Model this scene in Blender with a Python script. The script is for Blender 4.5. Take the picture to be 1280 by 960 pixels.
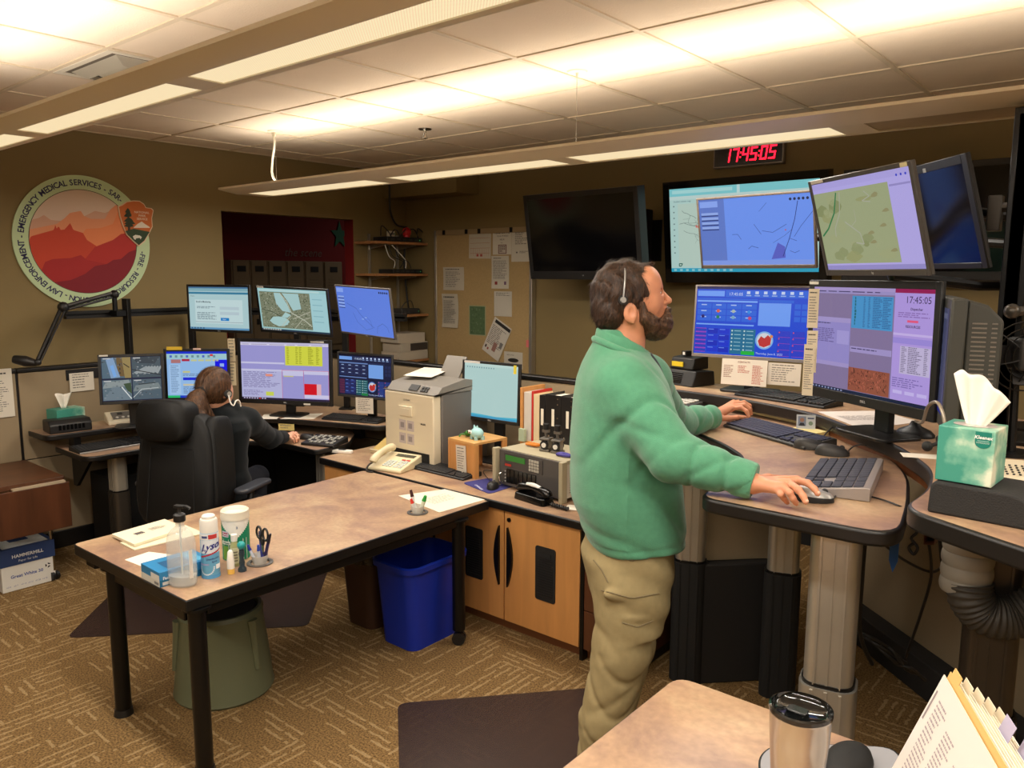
import bpy, math, random
import numpy as np
from mathutils import Matrix, Vector
PI = math.pi
random.seed(7)
RNG = np.random.default_rng(7)
sc = bpy.context.scene
for o in list(bpy.data.objects):
	bpy.data.objects.remove(o)
COL = sc.collection
# camera, world, exposure, lamps
CAMH = 1.80
CEIL = 2.737
FPX = 984.3
YAW, PITCH, ROLL = [math.radians(a) for a in (40.002, 7.917, 0.197)]
_f = np.array([-math.sin(YAW) * math.cos(PITCH), math.cos(YAW) * math.cos(PITCH), -math.sin(PITCH)])
_r0 = np.array([math.cos(YAW), math.sin(YAW), 0.0])
_u0 = np.cross(_r0, _f)
_r = math.cos(ROLL) * _r0 + math.sin(ROLL) * _u0
_u = -math.sin(ROLL) * _r0 + math.cos(ROLL) * _u0
cam_d = bpy.data.cameras.new('camera')
cam = bpy.data.objects.new('camera', cam_d)
COL.objects.link(cam)
cam_d.sensor_width = 36.0
cam_d.lens = FPX * 36.0 / 1280.0
cam_d.clip_start = 0.05
cam.matrix_world = Matrix(((_r[0], _u[0], -_f[0], 0), (_r[1], _u[1], -_f[1], 0), (_r[2], _u[2], -_f[2], CAMH), (0, 0, 0, 1)))
sc.camera = cam
sc.view_settings.view_transform = 'Standard'
sc.view_settings.look = 'None'
sc.view_settings.gamma = 1.0
sc.view_settings.exposure = 0.0
sc.view_settings.use_curve_mapping = False
world = bpy.data.worlds.new('world')
sc.world = world
world.use_nodes = True
world.node_tree.nodes['Background'].inputs[0].default_value = (1.0, 0.85, 0.68, 1)
world.node_tree.nodes['Background'].inputs[1].default_value = 0.02
sc.cycles.max_bounces = 12
sc.cycles.diffuse_bounces = 4
sc.cycles.glossy_bounces = 3
sc.cycles.transmission_bounces = 12
sc.cycles.transparent_max_bounces = 8
sc.cycles.caustics_reflective = False
sc.cycles.caustics_refractive = False
sc.cycles.use_denoising = True
sc.cycles.sample_clamp_indirect = 4.0
UP_W = 4.6      # watts of each upward tube bank inside a pendant light, per metre
DOWN_W = 12.5    # watts of each downward tube bank, per metre
WARM = (1.0, 0.93, 0.83)
def area(name, loc, sx, sy, power, up=False, color=WARM):
	d = bpy.data.lights.new(name, 'AREA')
	d.shape = 'RECTANGLE'
	d.size, d.size_y = sx, sy
	d.energy = power
	d.color = color
	o = bpy.data.objects.new(name, d)
	COL.objects.link(o)
	o.location = loc
	if up:
		o.rotation_euler = (PI, 0, 0)
	o['kind'] = 'helper'
	return o
PEND = [(1.21, -4.35, 2.6, 0.135, 0.055), (3.12, -4.98, 2.6, 0.25, 0.10), (-0.75, -4.35, 2.6, 0.145, 0.055)]  # last row: unseen pendant behind the camera, added as extra room light
PZ = 2.335
for _y, _x0, _x1, _hw, _lw in PEND:
	_L = _x1 - _x0
	area('pendant_uplight', ((_x0 + _x1) / 2, _y, PZ + 0.075), _L - 0.3, 0.10, UP_W * _L, True, (1.0, 0.92, 0.80))
	if _y < 0:
		area('pendant_downlight', ((_x0 + _x1) / 2, _y, PZ - 0.012), _L - 0.3, 0.10, DOWN_W * _L)
	else:
		for _k in range(5):
			_a = _x0 + 0.1 + _k * 1.37
			area('pendant_downlight', (_a + 0.58, _y, PZ - 0.012), 1.15, _lw * 2, DOWN_W * 1.37 * (0.05 if (_k == 3 and _y > 3) else 1))
# pixel helpers (a photograph pixel > a point of the place)
def _ray(u, v):
	return _f + (u - 640) / FPX * _r - (v - 480) / FPX * _u
def AT(u, v, D):
	return Vector(np.array([0, 0, CAMH]) + D * _ray(u, v))
def ZP(u, v, z):
	d = _ray(u, v)
	return Vector(np.array([0, 0, CAMH]) + (z - CAMH) / d[2] * d)
def XP(u, v, x):
	d = _ray(u, v)
	return Vector(np.array([0, 0, CAMH]) + x / d[0] * d)
def YP(u, v, y):
	d = _ray(u, v)
	return Vector(np.array([0, 0, CAMH]) + y / d[1] * d)
def PP(u, v, p0, n):
	c = np.array([0, 0, CAMH])
	d = _ray(u, v)
	p0 = np.array(p0, float)
	n = np.array(n, float)
	return Vector(c + ((p0 - c) @ n) / (d @ n) * d)
# materials
def lin(c):
	r = []
	for x in c[:3]:
		x = x / 255.0
		r.append(x / 12.92 if x <= 0.04045 else ((x + 0.055) / 1.055) ** 2.4)
	return tuple(r) + (1.0,)
def mt(name, rgb, rough=0.5, metal=0.0, spec=0.5, noise=None, bump=None, emit=0, alpha=None, trans=0, coat=0, sheen=0):
	m = bpy.data.materials.new(name)
	m.use_nodes = True
	nt = m.node_tree
	b = nt.nodes['Principled BSDF']
	c = lin(rgb)
	b.inputs['Base Color'].default_value = c
	b.inputs['Roughness'].default_value = rough
	b.inputs['Metallic'].default_value = metal
	b.inputs['Specular IOR Level'].default_value = spec
	if coat:
		b.inputs['Coat Weight'].default_value = coat
	if sheen:
		b.inputs['Sheen Weight'].default_value = sheen
	if trans:
		b.inputs['Transmission Weight'].default_value = trans
	if alpha is not None:
		b.inputs['Alpha'].default_value = alpha
	if emit:
		b.inputs['Emission Color'].default_value = c
		b.inputs['Emission Strength'].default_value = emit
	if noise or bump:
		tc = nt.nodes.new('ShaderNodeTexCoord')
	if noise:
		n = nt.nodes.new('ShaderNodeTexNoise')
		n.inputs['Scale'].default_value = noise[0]
		n.inputs['Detail'].default_value = 4
		nt.links.new(tc.outputs['Object'], n.inputs['Vector'])
		r = nt.nodes.new('ShaderNodeValToRGB')
		k = noise[1]
		r.color_ramp.elements[0].position = 0.3
		r.color_ramp.elements[1].position = 0.7
		r.color_ramp.elements[0].color = tuple(x * (1 - k) for x in c[:3]) + (1,)
		r.color_ramp.elements[1].color = tuple(min(1, x * (1 + k)) for x in c[:3]) + (1,)
		nt.links.new(n.outputs['Fac'], r.inputs['Fac'])
		nt.links.new(r.outputs['Color'], b.inputs['Base Color'])
	if bump:
		n2 = nt.nodes.new('ShaderNodeTexNoise')
		n2.inputs['Scale'].default_value = bump[0]
		n2.inputs['Detail'].default_value = 3
		nt.links.new(tc.outputs['Object'], n2.inputs['Vector'])
		bp = nt.nodes.new('ShaderNodeBump')
		bp.inputs['Strength'].default_value = bump[1]
		bp.inputs['Distance'].default_value = bump[2] if len(bump) > 2 else 0.002
		nt.links.new(n2.outputs['Fac'], bp.inputs['Height'])
		nt.links.new(bp.outputs['Normal'], b.inputs['Normal'])
	return m
def wood(name, rgb, dark=0.25, scale=3.0, axis=2, rough=0.4):
	m = mt(name, rgb, rough)
	nt = m.node_tree
	b = nt.nodes['Principled BSDF']
	tc = nt.nodes.new('ShaderNodeTexCoord')
	mp = nt.nodes.new('ShaderNodeMapping')
	s = [scale * 6] * 3
	s[axis] = scale * 0.6
	mp.inputs['Scale'].default_value = s
	n = nt.nodes.new('ShaderNodeTexNoise')
	n.inputs['Scale'].default_value = 1.0
	n.inputs['Detail'].default_value = 6
	n.inputs['Distortion'].default_value = 0.6
	r = nt.nodes.new('ShaderNodeValToRGB')
	c = lin(rgb)
	r.color_ramp.elements[0].position = 0.3
	r.color_ramp.elements[1].position = 0.72
	r.color_ramp.elements[0].color = tuple(x * (1 - dark) for x in c[:3]) + (1,)
	r.color_ramp.elements[1].color = tuple(min(1, x * (1 + dark * 0.5)) for x in c[:3]) + (1,)
	nt.links.new(tc.outputs['Object'], mp.inputs['Vector'])
	nt.links.new(mp.outputs['Vector'], n.inputs['Vector'])
	nt.links.new(n.outputs['Fac'], r.inputs['Fac'])
	nt.links.new(r.outputs['Color'], b.inputs['Base Color'])
	return m
def attr_mat(name, rough=0.6, emit=0.0, spec=0.4):
	m = bpy.data.materials.new(name)
	m.use_nodes = True
	nt = m.node_tree
	b = nt.nodes['Principled BSDF']
	b.inputs['Roughness'].default_value = rough
	b.inputs['Specular IOR Level'].default_value = spec
	a = nt.nodes.new('ShaderNodeAttribute')
	a.attribute_name = 'Col'
	if emit:
		b.inputs['Base Color'].default_value = (0.004, 0.004, 0.005, 1)
		nt.links.new(a.outputs['Color'], b.inputs['Emission Color'])
		b.inputs['Emission Strength'].default_value = emit
	else:
		nt.links.new(a.outputs['Color'], b.inputs['Base Color'])
	return m
def laminate(name, c1, c2, c3):
	m = mt(name, c1, 0.33, coat=0.0)
	nt = m.node_tree
	b = nt.nodes['Principled BSDF']
	tc = nt.nodes.new('ShaderNodeTexCoord')
	n = nt.nodes.new('ShaderNodeTexNoise')
	n.inputs['Scale'].default_value = 3.2
	n.inputs['Detail'].default_value = 8
	n.inputs['Roughness'].default_value = 0.62
	n.inputs['Distortion'].default_value = 0.8
	r = nt.nodes.new('ShaderNodeValToRGB')
	e = r.color_ramp.elements
	e[0].position = 0.36
	e[0].color = lin(c3)
	e[1].position = 0.62
	e[1].color = lin(c2)
	k = e.new(0.50)
	k.color = lin(c1)
	nt.links.new(tc.outputs['Object'], n.inputs['Vector'])
	nt.links.new(n.outputs['Fac'], r.inputs['Fac'])
	n2 = nt.nodes.new('ShaderNodeTexNoise')
	n2.inputs['Scale'].default_value = 60
	n2.inputs['Detail'].default_value = 3
	nt.links.new(tc.outputs['Object'], n2.inputs['Vector'])
	mx = nt.nodes.new('ShaderNodeMixRGB')
	mx.blend_type = 'OVERLAY'
	mx.inputs['Fac'].default_value = 0.25
	nt.links.new(r.outputs['Color'], mx.inputs['Color1'])
	nt.links.new(n2.outputs['Fac'], mx.inputs['Color2'])
	nt.links.new(mx.outputs['Color'], b.inputs['Base Color'])
	return m
SCREEN = attr_mat('screen_content', 0.25, 0.85)
PRINT = attr_mat('printed_surface', 0.65)
GLOSSP = attr_mat('glossy_print', 0.3)
PAPER = mt('paper', (236, 228, 210), 0.8)
BLK = mt('black_plastic', (26, 25, 25), 0.45, bump=(400, 0.15, 0.0005))
BLKG = mt('black_gloss', (12, 12, 13), 0.18)
BLKS = mt('black_soft', (20, 20, 20), 0.7)
DKG = mt('dark_grey_plastic', (52, 51, 50), 0.5, bump=(500, 0.2, 0.0005))
GREY = mt('grey_plastic', (112, 108, 102), 0.45)
SILV = mt('silver_plastic', (165, 163, 160), 0.35, 0.4)
BEIGE = mt('beige_plastic', (214, 200, 164), 0.45)
CREAM = mt('cream_plastic', (226, 214, 186), 0.5)
WHITE = mt('white_plastic', (235, 230, 220), 0.4)
STEEL = mt('brushed_steel', (190, 186, 178), 0.25, 1.0)
ALU = mt('satin_aluminium', (196, 192, 182), 0.36, 0.8, noise=(6, 0.06))
BLKM = mt('black_metal', (16, 15, 15), 0.35, 0.3)
LAM = laminate('mottled_laminate', (172, 139, 110), (188, 160, 126), (146, 116, 98))
EDGE = mt('black_edge_trim', (18, 16, 15), 0.4)
MAPLE = wood('maple_veneer', (206, 146, 84), 0.13, 3.0, 2, 0.4)
MAPLEX = wood('maple_board', (208, 160, 98), 0.15, 3.0, 0, 0.45)
WALNUT = wood('walnut_laminate', (88, 54, 34), 0.35, 2.2, 1, 0.35)
WALNUTV = wood('walnut_laminate_leaf', (86, 50, 30), 0.35, 2.2, 2, 0.35)
FABRIC = mt('beige_panel_fabric', (150, 132, 104), 0.9, noise=(500, 0.12), bump=(600, 0.3, 0.0008))
FABD = mt('dark_panel_fabric', (34, 31, 29), 0.9, bump=(500, 0.3, 0.0008))
WALLP = mt('tan_wall_paint', (130, 112, 72), 0.75, noise=(2.0, 0.03), bump=(140, 0.12, 0.001))
RUBBER = mt('rubber', (22, 22, 22), 0.75)
# mesh builder
def link(o, parent=None):
	COL.objects.link(o)
	if parent is not None:
		o.parent = parent
	return o
def tag(o, label=None, cat=None, group=None, kind=None):
	if label:
		o['label'] = label
	if cat:
		o['category'] = cat
	if group:
		o['group'] = group
	if kind:
		o['kind'] = kind
	return o
def thing(name, label, cat, loc=(0, 0, 0), rot=(0, 0, 0), group=None, mat=None):
	o = bpy.data.objects.new(name, None)
	o.empty_display_size = 0.05
	COL.objects.link(o)
	if mat is not None:
		o.matrix_world = mat
	else:
		o.location = loc
		o.rotation_euler = rot
	return tag(o, label, cat, group)
def frame(c, yaw, tilt=0.0, roll=0.0):
	return Matrix.Translation(Vector(c)) @ Matrix.Rotation(yaw, 4, 'Z') @ Matrix.Rotation(tilt, 4, 'X') @ Matrix.Rotation(roll, 4, 'Y')
class MB:
	def __init__(s, *mats):
		s.v, s.f, s.m, s.c = [], [], [], []
		s.mats = list(mats) if mats else [BLK]
		s.T = Matrix.Identity(4)
	def add(s, vs, fs, mat=0, col=(1, 1, 1, 1)):
		n = len(s.v)
		s.v += [tuple(s.T @ Vector(p)) for p in vs]
		for q in fs:
			s.f.append([n + i for i in q])
			s.m.append(mat)
			s.c.append(col)
		return s
	def box(s, x0, x1, y0, y1, z0, z1, mat=0, col=(1, 1, 1, 1)):
		if x0 > x1: x0, x1 = x1, x0
		if y0 > y1: y0, y1 = y1, y0
		if z0 > z1: z0, z1 = z1, z0
		vs = [(x0, y0, z0), (x1, y0, z0), (x1, y1, z0), (x0, y1, z0), (x0, y0, z1), (x1, y0, z1), (x1, y1, z1), (x0, y1, z1)]
		return s.add(vs, [(3, 2, 1, 0), (4, 5, 6, 7), (0, 1, 5, 4), (1, 2, 6, 5), (2, 3, 7, 6), (3, 0, 4, 7)], mat, col)
	def cbox(s, cx, cy, cz, sx, sy, sz, mat=0, col=(1, 1, 1, 1)):
		return s.box(cx - sx / 2, cx + sx / 2, cy - sy / 2, cy + sy / 2, cz - sz / 2, cz + sz / 2, mat, col)
	def prism(s, poly, z0, z1, mat=0, col=(1, 1, 1, 1), top=None, axis='z', scale=1.0):
		"""polygon extruded; axis z: (x,y); axis y: (x,z) from y=z0 to z1; axis x: (y,z)"""
		n = len(poly)
		area2 = sum(poly[i][0] * poly[(i + 1) % n][1] - poly[(i + 1) % n][0] * poly[i][1] for i in range(n))
		if area2 < 0:
			poly = poly[::-1]
		cx = sum(p[0] for p in poly) / n
		cy = sum(p[1] for p in poly) / n
		q = [(cx + (p[0] - cx) * scale, cy + (p[1] - cy) * scale) for p in poly]
		def P(p, z):
			return (p[0], p[1], z) if axis == 'z' else ((p[0], z, p[1]) if axis == 'y' else (z, p[0], p[1]))
		vs = [P(p, z0) for p in poly] + [P(p, z1) for p in q]
		fl = (axis == 'y') != (z1 < z0)
		side = [(i, (i + 1) % n, n + (i + 1) % n, n + i) for i in range(n)]
		fs = [tuple(range(n - 1, -1, -1)), tuple(range(n, 2 * n))] + side
		if fl:
			fs = [f[::-1] for f in fs]
		k = len(s.f)
		s.add(vs, fs, mat, col)
		if top is not None:
			s.m[k + 1] = top
		return s
	def cyl(s, p0, p1, r0, r1=None, n=16, mat=0, caps=True, col=(1, 1, 1, 1)):
		r1 = r0 if r1 is None else r1
		p0, p1 = Vector(p0), Vector(p1)
		d = (p1 - p0).normalized()
		a = d.orthogonal().normalized()
		b = d.cross(a)
		vs = []
		for p, r in ((p0, r0), (p1, r1)):
			for i in range(n):
				t = 2 * PI * i / n
				vs.append(p + (a * math.cos(t) + b * math.sin(t)) * r)
		fs = [(i, (i + 1) % n, n + (i + 1) % n, n + i) for i in range(n)]
		if caps:
			fs += [tuple(range(n - 1, -1, -1)), tuple(range(n, 2 * n))]
		return s.add(vs, fs, mat, col)
	def lathe(s, prof, n=28, c=(0, 0, 0), mat=0, col=(1, 1, 1, 1), sx=1.0, sy=1.0, mats=None):
		vs, fs = [], []
		for r, z in prof:
			for i in range(n):
				t = 2 * PI * i / n
				vs.append((c[0] + r * sx * math.cos(t), c[1] + r * sy * math.sin(t), c[2] + z))
		for j in range(len(prof) - 1):
			ff = [(j * n + i, j * n + (i + 1) % n, (j + 1) * n + (i + 1) % n, (j + 1) * n + i) for i in range(n)]
			fs.append(ff)
		k = len(s.f)
		s.add(vs, [q for ff in fs for q in ff], mat, col)
		if mats:
			for j in range(len(prof) - 1):
				for i in range(n):
					s.m[k + j * n + i] = mats[j]
		return s
	def tube(s, pts, r, n=8, mat=0, smooth=4, caps=True, radii=None, col=(1, 1, 1, 1), flat=None):
		P = [Vector(p) for p in pts]
		R = radii or [r] * len(P)
		if smooth and len(P) > 2:
			Q, RR = [], []
			for i in range(len(P) - 1):
				a = P[max(i - 1, 0)]
				b, c = P[i], P[i + 1]
				d = P[min(i + 2, len(P) - 1)]
				for k in range(smooth):
					t = k / smooth
					Q.append(0.5 * ((2 * b) + (c - a) * t + (2 * a - 5 * b + 4 * c - d) * t * t + (3 * b - a - 3 * c + d) * t ** 3))
					RR.append(R[i] * (1 - t) + R[i + 1] * t)
			Q.append(P[-1])
			RR.append(R[-1])
			P, R = Q, RR
		vs, fs = [], []
		up = None
		for i, p in enumerate(P):
			d = (P[min(i + 1, len(P) - 1)] - P[max(i - 1, 0)])
			d = d.normalized() if d.length > 1e-9 else Vector((0, 0, 1))
			if up is None:
				up = d.orthogonal().normalized() if flat is None else Vector(flat)
			a = (up - d * up.dot(d))
			a = a.normalized() if a.length > 1e-6 else d.orthogonal().normalized()
			up = a
			b = d.cross(a)
			for k in range(n):
				t = 2 * PI * k / n
				vs.append(p + (a * math.cos(t) + b * math.sin(t)) * R[i])
		for i in range(len(P) - 1):
			for k in range(n):
				fs.append((i * n + k, i * n + (k + 1) % n, (i + 1) * n + (k + 1) % n, (i + 1) * n + k))
		if caps:
			fs += [tuple(range(n - 1, -1, -1)), tuple((len(P) - 1) * n + k for k in range(n))]
		return s.add(vs, fs, mat, col)
	def sphere(s, c, r, n=16, mat=0, col=(1, 1, 1, 1), sc3=(1, 1, 1)):
		m = n // 2
		prof = [(max(1e-5, math.sin(PI * j / m)) * r, -math.cos(PI * j / m) * r) for j in range(m + 1)]
		vs, fs = [], []
		for a, z in prof:
			for i in range(n):
				t = 2 * PI * i / n
				vs.append((c[0] + a * math.cos(t) * sc3[0], c[1] + a * math.sin(t) * sc3[1], c[2] + z * sc3[2]))
		for j in range(m):
			for i in range(n):
				fs.append((j * n + i, j * n + (i + 1) % n, (j + 1) * n + (i + 1) % n, (j + 1) * n + i))
		return s.add(vs, fs, mat, col)
	def text(s, st, x, z, size, col, y=-0.001, mat=0, align='LEFT', rot=0.0, sx=1.0, bold=0.0, shear=0.0):
		"""flat text in local xz plane facing -y"""
		me = text_mesh(st, align, bold, shear)
		M = Matrix.Translation((x, y, z)) @ Matrix.Rotation(rot, 4, 'Y') @ Matrix.Rotation(PI / 2, 4, 'X') @ Matrix.Diagonal((size * sx, size, size, 1))
		vs = [M @ Vector(p) for p in me[0]]
		return s.add(vs, me[1], mat, lin(col))
	def build(s, name, parent=None, bevel=0.0, seg=2, smooth=35, label=None, local=True):
		me = bpy.data.meshes.new(name)
		me.from_pydata(s.v, [], s.f)
		for m in s.mats:
			me.materials.append(m)
		me.polygons.foreach_set('material_index', s.m)
		if any(m in (SCREEN, PRINT, GLOSSP) or m.get('usecol') for m in s.mats):
			at = me.color_attributes.new('Col', 'FLOAT_COLOR', 'CORNER')
			arr = np.empty((len(me.loops), 4), np.float32)
			k = 0
			for q, c in zip(s.f, s.c):
				arr[k:k + len(q)] = tuple(c)[:4] if len(c) == 4 else tuple(c) + (1,)
				k += len(q)
			at.data.foreach_set('color', arr.ravel())
		me.update()
		if smooth:
			me.shade_smooth()
			me.set_sharp_from_angle(angle=math.radians(smooth))
		o = bpy.data.objects.new(name, me)
		link(o, parent)
		if bevel:
			b = o.modifiers.new('bevel', 'BEVEL')
			b.width = bevel
			b.segments = seg
			b.limit_method = 'ANGLE'
			b.angle_limit = math.radians(40)
		if label:
			o['label'] = label
		return o
_tc = {}
def text_mesh(st, align='LEFT', bold=0.0, shear=0.0):
	key = (st, align, bold, shear)
	if key in _tc:
		return _tc[key]
	cu = bpy.data.curves.new('t', 'FONT')
	cu.body = st
	cu.align_x = align
	cu.size = 1.0
	cu.offset = bold
	cu.shear = shear
	cu.resolution_u = 2
	ob = bpy.data.objects.new('t', cu)
	COL.objects.link(ob)
	dg = bpy.context.evaluated_depsgraph_get()
	me = bpy.data.meshes.new_from_object(ob.evaluated_get(dg))
	r = ([tuple(v.co) for v in me.vertices], [tuple(p.vertices) for p in me.polygons])
	bpy.data.objects.remove(ob)
	bpy.data.curves.remove(cu)
	bpy.data.meshes.remove(me)
	_tc[key] = r
	return r
def single(mb, name, label, cat, group=None, bevel=0.0, seg=2, smooth=35, mat=None):
	o = mb.build(name, None, bevel, seg, smooth)
	if mat is not None:
		o.matrix_world = mat
	return tag(o, label, cat, group)
def structure(mb, name, bevel=0.0):
	o = mb.build(name, None, bevel)
	o['kind'] = 'structure'
	return o
def rrect(x0, x1, y0, y1, r, n=5):
	pts = []
	for cx, cy, a0 in ((x1 - r, y1 - r, 0), (x0 + r, y1 - r, PI / 2), (x0 + r, y0 + r, PI), (x1 - r, y0 + r, 1.5 * PI)):
		for i in range(n + 1):
			a = a0 + PI / 2 * i / n
			pts.append((cx + r * math.cos(a), cy + r * math.sin(a)))
	return pts
def smooth_poly(pts, n=6, tension=0.5, sharp=()):
	"""closed Catmull-Rom through pts; indices in sharp stay straight on both sides"""
	out = []
	N = len(pts)
	for i in range(N):
		a, b, c, d = pts[(i - 1) % N], pts[i], pts[(i + 1) % N], pts[(i + 2) % N]
		if i in sharp and (i + 1) % N in sharp:
			out.append(tuple(b))
			continue
		if i in sharp:
			a = b
		if (i + 1) % N in sharp:
			d = c
		for k in range(n):
			t = k / n
			out.append(tuple(0.5 * ((2 * b[j]) + (c[j] - a[j]) * t + (2 * a[j] - 5 * b[j] + 4 * c[j] - d[j]) * t * t + (3 * b[j] - a[j] - 3 * c[j] + d[j]) * t ** 3) for j in range(2)))
	return out
def round_poly(pts, r, n=5):
	"""closed polygon with rounded corners; r number or list"""
	out = []
	N = len(pts)
	for i in range(N):
		p = Vector(pts[i][:2]); a = Vector(pts[(i - 1) % N][:2]); b = Vector(pts[(i + 1) % N][:2])
		rr = r[i] if isinstance(r, (list, tuple)) else r
		if rr <= 0:
			out.append(tuple(p))
			continue
		da, db = (a - p), (b - p)
		rr2 = min(rr, da.length * 0.49, db.length * 0.49)
		s0, s1 = p + da.normalized() * rr2, p + db.normalized() * rr2
		for k in range(n + 1):
			t = k / n
			q = s0 * (1 - t) ** 2 + p * 2 * t * (1 - t) + s1 * t * t
			out.append((q.x, q.y))
	return out
class Art:
	"""flat coloured shapes stacked in the local xz plane facing -y"""
	def __init__(s, mb, mat, x0, x1, z0, z1, y=-0.0, eps=0.00025):
		s.mb, s.mat, s.y, s.eps, s.l = mb, mat, y, eps, 0
		s.x0, s.x1, s.z0, s.z1 = x0, x1, z0, z1
	def X(s, a): return s.x0 + a * (s.x1 - s.x0)
	def Z(s, b): return s.z1 - b * (s.z1 - s.z0)     # b measured downwards like a picture
	def yy(s, l=None):
		return s.y - s.eps * ((l if l is not None else s.l) + 1)
	def rect(s, a0, b0, a1, b1, col, l=None):
		y = s.yy(l)
		vs = [(s.X(a0), y, s.Z(b1)), (s.X(a1), y, s.Z(b1)), (s.X(a1), y, s.Z(b0)), (s.X(a0), y, s.Z(b0))]
		s.mb.add(vs, [(0, 1, 2, 3)], s.mat, lin(col))
	def poly(s, pts, col, l=None):
		y = s.yy(l)
		vs = [(s.X(a), y, s.Z(b)) for a, b in pts]
		n = len(vs)
		ar = sum(vs[i][0] * vs[(i + 1) % n][2] - vs[(i + 1) % n][0] * vs[i][2] for i in range(n))
		s.mb.add(vs, [tuple(range(n)) if ar > 0 else tuple(range(n - 1, -1, -1))], s.mat, lin(col))
	def line(s, pts, w, col, l=None):
		for (a, b), (c, d) in zip(pts[:-1], pts[1:]):
			X0, Z0, X1, Z1 = s.X(a), s.Z(b), s.X(c), s.Z(d)
			L = math.hypot(X1 - X0, Z1 - Z0) or 1
			nx, nz = -(Z1 - Z0) / L * w / 2, (X1 - X0) / L * w / 2
			y = s.yy(l)
			s.mb.add([(X0 - nx, y, Z0 - nz), (X1 - nx, y, Z1 - nz), (X1 + nx, y, Z1 + nz), (X0 + nx, y, Z0 + nz)], [(0, 1, 2, 3)], s.mat, lin(col))
	def disc(s, a, b, r, col, l=None, n=24, rz=None):
		y = s.yy(l)
		cx, cz = s.X(a), s.Z(b)
		vs = [(cx + r * math.cos(2 * PI * i / n), y, cz + (rz or r) * math.sin(2 * PI * i / n)) for i in range(n)]
		s.mb.add(vs, [tuple(range(n))], s.mat, lin(col))
	def text(s, st, a, b, size, col, l=None, align='LEFT', **k):
		s.mb.text(st, s.X(a), s.Z(b), size, col, s.yy(l), s.mat, align, **k)
	def lines(s, a0, b0, a1, b1, n, col, l=None, fill=0.5, seed=1, ragged=True):
		rr = random.Random(seed)
		h = (b1 - b0) / n
		for i in range(n):
			e = a1 - (a1 - a0) * (rr.random() * 0.45 if ragged else 0)
			x = a0
			while x < e - 0.001:
				w = (a1 - a0) * (0.06 + rr.random() * 0.16)
				s.rect(x, b0 + i * h, min(x + w, e), b0 + i * h + h * fill, col, l)
				x += w + (a1 - a0) * 0.03
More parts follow.
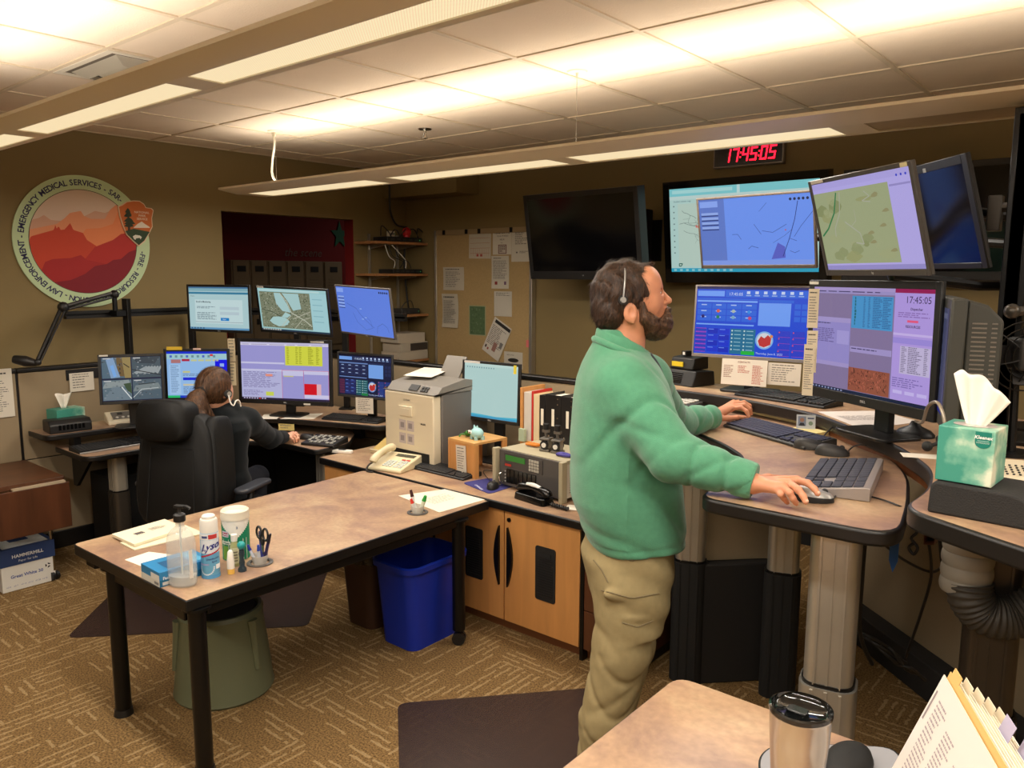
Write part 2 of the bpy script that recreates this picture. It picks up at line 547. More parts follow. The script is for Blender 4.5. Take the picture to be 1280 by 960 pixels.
# signed distance bodies (surface nets)
class Sdf:
	def __init__(s, lo, hi, res):
		s.lo = np.array(lo, float)
		s.res = res
		s.n = np.ceil((np.array(hi) - s.lo) / res).astype(int) + 1
		s.D = np.full(tuple(s.n), 1.0, np.float32)
	def blk(s, lo, hi):
		a = np.maximum(np.floor((np.array(lo) - s.lo) / s.res).astype(int), 0)
		b = np.minimum(np.ceil((np.array(hi) - s.lo) / s.res).astype(int) + 1, s.n)
		if (b <= a).any():
			return None
		g = np.meshgrid(*[s.lo[i] + s.res * np.arange(a[i], b[i]) for i in range(3)], indexing='ij', sparse=False)
		return tuple(slice(a[i], b[i]) for i in range(3)), np.stack(g, -1)
	def put(s, fn, lo, hi, k=0.01, mode='u'):
		m = k + 3 * s.res
		r = s.blk(np.array(lo) - m, np.array(hi) + m)
		if r is None:
			return s
		sl, P = r
		d = fn(P).astype(np.float32)
		D = s.D[sl]
		if mode == 's':
			h = np.maximum(k - np.abs(-d - D), 0) / k
			s.D[sl] = np.maximum(D, -d) + h * h * k / 4
		else:
			h = np.maximum(k - np.abs(D - d), 0) / k
			s.D[sl] = np.minimum(D, d) - h * h * k / 4
		return s
	def cap(s, a, b, ra, rb=None, k=0.01, mode='u'):
		rb = ra if rb is None else rb
		a, b = np.array(a, float), np.array(b, float)
		ab = b - a
		L = max(ab @ ab, 1e-12)
		def fn(P):
			t = np.clip(((P - a) @ ab) / L, 0, 1)
			return np.linalg.norm(P - a - t[..., None] * ab, axis=-1) - (ra + (rb - ra) * t)
		R = max(ra, rb)
		return s.put(fn, np.minimum(a, b) - R, np.maximum(a, b) + R, k, mode)
	def ell(s, c, r, R=None, k=0.01, mode='u', fnz=None):
		c, r = np.array(c, float), np.array(r, float)
		R = np.eye(3) if R is None else np.array(R, float)   # columns = axes
		def fn(P):
			q = (P - c) @ R
			k0 = np.linalg.norm(q / r, axis=-1)
			k1 = np.linalg.norm(q / (r * r), axis=-1) + 1e-9
			d = k0 * (k0 - 1) / k1
			if fnz is not None:
				d = d + fnz(P)
			return d
		m = r.max()
		return s.put(fn, c - m, c + m, k, mode)
	def mesh(s):
		D = s.D
		ins = D < 0
		a = ins[:-1, :-1, :-1]
		anyi = a.copy(); alli = a.copy()
		for i in (0, 1):
			for j in (0, 1):
				for k in (0, 1):
					q = ins[i:ins.shape[0] - 1 + i, j:ins.shape[1] - 1 + j, k:ins.shape[2] - 1 + k]
					anyi |= q; alli &= q
		act = anyi & ~alli
		idx = np.argwhere(act)
		cid = np.full(act.shape, -1, np.int64)
		cid[act] = np.arange(len(idx))
		cor = [(i, j, k) for i in (0, 1) for j in (0, 1) for k in (0, 1)]
		val = np.stack([D[idx[:, 0] + i, idx[:, 1] + j, idx[:, 2] + k] for i, j, k in cor], 1)
		acc = np.zeros((len(idx), 3)); cnt = np.zeros(len(idx))
		for p in range(8):
			for q in range(p + 1, 8):
				if sum(abs(cor[p][t] - cor[q][t]) for t in range(3)) != 1:
					continue
				va, vb = val[:, p], val[:, q]
				m = (va < 0) != (vb < 0)
				t = np.where(m, va / np.where(m, va - vb, 1), 0)
				pos = np.array(cor[p]) + t[:, None] * (np.array(cor[q]) - np.array(cor[p]))
				acc[m] += pos[m]; cnt[m] += 1
		V = s.lo + (idx + acc / cnt[:, None]) * s.res
		F = []
		for ax in range(3):
			o = [1, 1, 1]; o[ax] = 0
			e = ins
			A = e.take(range(e.shape[ax] - 1), ax); B = e.take(range(1, e.shape[ax]), ax)
			ch = np.argwhere(A != B)
			b1, b2 = (ax + 1) % 3, (ax + 2) % 3
			ok = (ch[:, b1] > 0) & (ch[:, b2] > 0) & (ch[:, b1] < act.shape[b1]) & (ch[:, b2] < act.shape[b2])
			ch = ch[ok]
			fl = A[tuple(ch.T)]
			d1 = np.zeros(3, int); d1[b1] = 1
			d2 = np.zeros(3, int); d2[b2] = 1
			q = np.stack([cid[tuple((ch - d1 - d2).T)], cid[tuple((ch - d2).T)], cid[tuple(ch.T)], cid[tuple((ch - d1).T)]], 1)
			q[~fl] = q[~fl][:, ::-1]
			F.append(q)
		return V, np.concatenate(F)
def np_mesh(name, parts, mats, parent=None, smooth_it=0):
	"""parts: list of (V,F,matindex)"""
	vs, fs, mi, n = [], [], [], 0
	for V, F, m in parts:
		vs.append(V); fs.append(F + n); mi += [m] * len(F); n += len(V)
	V = np.concatenate(vs); F = np.concatenate(fs)
	me = bpy.data.meshes.new(name)
	me.from_pydata(V.tolist(), [], F.tolist())
	for m in mats:
		me.materials.append(m)
	me.polygons.foreach_set('material_index', mi)
	me.update()
	me.shade_smooth()
	o = bpy.data.objects.new(name, me)
	link(o, parent)
	if smooth_it:
		md = o.modifiers.new('smooth', 'SMOOTH')
		md.factor = 0.5
		md.iterations = smooth_it
	return o
# the room
XL, YB = -5.68, 5.20
XR, YF = 2.9, -3.2
def mnode(nt, op, a, b=None, c=None):
	n = nt.nodes.new('ShaderNodeMath')
	n.operation = op
	for i, x in enumerate((a, b, c)):
		if x is None:
			continue
		if isinstance(x, (int, float)):
			n.inputs[i].default_value = x
		else:
			nt.links.new(x, n.inputs[i])
	return n.outputs[0]
def carpet_mat():
	m = mt('patterned_carpet', (120, 90, 52), 0.95, spec=0.15, bump=(260, 0.5, 0.004))
	nt = m.node_tree
	b = nt.nodes['Principled BSDF']
	tc = nt.nodes.new('ShaderNodeTexCoord')
	sp = nt.nodes.new('ShaderNodeSeparateXYZ')
	nd = nt.nodes.new('ShaderNodeTexNoise')
	nd.inputs['Scale'].default_value = 35
	nt.links.new(tc.outputs['Object'], nd.inputs['Vector'])
	nt.links.new(tc.outputs['Object'], sp.inputs[0])
	jit = mnode(nt, 'MULTIPLY', mnode(nt, 'SUBTRACT', nd.outputs['Fac'], 0.5), 0.02)
	X = mnode(nt, 'ADD', sp.outputs[0], jit)
	Y = mnode(nt, 'ADD', sp.outputs[1], jit)
	def white(a, c):
		w = nt.nodes.new('ShaderNodeTexWhiteNoise')
		w.noise_dimensions = '2D'
		cb = nt.nodes.new('ShaderNodeCombineXYZ')
		nt.links.new(a, cb.inputs[0])
		nt.links.new(c, cb.inputs[1])
		nt.links.new(cb.outputs[0], w.inputs['Vector'])
		return w.outputs['Value']
	def layer(U, V, off):
		row = mnode(nt, 'FLOOR', mnode(nt, 'DIVIDE', V, 0.037))
		fr = mnode(nt, 'FRACT', mnode(nt, 'DIVIDE', V, 0.037))
		sh = mnode(nt, 'FRACT', mnode(nt, 'MULTIPLY', row, 0.37 + off))
		uu = mnode(nt, 'ADD', mnode(nt, 'DIVIDE', U, 0.14), sh)
		ce = mnode(nt, 'FLOOR', uu)
		fu = mnode(nt, 'FRACT', uu)
		on = mnode(nt, 'GREATER_THAN', white(ce, row), 0.42)
		a = mnode(nt, 'COMPARE', fr, 0.5, 0.15)
		e = mnode(nt, 'COMPARE', fu, 0.5, 0.44)
		return mnode(nt, 'MULTIPLY', on, mnode(nt, 'MULTIPLY', a, e))
	bx = mnode(nt, 'FLOOR', mnode(nt, 'DIVIDE', X, 0.165))
	by = mnode(nt, 'FLOOR', mnode(nt, 'DIVIDE', Y, 0.165))
	sel = mnode(nt, 'GREATER_THAN', white(bx, by), 0.5)
	inv = mnode(nt, 'SUBTRACT', 1.0, sel)
	mask = mnode(nt, 'MAXIMUM', mnode(nt, 'MULTIPLY', layer(X, Y, 0.0), sel), mnode(nt, 'MULTIPLY', layer(Y, X, 0.21), inv))
	n = nt.nodes.new('ShaderNodeTexNoise')
	n.inputs['Scale'].default_value = 130
	n.inputs['Detail'].default_value = 4
	nt.links.new(tc.outputs['Object'], n.inputs['Vector'])
	r = nt.nodes.new('ShaderNodeValToRGB')
	r.color_ramp.elements[0].position = 0.33
	r.color_ramp.elements[0].color = lin((84, 63, 37))
	r.color_ramp.elements[1].position = 0.66
	r.color_ramp.elements[1].color = lin((146, 116, 74))
	nt.links.new(n.outputs['Fac'], r.inputs['Fac'])
	mx = nt.nodes.new('ShaderNodeMixRGB')
	mx.inputs['Color2'].default_value = lin((200, 174, 130))
	nt.links.new(mnode(nt, 'MULTIPLY', mask, 0.33), mx.inputs['Fac'])
	nt.links.new(r.outputs['Color'], mx.inputs['Color1'])
	nt.links.new(mx.outputs['Color'], b.inputs['Base Color'])
	return m
CEILM = mt('ceiling_tile', (238, 222, 202), 0.9, noise=(3.0, 0.03), bump=(110, 0.5, 0.003))
TBAR = mt('ceiling_grid_bar', (222, 206, 182), 0.6)
RED = mt('dark_red_wall', (120, 14, 16), 0.8, bump=(120, 0.15, 0.001))
structure(MB(carpet_mat()).box(XL, XR, YF, YB, -0.05, 0.0).box(-7.7, XL, 2.6, 8.0, -0.05, 0.0), 'floor')
structure(MB(CEILM).box(XL, XR, YF, YB, CEIL, CEIL + 0.05).box(-7.7, XL, 2.6, 8.0, CEIL, CEIL + 0.05), 'ceiling')
OY0, OY1, OZ = 3.287, 4.56, 2.278
w = MB(WALLP)
w.box(XL - 0.12, XL, YF, OY0, 0, CEIL).box(XL - 0.12, XL, OY1, YB, 0, CEIL).box(XL - 0.12, XL, OY0, OY1, OZ, CEIL)
structure(w, 'wall_left')
structure(MB(WALLP).box(XL - 0.12, XR, YB, YB + 0.12, 0, CEIL), 'wall_back')
structure(MB(WALLP).box(XR, XR + 0.12, YF, YB, 0, CEIL), 'wall_right')
structure(MB(WALLP).box(XL, XR, YF - 0.12, YF, 0, CEIL), 'wall_front')
structure(MB(RED).box(-7.75, -7.65, 2.6, 8.0, 0, CEIL).box(-7.7, XL - 0.12, 8.0, 8.1, 0, CEIL).box(-7.7, XL - 0.12, 2.5, 2.6, 0, CEIL), 'wall_corridor')
structure(MB(RED).box(XL - 0.119, XL - 0.001, OY1 - 0.006, OY1 + 0.001, 0, OZ), 'trim_4')
t = thing('corridor_fill_light', 'added, unseen round light brightening the corridor beyond the opening', 'light', (-6.6, 6.6, CEIL))  # made-up fixture out of view, added with its lamp to brighten the corridor
MB(mt('corridor_fill_diffuser', (255, 220, 170), 0.5, emit=0.6)).cyl((0, 0, -0.05), (0, 0, -0.001), 0.13, 0.15, 28).build('diffuser', t)
area('corridor_fill', (-6.6, 6.6, CEIL - 0.06), 0.2, 0.2, 4.5)
structure(MB(WALLP).box(XL, -4.75, 4.92, YB, 2.49, CEIL), 'trim_1')
gb = MB(TBAR)
x = -4.143 - 0.6134 * 3
while x < XR:
	if x > XL:
		gb.box(x - 0.012, x + 0.012, YF, YB, CEIL - 0.006, CEIL + 0.01)
	x += 0.6134
y = 2.771 - 0.6065 * 10
while y < YB:
	if y > YF:
		gb.box(XL, XR, y - 0.012, y + 0.012, CEIL - 0.0055, CEIL + 0.01)
	y += 0.6065
structure(gb, 'trim_2')
structure(MB(TBAR).box(XL, XL + 0.02, YF, YB, CEIL - 0.004, CEIL).box(XL, XR, YB - 0.02, YB, CEIL - 0.004, CEIL), 'trim_3')
structure(MB(BLKS).box(XL, XL + 0.012, YF, OY0, 0, 0.1), 'baseboard_left')
structure(MB(BLKS).box(XL, XR, YB - 0.012, YB, 0, 0.1), 'baseboard_back')
lk_u = [290, 313, 335, 358.3, 381, 405, 428.8]
lk_y = [XP(u, 335, -7.5).y for u in lk_u]
LOCK = mt('locker_tan_paint', (132, 112, 84), 0.55)
lwords = ['leftmost', 'second from left', 'third from left', 'third from right', 'second from right', 'rightmost']
for i in range(6):
	y0, y1 = lk_y[i], lk_y[i + 1]
	t = thing('locker', 'tan metal locker in the dark corridor, %s of the six lockers' % lwords[i], 'locker', (-7.64, (y0 + y1) / 2, 0), (0, 0, PI / 2), 'row of lockers in the corridor')
	wd = y1 - y0
	MB(LOCK).box(-wd / 2 + 0.003, wd / 2 - 0.003, -0.12, 0.0, 0, 1.94).build('body', t, 0.004)
	for z0, z1 in ((0.99, 1.93), (0.03, 0.97)):
		d = MB(LOCK)
		d.box(-wd / 2 + 0.015, wd / 2 - 0.015, -0.14, -0.121, z0, z1)
		for k in range(4):
			d.box(-wd / 2 + 0.06, wd / 2 - 0.06, -0.143, -0.139, z1 - 0.2 - k * 0.03, z1 - 0.19 - k * 0.03)
		dd = d.build('door', t, 0.003)
		h = MB(BLK).box(-0.05, 0.05, -0.146, -0.140, z1 - 0.11, z1 - 0.05)
		h.box(-wd / 2 + 0.05, wd / 2 - 0.05, -0.15, -0.140, (z0 + 0.27) if z0 > 0.5 else z0 + 0.5, (z0 + 0.33) if z0 > 0.5 else z0 + 0.56)
		h.build('handle', dd)
p = XP(424.5, 294, -7.64)
st = MB(PRINT)
pts = []
for k in range(10):
	a = PI / 2 + k * PI / 5
	r = 0.13 if k % 2 == 0 else 0.055
	pts.append((r * math.cos(a), r * math.sin(a) * 1.3))
st.prism(pts, -0.004, 0.0, 0, lin((20, 90, 60)), axis='y')
single(st, 'wall_star', 'small green star stuck on the dark red corridor wall', 'wall decoration', mat=frame(p, PI / 2))
p = XP(355, 320, -7.64)
tx = MB(PRINT)
tx.text('the scene', 0, 0, 0.13, (120, 90, 80), -0.002, shear=0.3)
single(tx, 'wall_lettering', 'pale handwritten words on the red corridor wall above the lockers', 'lettering', mat=frame(p, PI / 2))
# pendant lights
PMET = mt('fixture_cream_metal', (240, 232, 212), 0.4)
PMETS = mt('fixture_end_metal', (236, 228, 208), 0.4)
LENS = mt('lit_perforated_lens', (255, 232, 186), 0.5, emit=0.95)
nt = LENS.node_tree
_b = nt.nodes['Principled BSDF']
_b.inputs['Base Color'].default_value = lin((120, 112, 96))
_tc2 = nt.nodes.new('ShaderNodeTexCoord')
_s = nt.nodes.new('ShaderNodeSeparateXYZ')
nt.links.new(_tc2.outputs['Object'], _s.inputs[0])
_wx = mnode(nt, 'SINE', mnode(nt, 'MULTIPLY', _s.outputs[0], 2 * PI / 0.0085))
_wy = mnode(nt, 'SINE', mnode(nt, 'MULTIPLY', _s.outputs[1], 2 * PI / 0.0085))
_e = mnode(nt, 'ADD', mnode(nt, 'MULTIPLY', mnode(nt, 'MULTIPLY', _wx, _wy), 0.22), 0.88)
nt.links.new(_e, _b.inputs['Emission Strength'])
LENSOFF = mt('unlit_lens', (176, 160, 132), 0.5, emit=0.0)
WHITEC = mt('white_cable', (225, 215, 195), 0.5)
pend_labels = ['long cream linear pendant light nearest, crossing the top left of the ceiling', 'long cream linear pendant light hung over the counter and monitors', 'added, unseen cream linear pendant light filling the room from behind the camera']
for pi_, (yc, x0, x1, hw, lw) in enumerate(PEND):
	t = thing('pendant_light', pend_labels[pi_], 'light', ((x0 + x1) / 2, yc, PZ), group='linear pendant lights')
	L = (x1 - x0) / 2
	prof = [(-hw, 0.022), (-hw, 0.034), (-hw * 0.72, 0.046), (hw * 0.72, 0.046), (hw, 0.034), (hw, 0.022), (hw * 0.9, 0.016), (lw + 0.012, 0.0), (lw, 0.0), (lw, 0.012), (-lw, 0.012), (-lw, 0.0), (-lw - 0.012, 0.0), (-hw * 0.9, 0.016)]
	h = MB(PMET)
	h.prism(prof, -L, L, axis='x')
	ho = h.build('housing', t, smooth=50)
	ec = MB(PMETS)
	ec.prism([(-hw * 0.98, 0.023), (-hw * 0.98, 0.033), (-hw * 0.7, 0.045), (hw * 0.7, 0.045), (hw * 0.98, 0.033), (hw * 0.98, 0.023), (lw, 0.002), (-lw, 0.002)], -L - 0.012, -L, axis='x')
	ec.prism([(-hw * 0.98, 0.023), (-hw * 0.98, 0.033), (-hw * 0.7, 0.045), (hw * 0.7, 0.045), (hw * 0.98, 0.033), (hw * 0.98, 0.023), (lw, 0.002), (-lw, 0.002)], L, L + 0.012, axis='x')
	ec.build('end_cap', t, smooth=50)
	if pi_ == 0:
		segs = [(-4.33, -3.56), (-3.43, -2.26), (-2.14, -0.95), (-0.8, 0.4), (0.55, 1.75)]
	elif pi_ == 1:
		segs = [(-4.88, -3.65), (-3.47, -2.33), (-2.22, -1.03), (-0.91, 0.3), (0.45, 1.65)]
	else:
		segs = [(-4.2, -3.0), (-2.85, -1.65), (-1.5, -0.3), (-0.15, 1.05), (1.2, 2.4)]
	xc = (x0 + x1) / 2
	if pi_ == 1:
		pass
	prev = -L
	for a, b in segs + [(x1, x1)]:
		if a - xc > prev:
			MB(PMETS).box(prev, a - xc, -lw, lw, 0.0005, 0.011).build('bridge_plate', t)
		prev = b - xc
	for si, (a, b) in enumerate(segs):
		off = (pi_ == 1 and si == 3)
		lb = MB(LENSOFF if off else LENS)
		lb.box(a - xc, b - xc, -lw, lw, 0.004, 0.0115)
		lb.build('lens', t, label='unlit lens' if off else None)
	if pi_ == 0:
		hang = [-4.0, -1.3, 1.2]
	elif pi_ == 1:
		hang = [-4.677, -2.23, 0.2]
	else:
		hang = [-3, 0]
	for k, hx in enumerate(hang):
		hb = MB(STEEL, WHITEC)
		hb.cyl((hx - xc, 0, 0.045), (hx - xc, 0, CEIL - PZ), 0.0018, n=6)
		hb.cyl((hx - xc, 0, CEIL - PZ - 0.008), (hx - xc, 0, CEIL - PZ - 0.0005), 0.045, 0.05, n=20, mat=1)
		hb.cyl((hx - xc, 0, CEIL - PZ - 0.035), (hx - xc, 0, CEIL - PZ - 0.008), 0.006, n=8, mat=1)
		hb.build('hanger_wire', t)
		if k == 0:
			cb = MB(WHITEC)
			cb.tube([(hx - xc - 0.03, 0, CEIL - PZ - 0.006), (hx - xc - 0.02, 0.01, 0.33), (hx - xc - 0.07, 0.02, 0.22), (hx - xc - 0.06, 0.01, 0.12), (hx - xc + 0.03, 0, 0.045)], 0.008, 8)
			cb.build('power_cable', t)
VM = mt('vent_metal', (232, 226, 212), 0.4)
vx0, vx1, vy0, vy1 = -4.131, -3.542, 1.569, 2.152
t = thing('ceiling_vent', 'square white louvred air vent in the ceiling beside the nearest pendant light', 'vent', ((vx0 + vx1) / 2, (vy0 + vy1) / 2, CEIL))
fr = MB(VM)
s = 0.293
for a in range(4):
	fr.T = Matrix.Rotation(a * PI / 2, 4, 'Z')
	fr.prism([(-s, -s), (s, -s), (s - 0.03, -s + 0.03), (-s + 0.03, -s + 0.03)], -0.008, -0.0005)
fr.build('frame', t)
MB(mt('vent_recess', (110, 102, 90), 0.7)).box(-0.27, 0.27, -0.27, 0.27, -0.002, -0.0006).build('opening', t)
for k in range(3):
	q = 0.235 - 0.07 * k
	lv = MB(VM)
	for a in range(4):
		lv.T = Matrix.Rotation(a * PI / 2, 4, 'Z')
		zz = -0.012 - 0.010 * k
		lv.add([(-q, -q, -0.003), (q, -q, -0.003), (q - 0.055, -q + 0.055, zz - 0.02), (-q + 0.055, -q + 0.055, zz - 0.02)], [(0, 1, 2, 3), (3, 2, 1, 0)])
	lv.build('louvre', t)
cc = MB(VM)
cc.box(-0.05, 0.05, -0.05, 0.05, -0.05, -0.044)
cc.build('centre_plate', t)
p = ZP(531, 161, CEIL)
t = thing('sprinkler', 'small silver fire sprinkler head on the ceiling above the counter', 'sprinkler', p)
MB(STEEL).cyl((0, 0, -0.006), (0, 0, -0.0005), 0.04, 0.045, n=20).build('escutcheon', t)
sb = MB(STEEL)
sb.cyl((0, 0, -0.03), (0, 0, -0.006), 0.01, n=10).cyl((-0.014, 0, -0.055), (-0.01, 0, -0.03), 0.003, n=6).cyl((0.014, 0, -0.055), (0.01, 0, -0.03), 0.003, n=6).cyl((0, 0, -0.06), (0, 0, -0.056), 0.02, n=12)
sb.build('head', t)
# round emblem on the left wall
EMB_C = (XL + 0.001, 2.275, 2.008)
t = thing('wall_emblem', 'large round emblem with red mesas and a pale green ring of lettering on the wall', 'emblem', mat=frame(EMB_C, PI / 2))
R0 = 0.437
m = MB(PRINT)
m.cyl((0, 0, 0), (0, -0.012, 0), R0, n=96, col=lin((196, 218, 176)))
ringo = m.build('ring_disc', t)
m = MB(PRINT)
A = Art(m, 0, -R0, R0, -R0, R0, -0.0122)
A.disc(0.5, 0.5, R0 - 0.005, (192, 214, 170), 0, 96)
RI = 0.345
A.disc(0.5, 0.5, RI, (70, 70, 50), 1, 80)
RI2 = RI - 0.004
def clipd(pts, up=False):
	"""polygon under a ridge line inside the disc"""
	xs = np.linspace(-RI2, RI2, 90)
	px = [p[0] for p in pts]; pz = [p[1] for p in pts]
	top = np.interp(xs, px, pz)
	out = []
	for x_, z_ in zip(xs, top):
		c = math.sqrt(max(RI2 ** 2 - x_ ** 2, 0))
		out.append((x_, max(-c, min(z_, c)), -c))
	return out
def ridge(pts, col, l):
	o_ = clipd(pts)
	y_ = A.yy(l)
	for (xa, za, ba), (xb, zb, bb) in zip(o_[:-1], o_[1:]):
		m.add([(xa, y_, ba), (xb, y_, bb), (xb, y_, zb), (xa, y_, za)], [(0, 1, 2, 3)], 0, lin(col))
def EM(u, v):   # pixel of the close-up crop -> emblem units
	p_ = XP(u / 4.0, 180 + v / 4.0, XL)
	return (p_.y - EMB_C[1], p_.z - EMB_C[2])
sky = [(214, 190, 172), (212, 182, 160), (214, 172, 148)]
ridge([(-0.4, 0.4), (0.4, 0.4)], sky[0], 2)
ridge([EM(130, 385), EM(190, 370), EM(215, 355), EM(250, 380), EM(300, 385), EM(420, 360), EM(470, 335), EM(520, 345), EM(560, 330), EM(700, 300)], (206, 160, 136), 3)
ridge([EM(130, 430), EM(280, 400), EM(320, 370), EM(345, 345), EM(400, 335), EM(415, 360), EM(450, 375), EM(520, 375), EM(545, 330), EM(575, 305), EM(720, 300)], (222, 146, 106), 4)
ridge([EM(130, 470), EM(400, 460), EM(425, 425), EM(500, 420), EM(560, 400), EM(585, 340), EM(620, 320), EM(720, 330)], (226, 132, 84), 5)
ridge([EM(130, 500), EM(150, 462), EM(185, 452), EM(265, 430), EM(272, 405), EM(280, 425), EM(288, 408), EM(298, 430), EM(318, 428), EM(347, 395), EM(362, 430), EM(410, 445), EM(430, 480), EM(480, 512), EM(720, 530)], (196, 66, 40), 6)
ridge([EM(130, 700), EM(400, 600), EM(470, 515), EM(520, 495), EM(560, 480), EM(600, 450), EM(640, 445), EM(700, 440)], (176, 42, 36), 7)
ridge([EM(130, 640), EM(205, 630), EM(220, 590), EM(260, 575), EM(350, 570), EM(400, 555), EM(430, 580), EM(480, 590), EM(720, 640)], (164, 34, 34), 8)
ridge([EM(130, 720), EM(280, 690), EM(350, 680), EM(420, 650), EM(470, 610), EM(530, 600), EM(560, 580), EM(600, 575), EM(640, 540), EM(700, 520)], (128, 20, 34), 9)
m.build('mountain_picture', ringo)
m = MB(PRINT)
ringtxt = '-FIRE - RESOURCE PROTECTION - LAW ENFORCEMENT - EMERGENCY MEDICAL SERVICES - SAR-'
wid = {'I': 0.34, '-': 0.5, ' ': 0.42, 'M': 1.05, 'W': 1.1, 'L': 0.68, 'E': 0.74, 'F': 0.7, 'T': 0.74, 'S': 0.78, 'R': 0.82, 'O': 0.95, 'C': 0.86, 'N': 0.9, 'P': 0.78, 'A': 0.86, 'V': 0.84}
tot = sum(wid.get(c, 0.85) for c in ringtxt)
a0, a1 = math.radians(-8), math.radians(-312)
ang = a0
for c in ringtxt:
	wch = wid.get(c, 0.85) / tot * (a1 - a0)
	am = ang + wch / 2
	ang += wch
	if c == ' ':
		continue
	rr = 0.372
	m.text(c, rr * math.cos(am), rr * math.sin(am), 0.052, (44, 44, 84), -0.0135, align='CENTER', rot=-(am - PI / 2), sx=0.95, bold=0.02)
m.build('ring_lettering', ringo)
ar = thing('arrowhead_badge', None, None)
ar.parent = t
m = MB(PRINT)
def AP(pts, scale=1.0):
	q = [EM(*p_) for p_ in pts]
	cx = sum(a for a, b in q) / len(q); cz = sum(b for a, b in q) / len(q)
	return [(cx + (a - cx) * scale, cz + (b - cz) * scale) for a, b in q]
arr = [(582, 312), (600, 305), (625, 288), (660, 283), (690, 285), (712, 300), (722, 318), (750, 322), (760, 332), (752, 372), (755, 415), (735, 455), (715, 490), (685, 512), (655, 485), (625, 455), (606, 410), (590, 360)]
m.prism(AP(arr), -0.024, -0.014, 0, lin((226, 200, 168)), axis='y')
m.prism(AP(arr, 0.95), -0.0248, -0.024, 0, lin((196, 104, 44)), axis='y')
def bp(pts, col, l):
	q = [EM(*p_) for p_ in pts]
	n_ = len(q)
	a_ = sum(q[i][0] * q[(i + 1) % n_][1] - q[(i + 1) % n_][0] * q[i][1] for i in range(n_))
	y_ = -0.025 - l * 0.0004
	m.add([(a, y_, b) for a, b in q], [tuple(range(n_)) if a_ > 0 else tuple(range(n_ - 1, -1, -1))], 0, lin(col))
bp([(660, 418), (680, 400), (700, 388), (715, 400), (740, 416), (740, 420), (660, 420)], (225, 215, 200), 1)
bp([(618, 436), (660, 424), (740, 440), (732, 452), (712, 484), (686, 506), (658, 482), (630, 455)], (46, 66, 40), 2)
for tx_, ty_, tw_ in ((630, 330, 14), (630, 350, 20), (634, 375, 24), (636, 400, 24), (634, 345, 16), (640, 388, 28)):
	bp([(tx_ - tw_, ty_ + 12), (tx_ - tw_ * 0.5, ty_), (tx_, ty_ - 10), (tx_ + tw_ * 0.6, ty_), (tx_ + tw_, ty_ + 12), (tx_, ty_ + 18)], (50, 58, 34), 3)
bp([(632, 400), (640, 400), (644, 436), (630, 436)], (60, 44, 30), 3)
bp([(655, 462), (668, 455), (690, 458), (700, 466), (694, 478), (690, 470), (672, 472), (668, 480), (660, 474)], (225, 220, 205), 4)
for i, s_ in enumerate(('NATIONAL', 'PARK', 'SERVICE')):
	e = EM(702 if i else 700, 348 + i * 16.5)
	m.text(s_, e[0], e[1], 0.021, (225, 205, 180), -0.0265, align='CENTER', bold=0.02)
m.build('badge_plate', ar)
# cubicle partitions
CAPZ = 1.207
def partition(label, M, L, seam=0.62):
	t = thing('cubicle_partition', label, 'partition', mat=M, group='beige cubicle partitions')
	MB(FABRIC).box(0.008, L - 0.008, -0.028, 0.028, 0.115, seam - 0.003).build('lower_panel', t, 0.004)
	MB(FABRIC).box(0.008, L - 0.008, -0.028, 0.028, seam + 0.003, CAPZ - 0.03).build('upper_panel', t, 0.004)
	MB(EDGE).box(0, L, -0.02, 0.02, 0.05, CAPZ - 0.031).build('core_frame', t)
	MB(EDGE).box(0, L, -0.034, 0.034, CAPZ - 0.03, CAPZ).build('top_cap', t, 0.008)
	MB(EDGE).box(0, L, -0.03, 0.03, 0.0, 0.114).build('kick_plate', t, 0.003)
	return t
PX = -5.53
sy = XP(21, 470, PX + 0.03).y
partition('beige fabric cubicle partition at far left behind the walnut cart', frame((PX, -0.4, 0), PI / 2), sy + 0.4)
partition('beige fabric cubicle partition behind the seated operator\'s left-hand desk', frame((PX, sy, 0), PI / 2), 3.62 - sy)
partition('beige fabric cubicle partition running behind the printer and binders', frame((PX + 0.03, 3.66, 0), 0), 2.2)
partition('beige fabric cubicle partition behind the standing desk', frame((PX + 2.235, 3.66, 0), 0), 1.3)
# furniture helpers
def offset_poly(pts, d):
	n = len(pts)
	a2 = sum(pts[i][0] * pts[(i + 1) % n][1] - pts[(i + 1) % n][0] * pts[i][1] for i in range(n))
	s = 1 if a2 > 0 else -1
	out = []
	for i in range(n):
		p0, p, p1 = Vector(pts[i - 1]), Vector(pts[i]), Vector(pts[(i + 1) % n])
		e0, e1 = (p - p0), (p1 - p)
		if e0.length < 1e-7 or e1.length < 1e-7:
			e0 = e1 = (p1 - p0)
		e0.normalize(); e1.normalize()
		n0, n1 = Vector((-e0.y, e0.x)) * s, Vector((-e1.y, e1.x)) * s
		m = (n0 + n1)
		m = m.normalized() if m.length > 1e-6 else n0
		out.append(tuple(p + m * d / max(0.5, m.dot(n0))))
	return out
def slab(parent, name, poly, ztop, th, trim=0.006):
	n = len(poly)
	if sum(poly[i][0] * poly[(i + 1) % n][1] - poly[(i + 1) % n][0] * poly[i][1] for i in range(n)) < 0:
		poly = poly[::-1]
	m = MB(LAM)
	m.prism(offset_poly(poly, trim), ztop - 0.008, ztop + 0.0006)
	o = m.build(name, parent)
	e = MB(EDGE)
	e.prism(poly, ztop - th, ztop)
	e.build('edge_trim', o, bevel=0.008 if th > 0.03 else 0.004, seg=3)
	return o
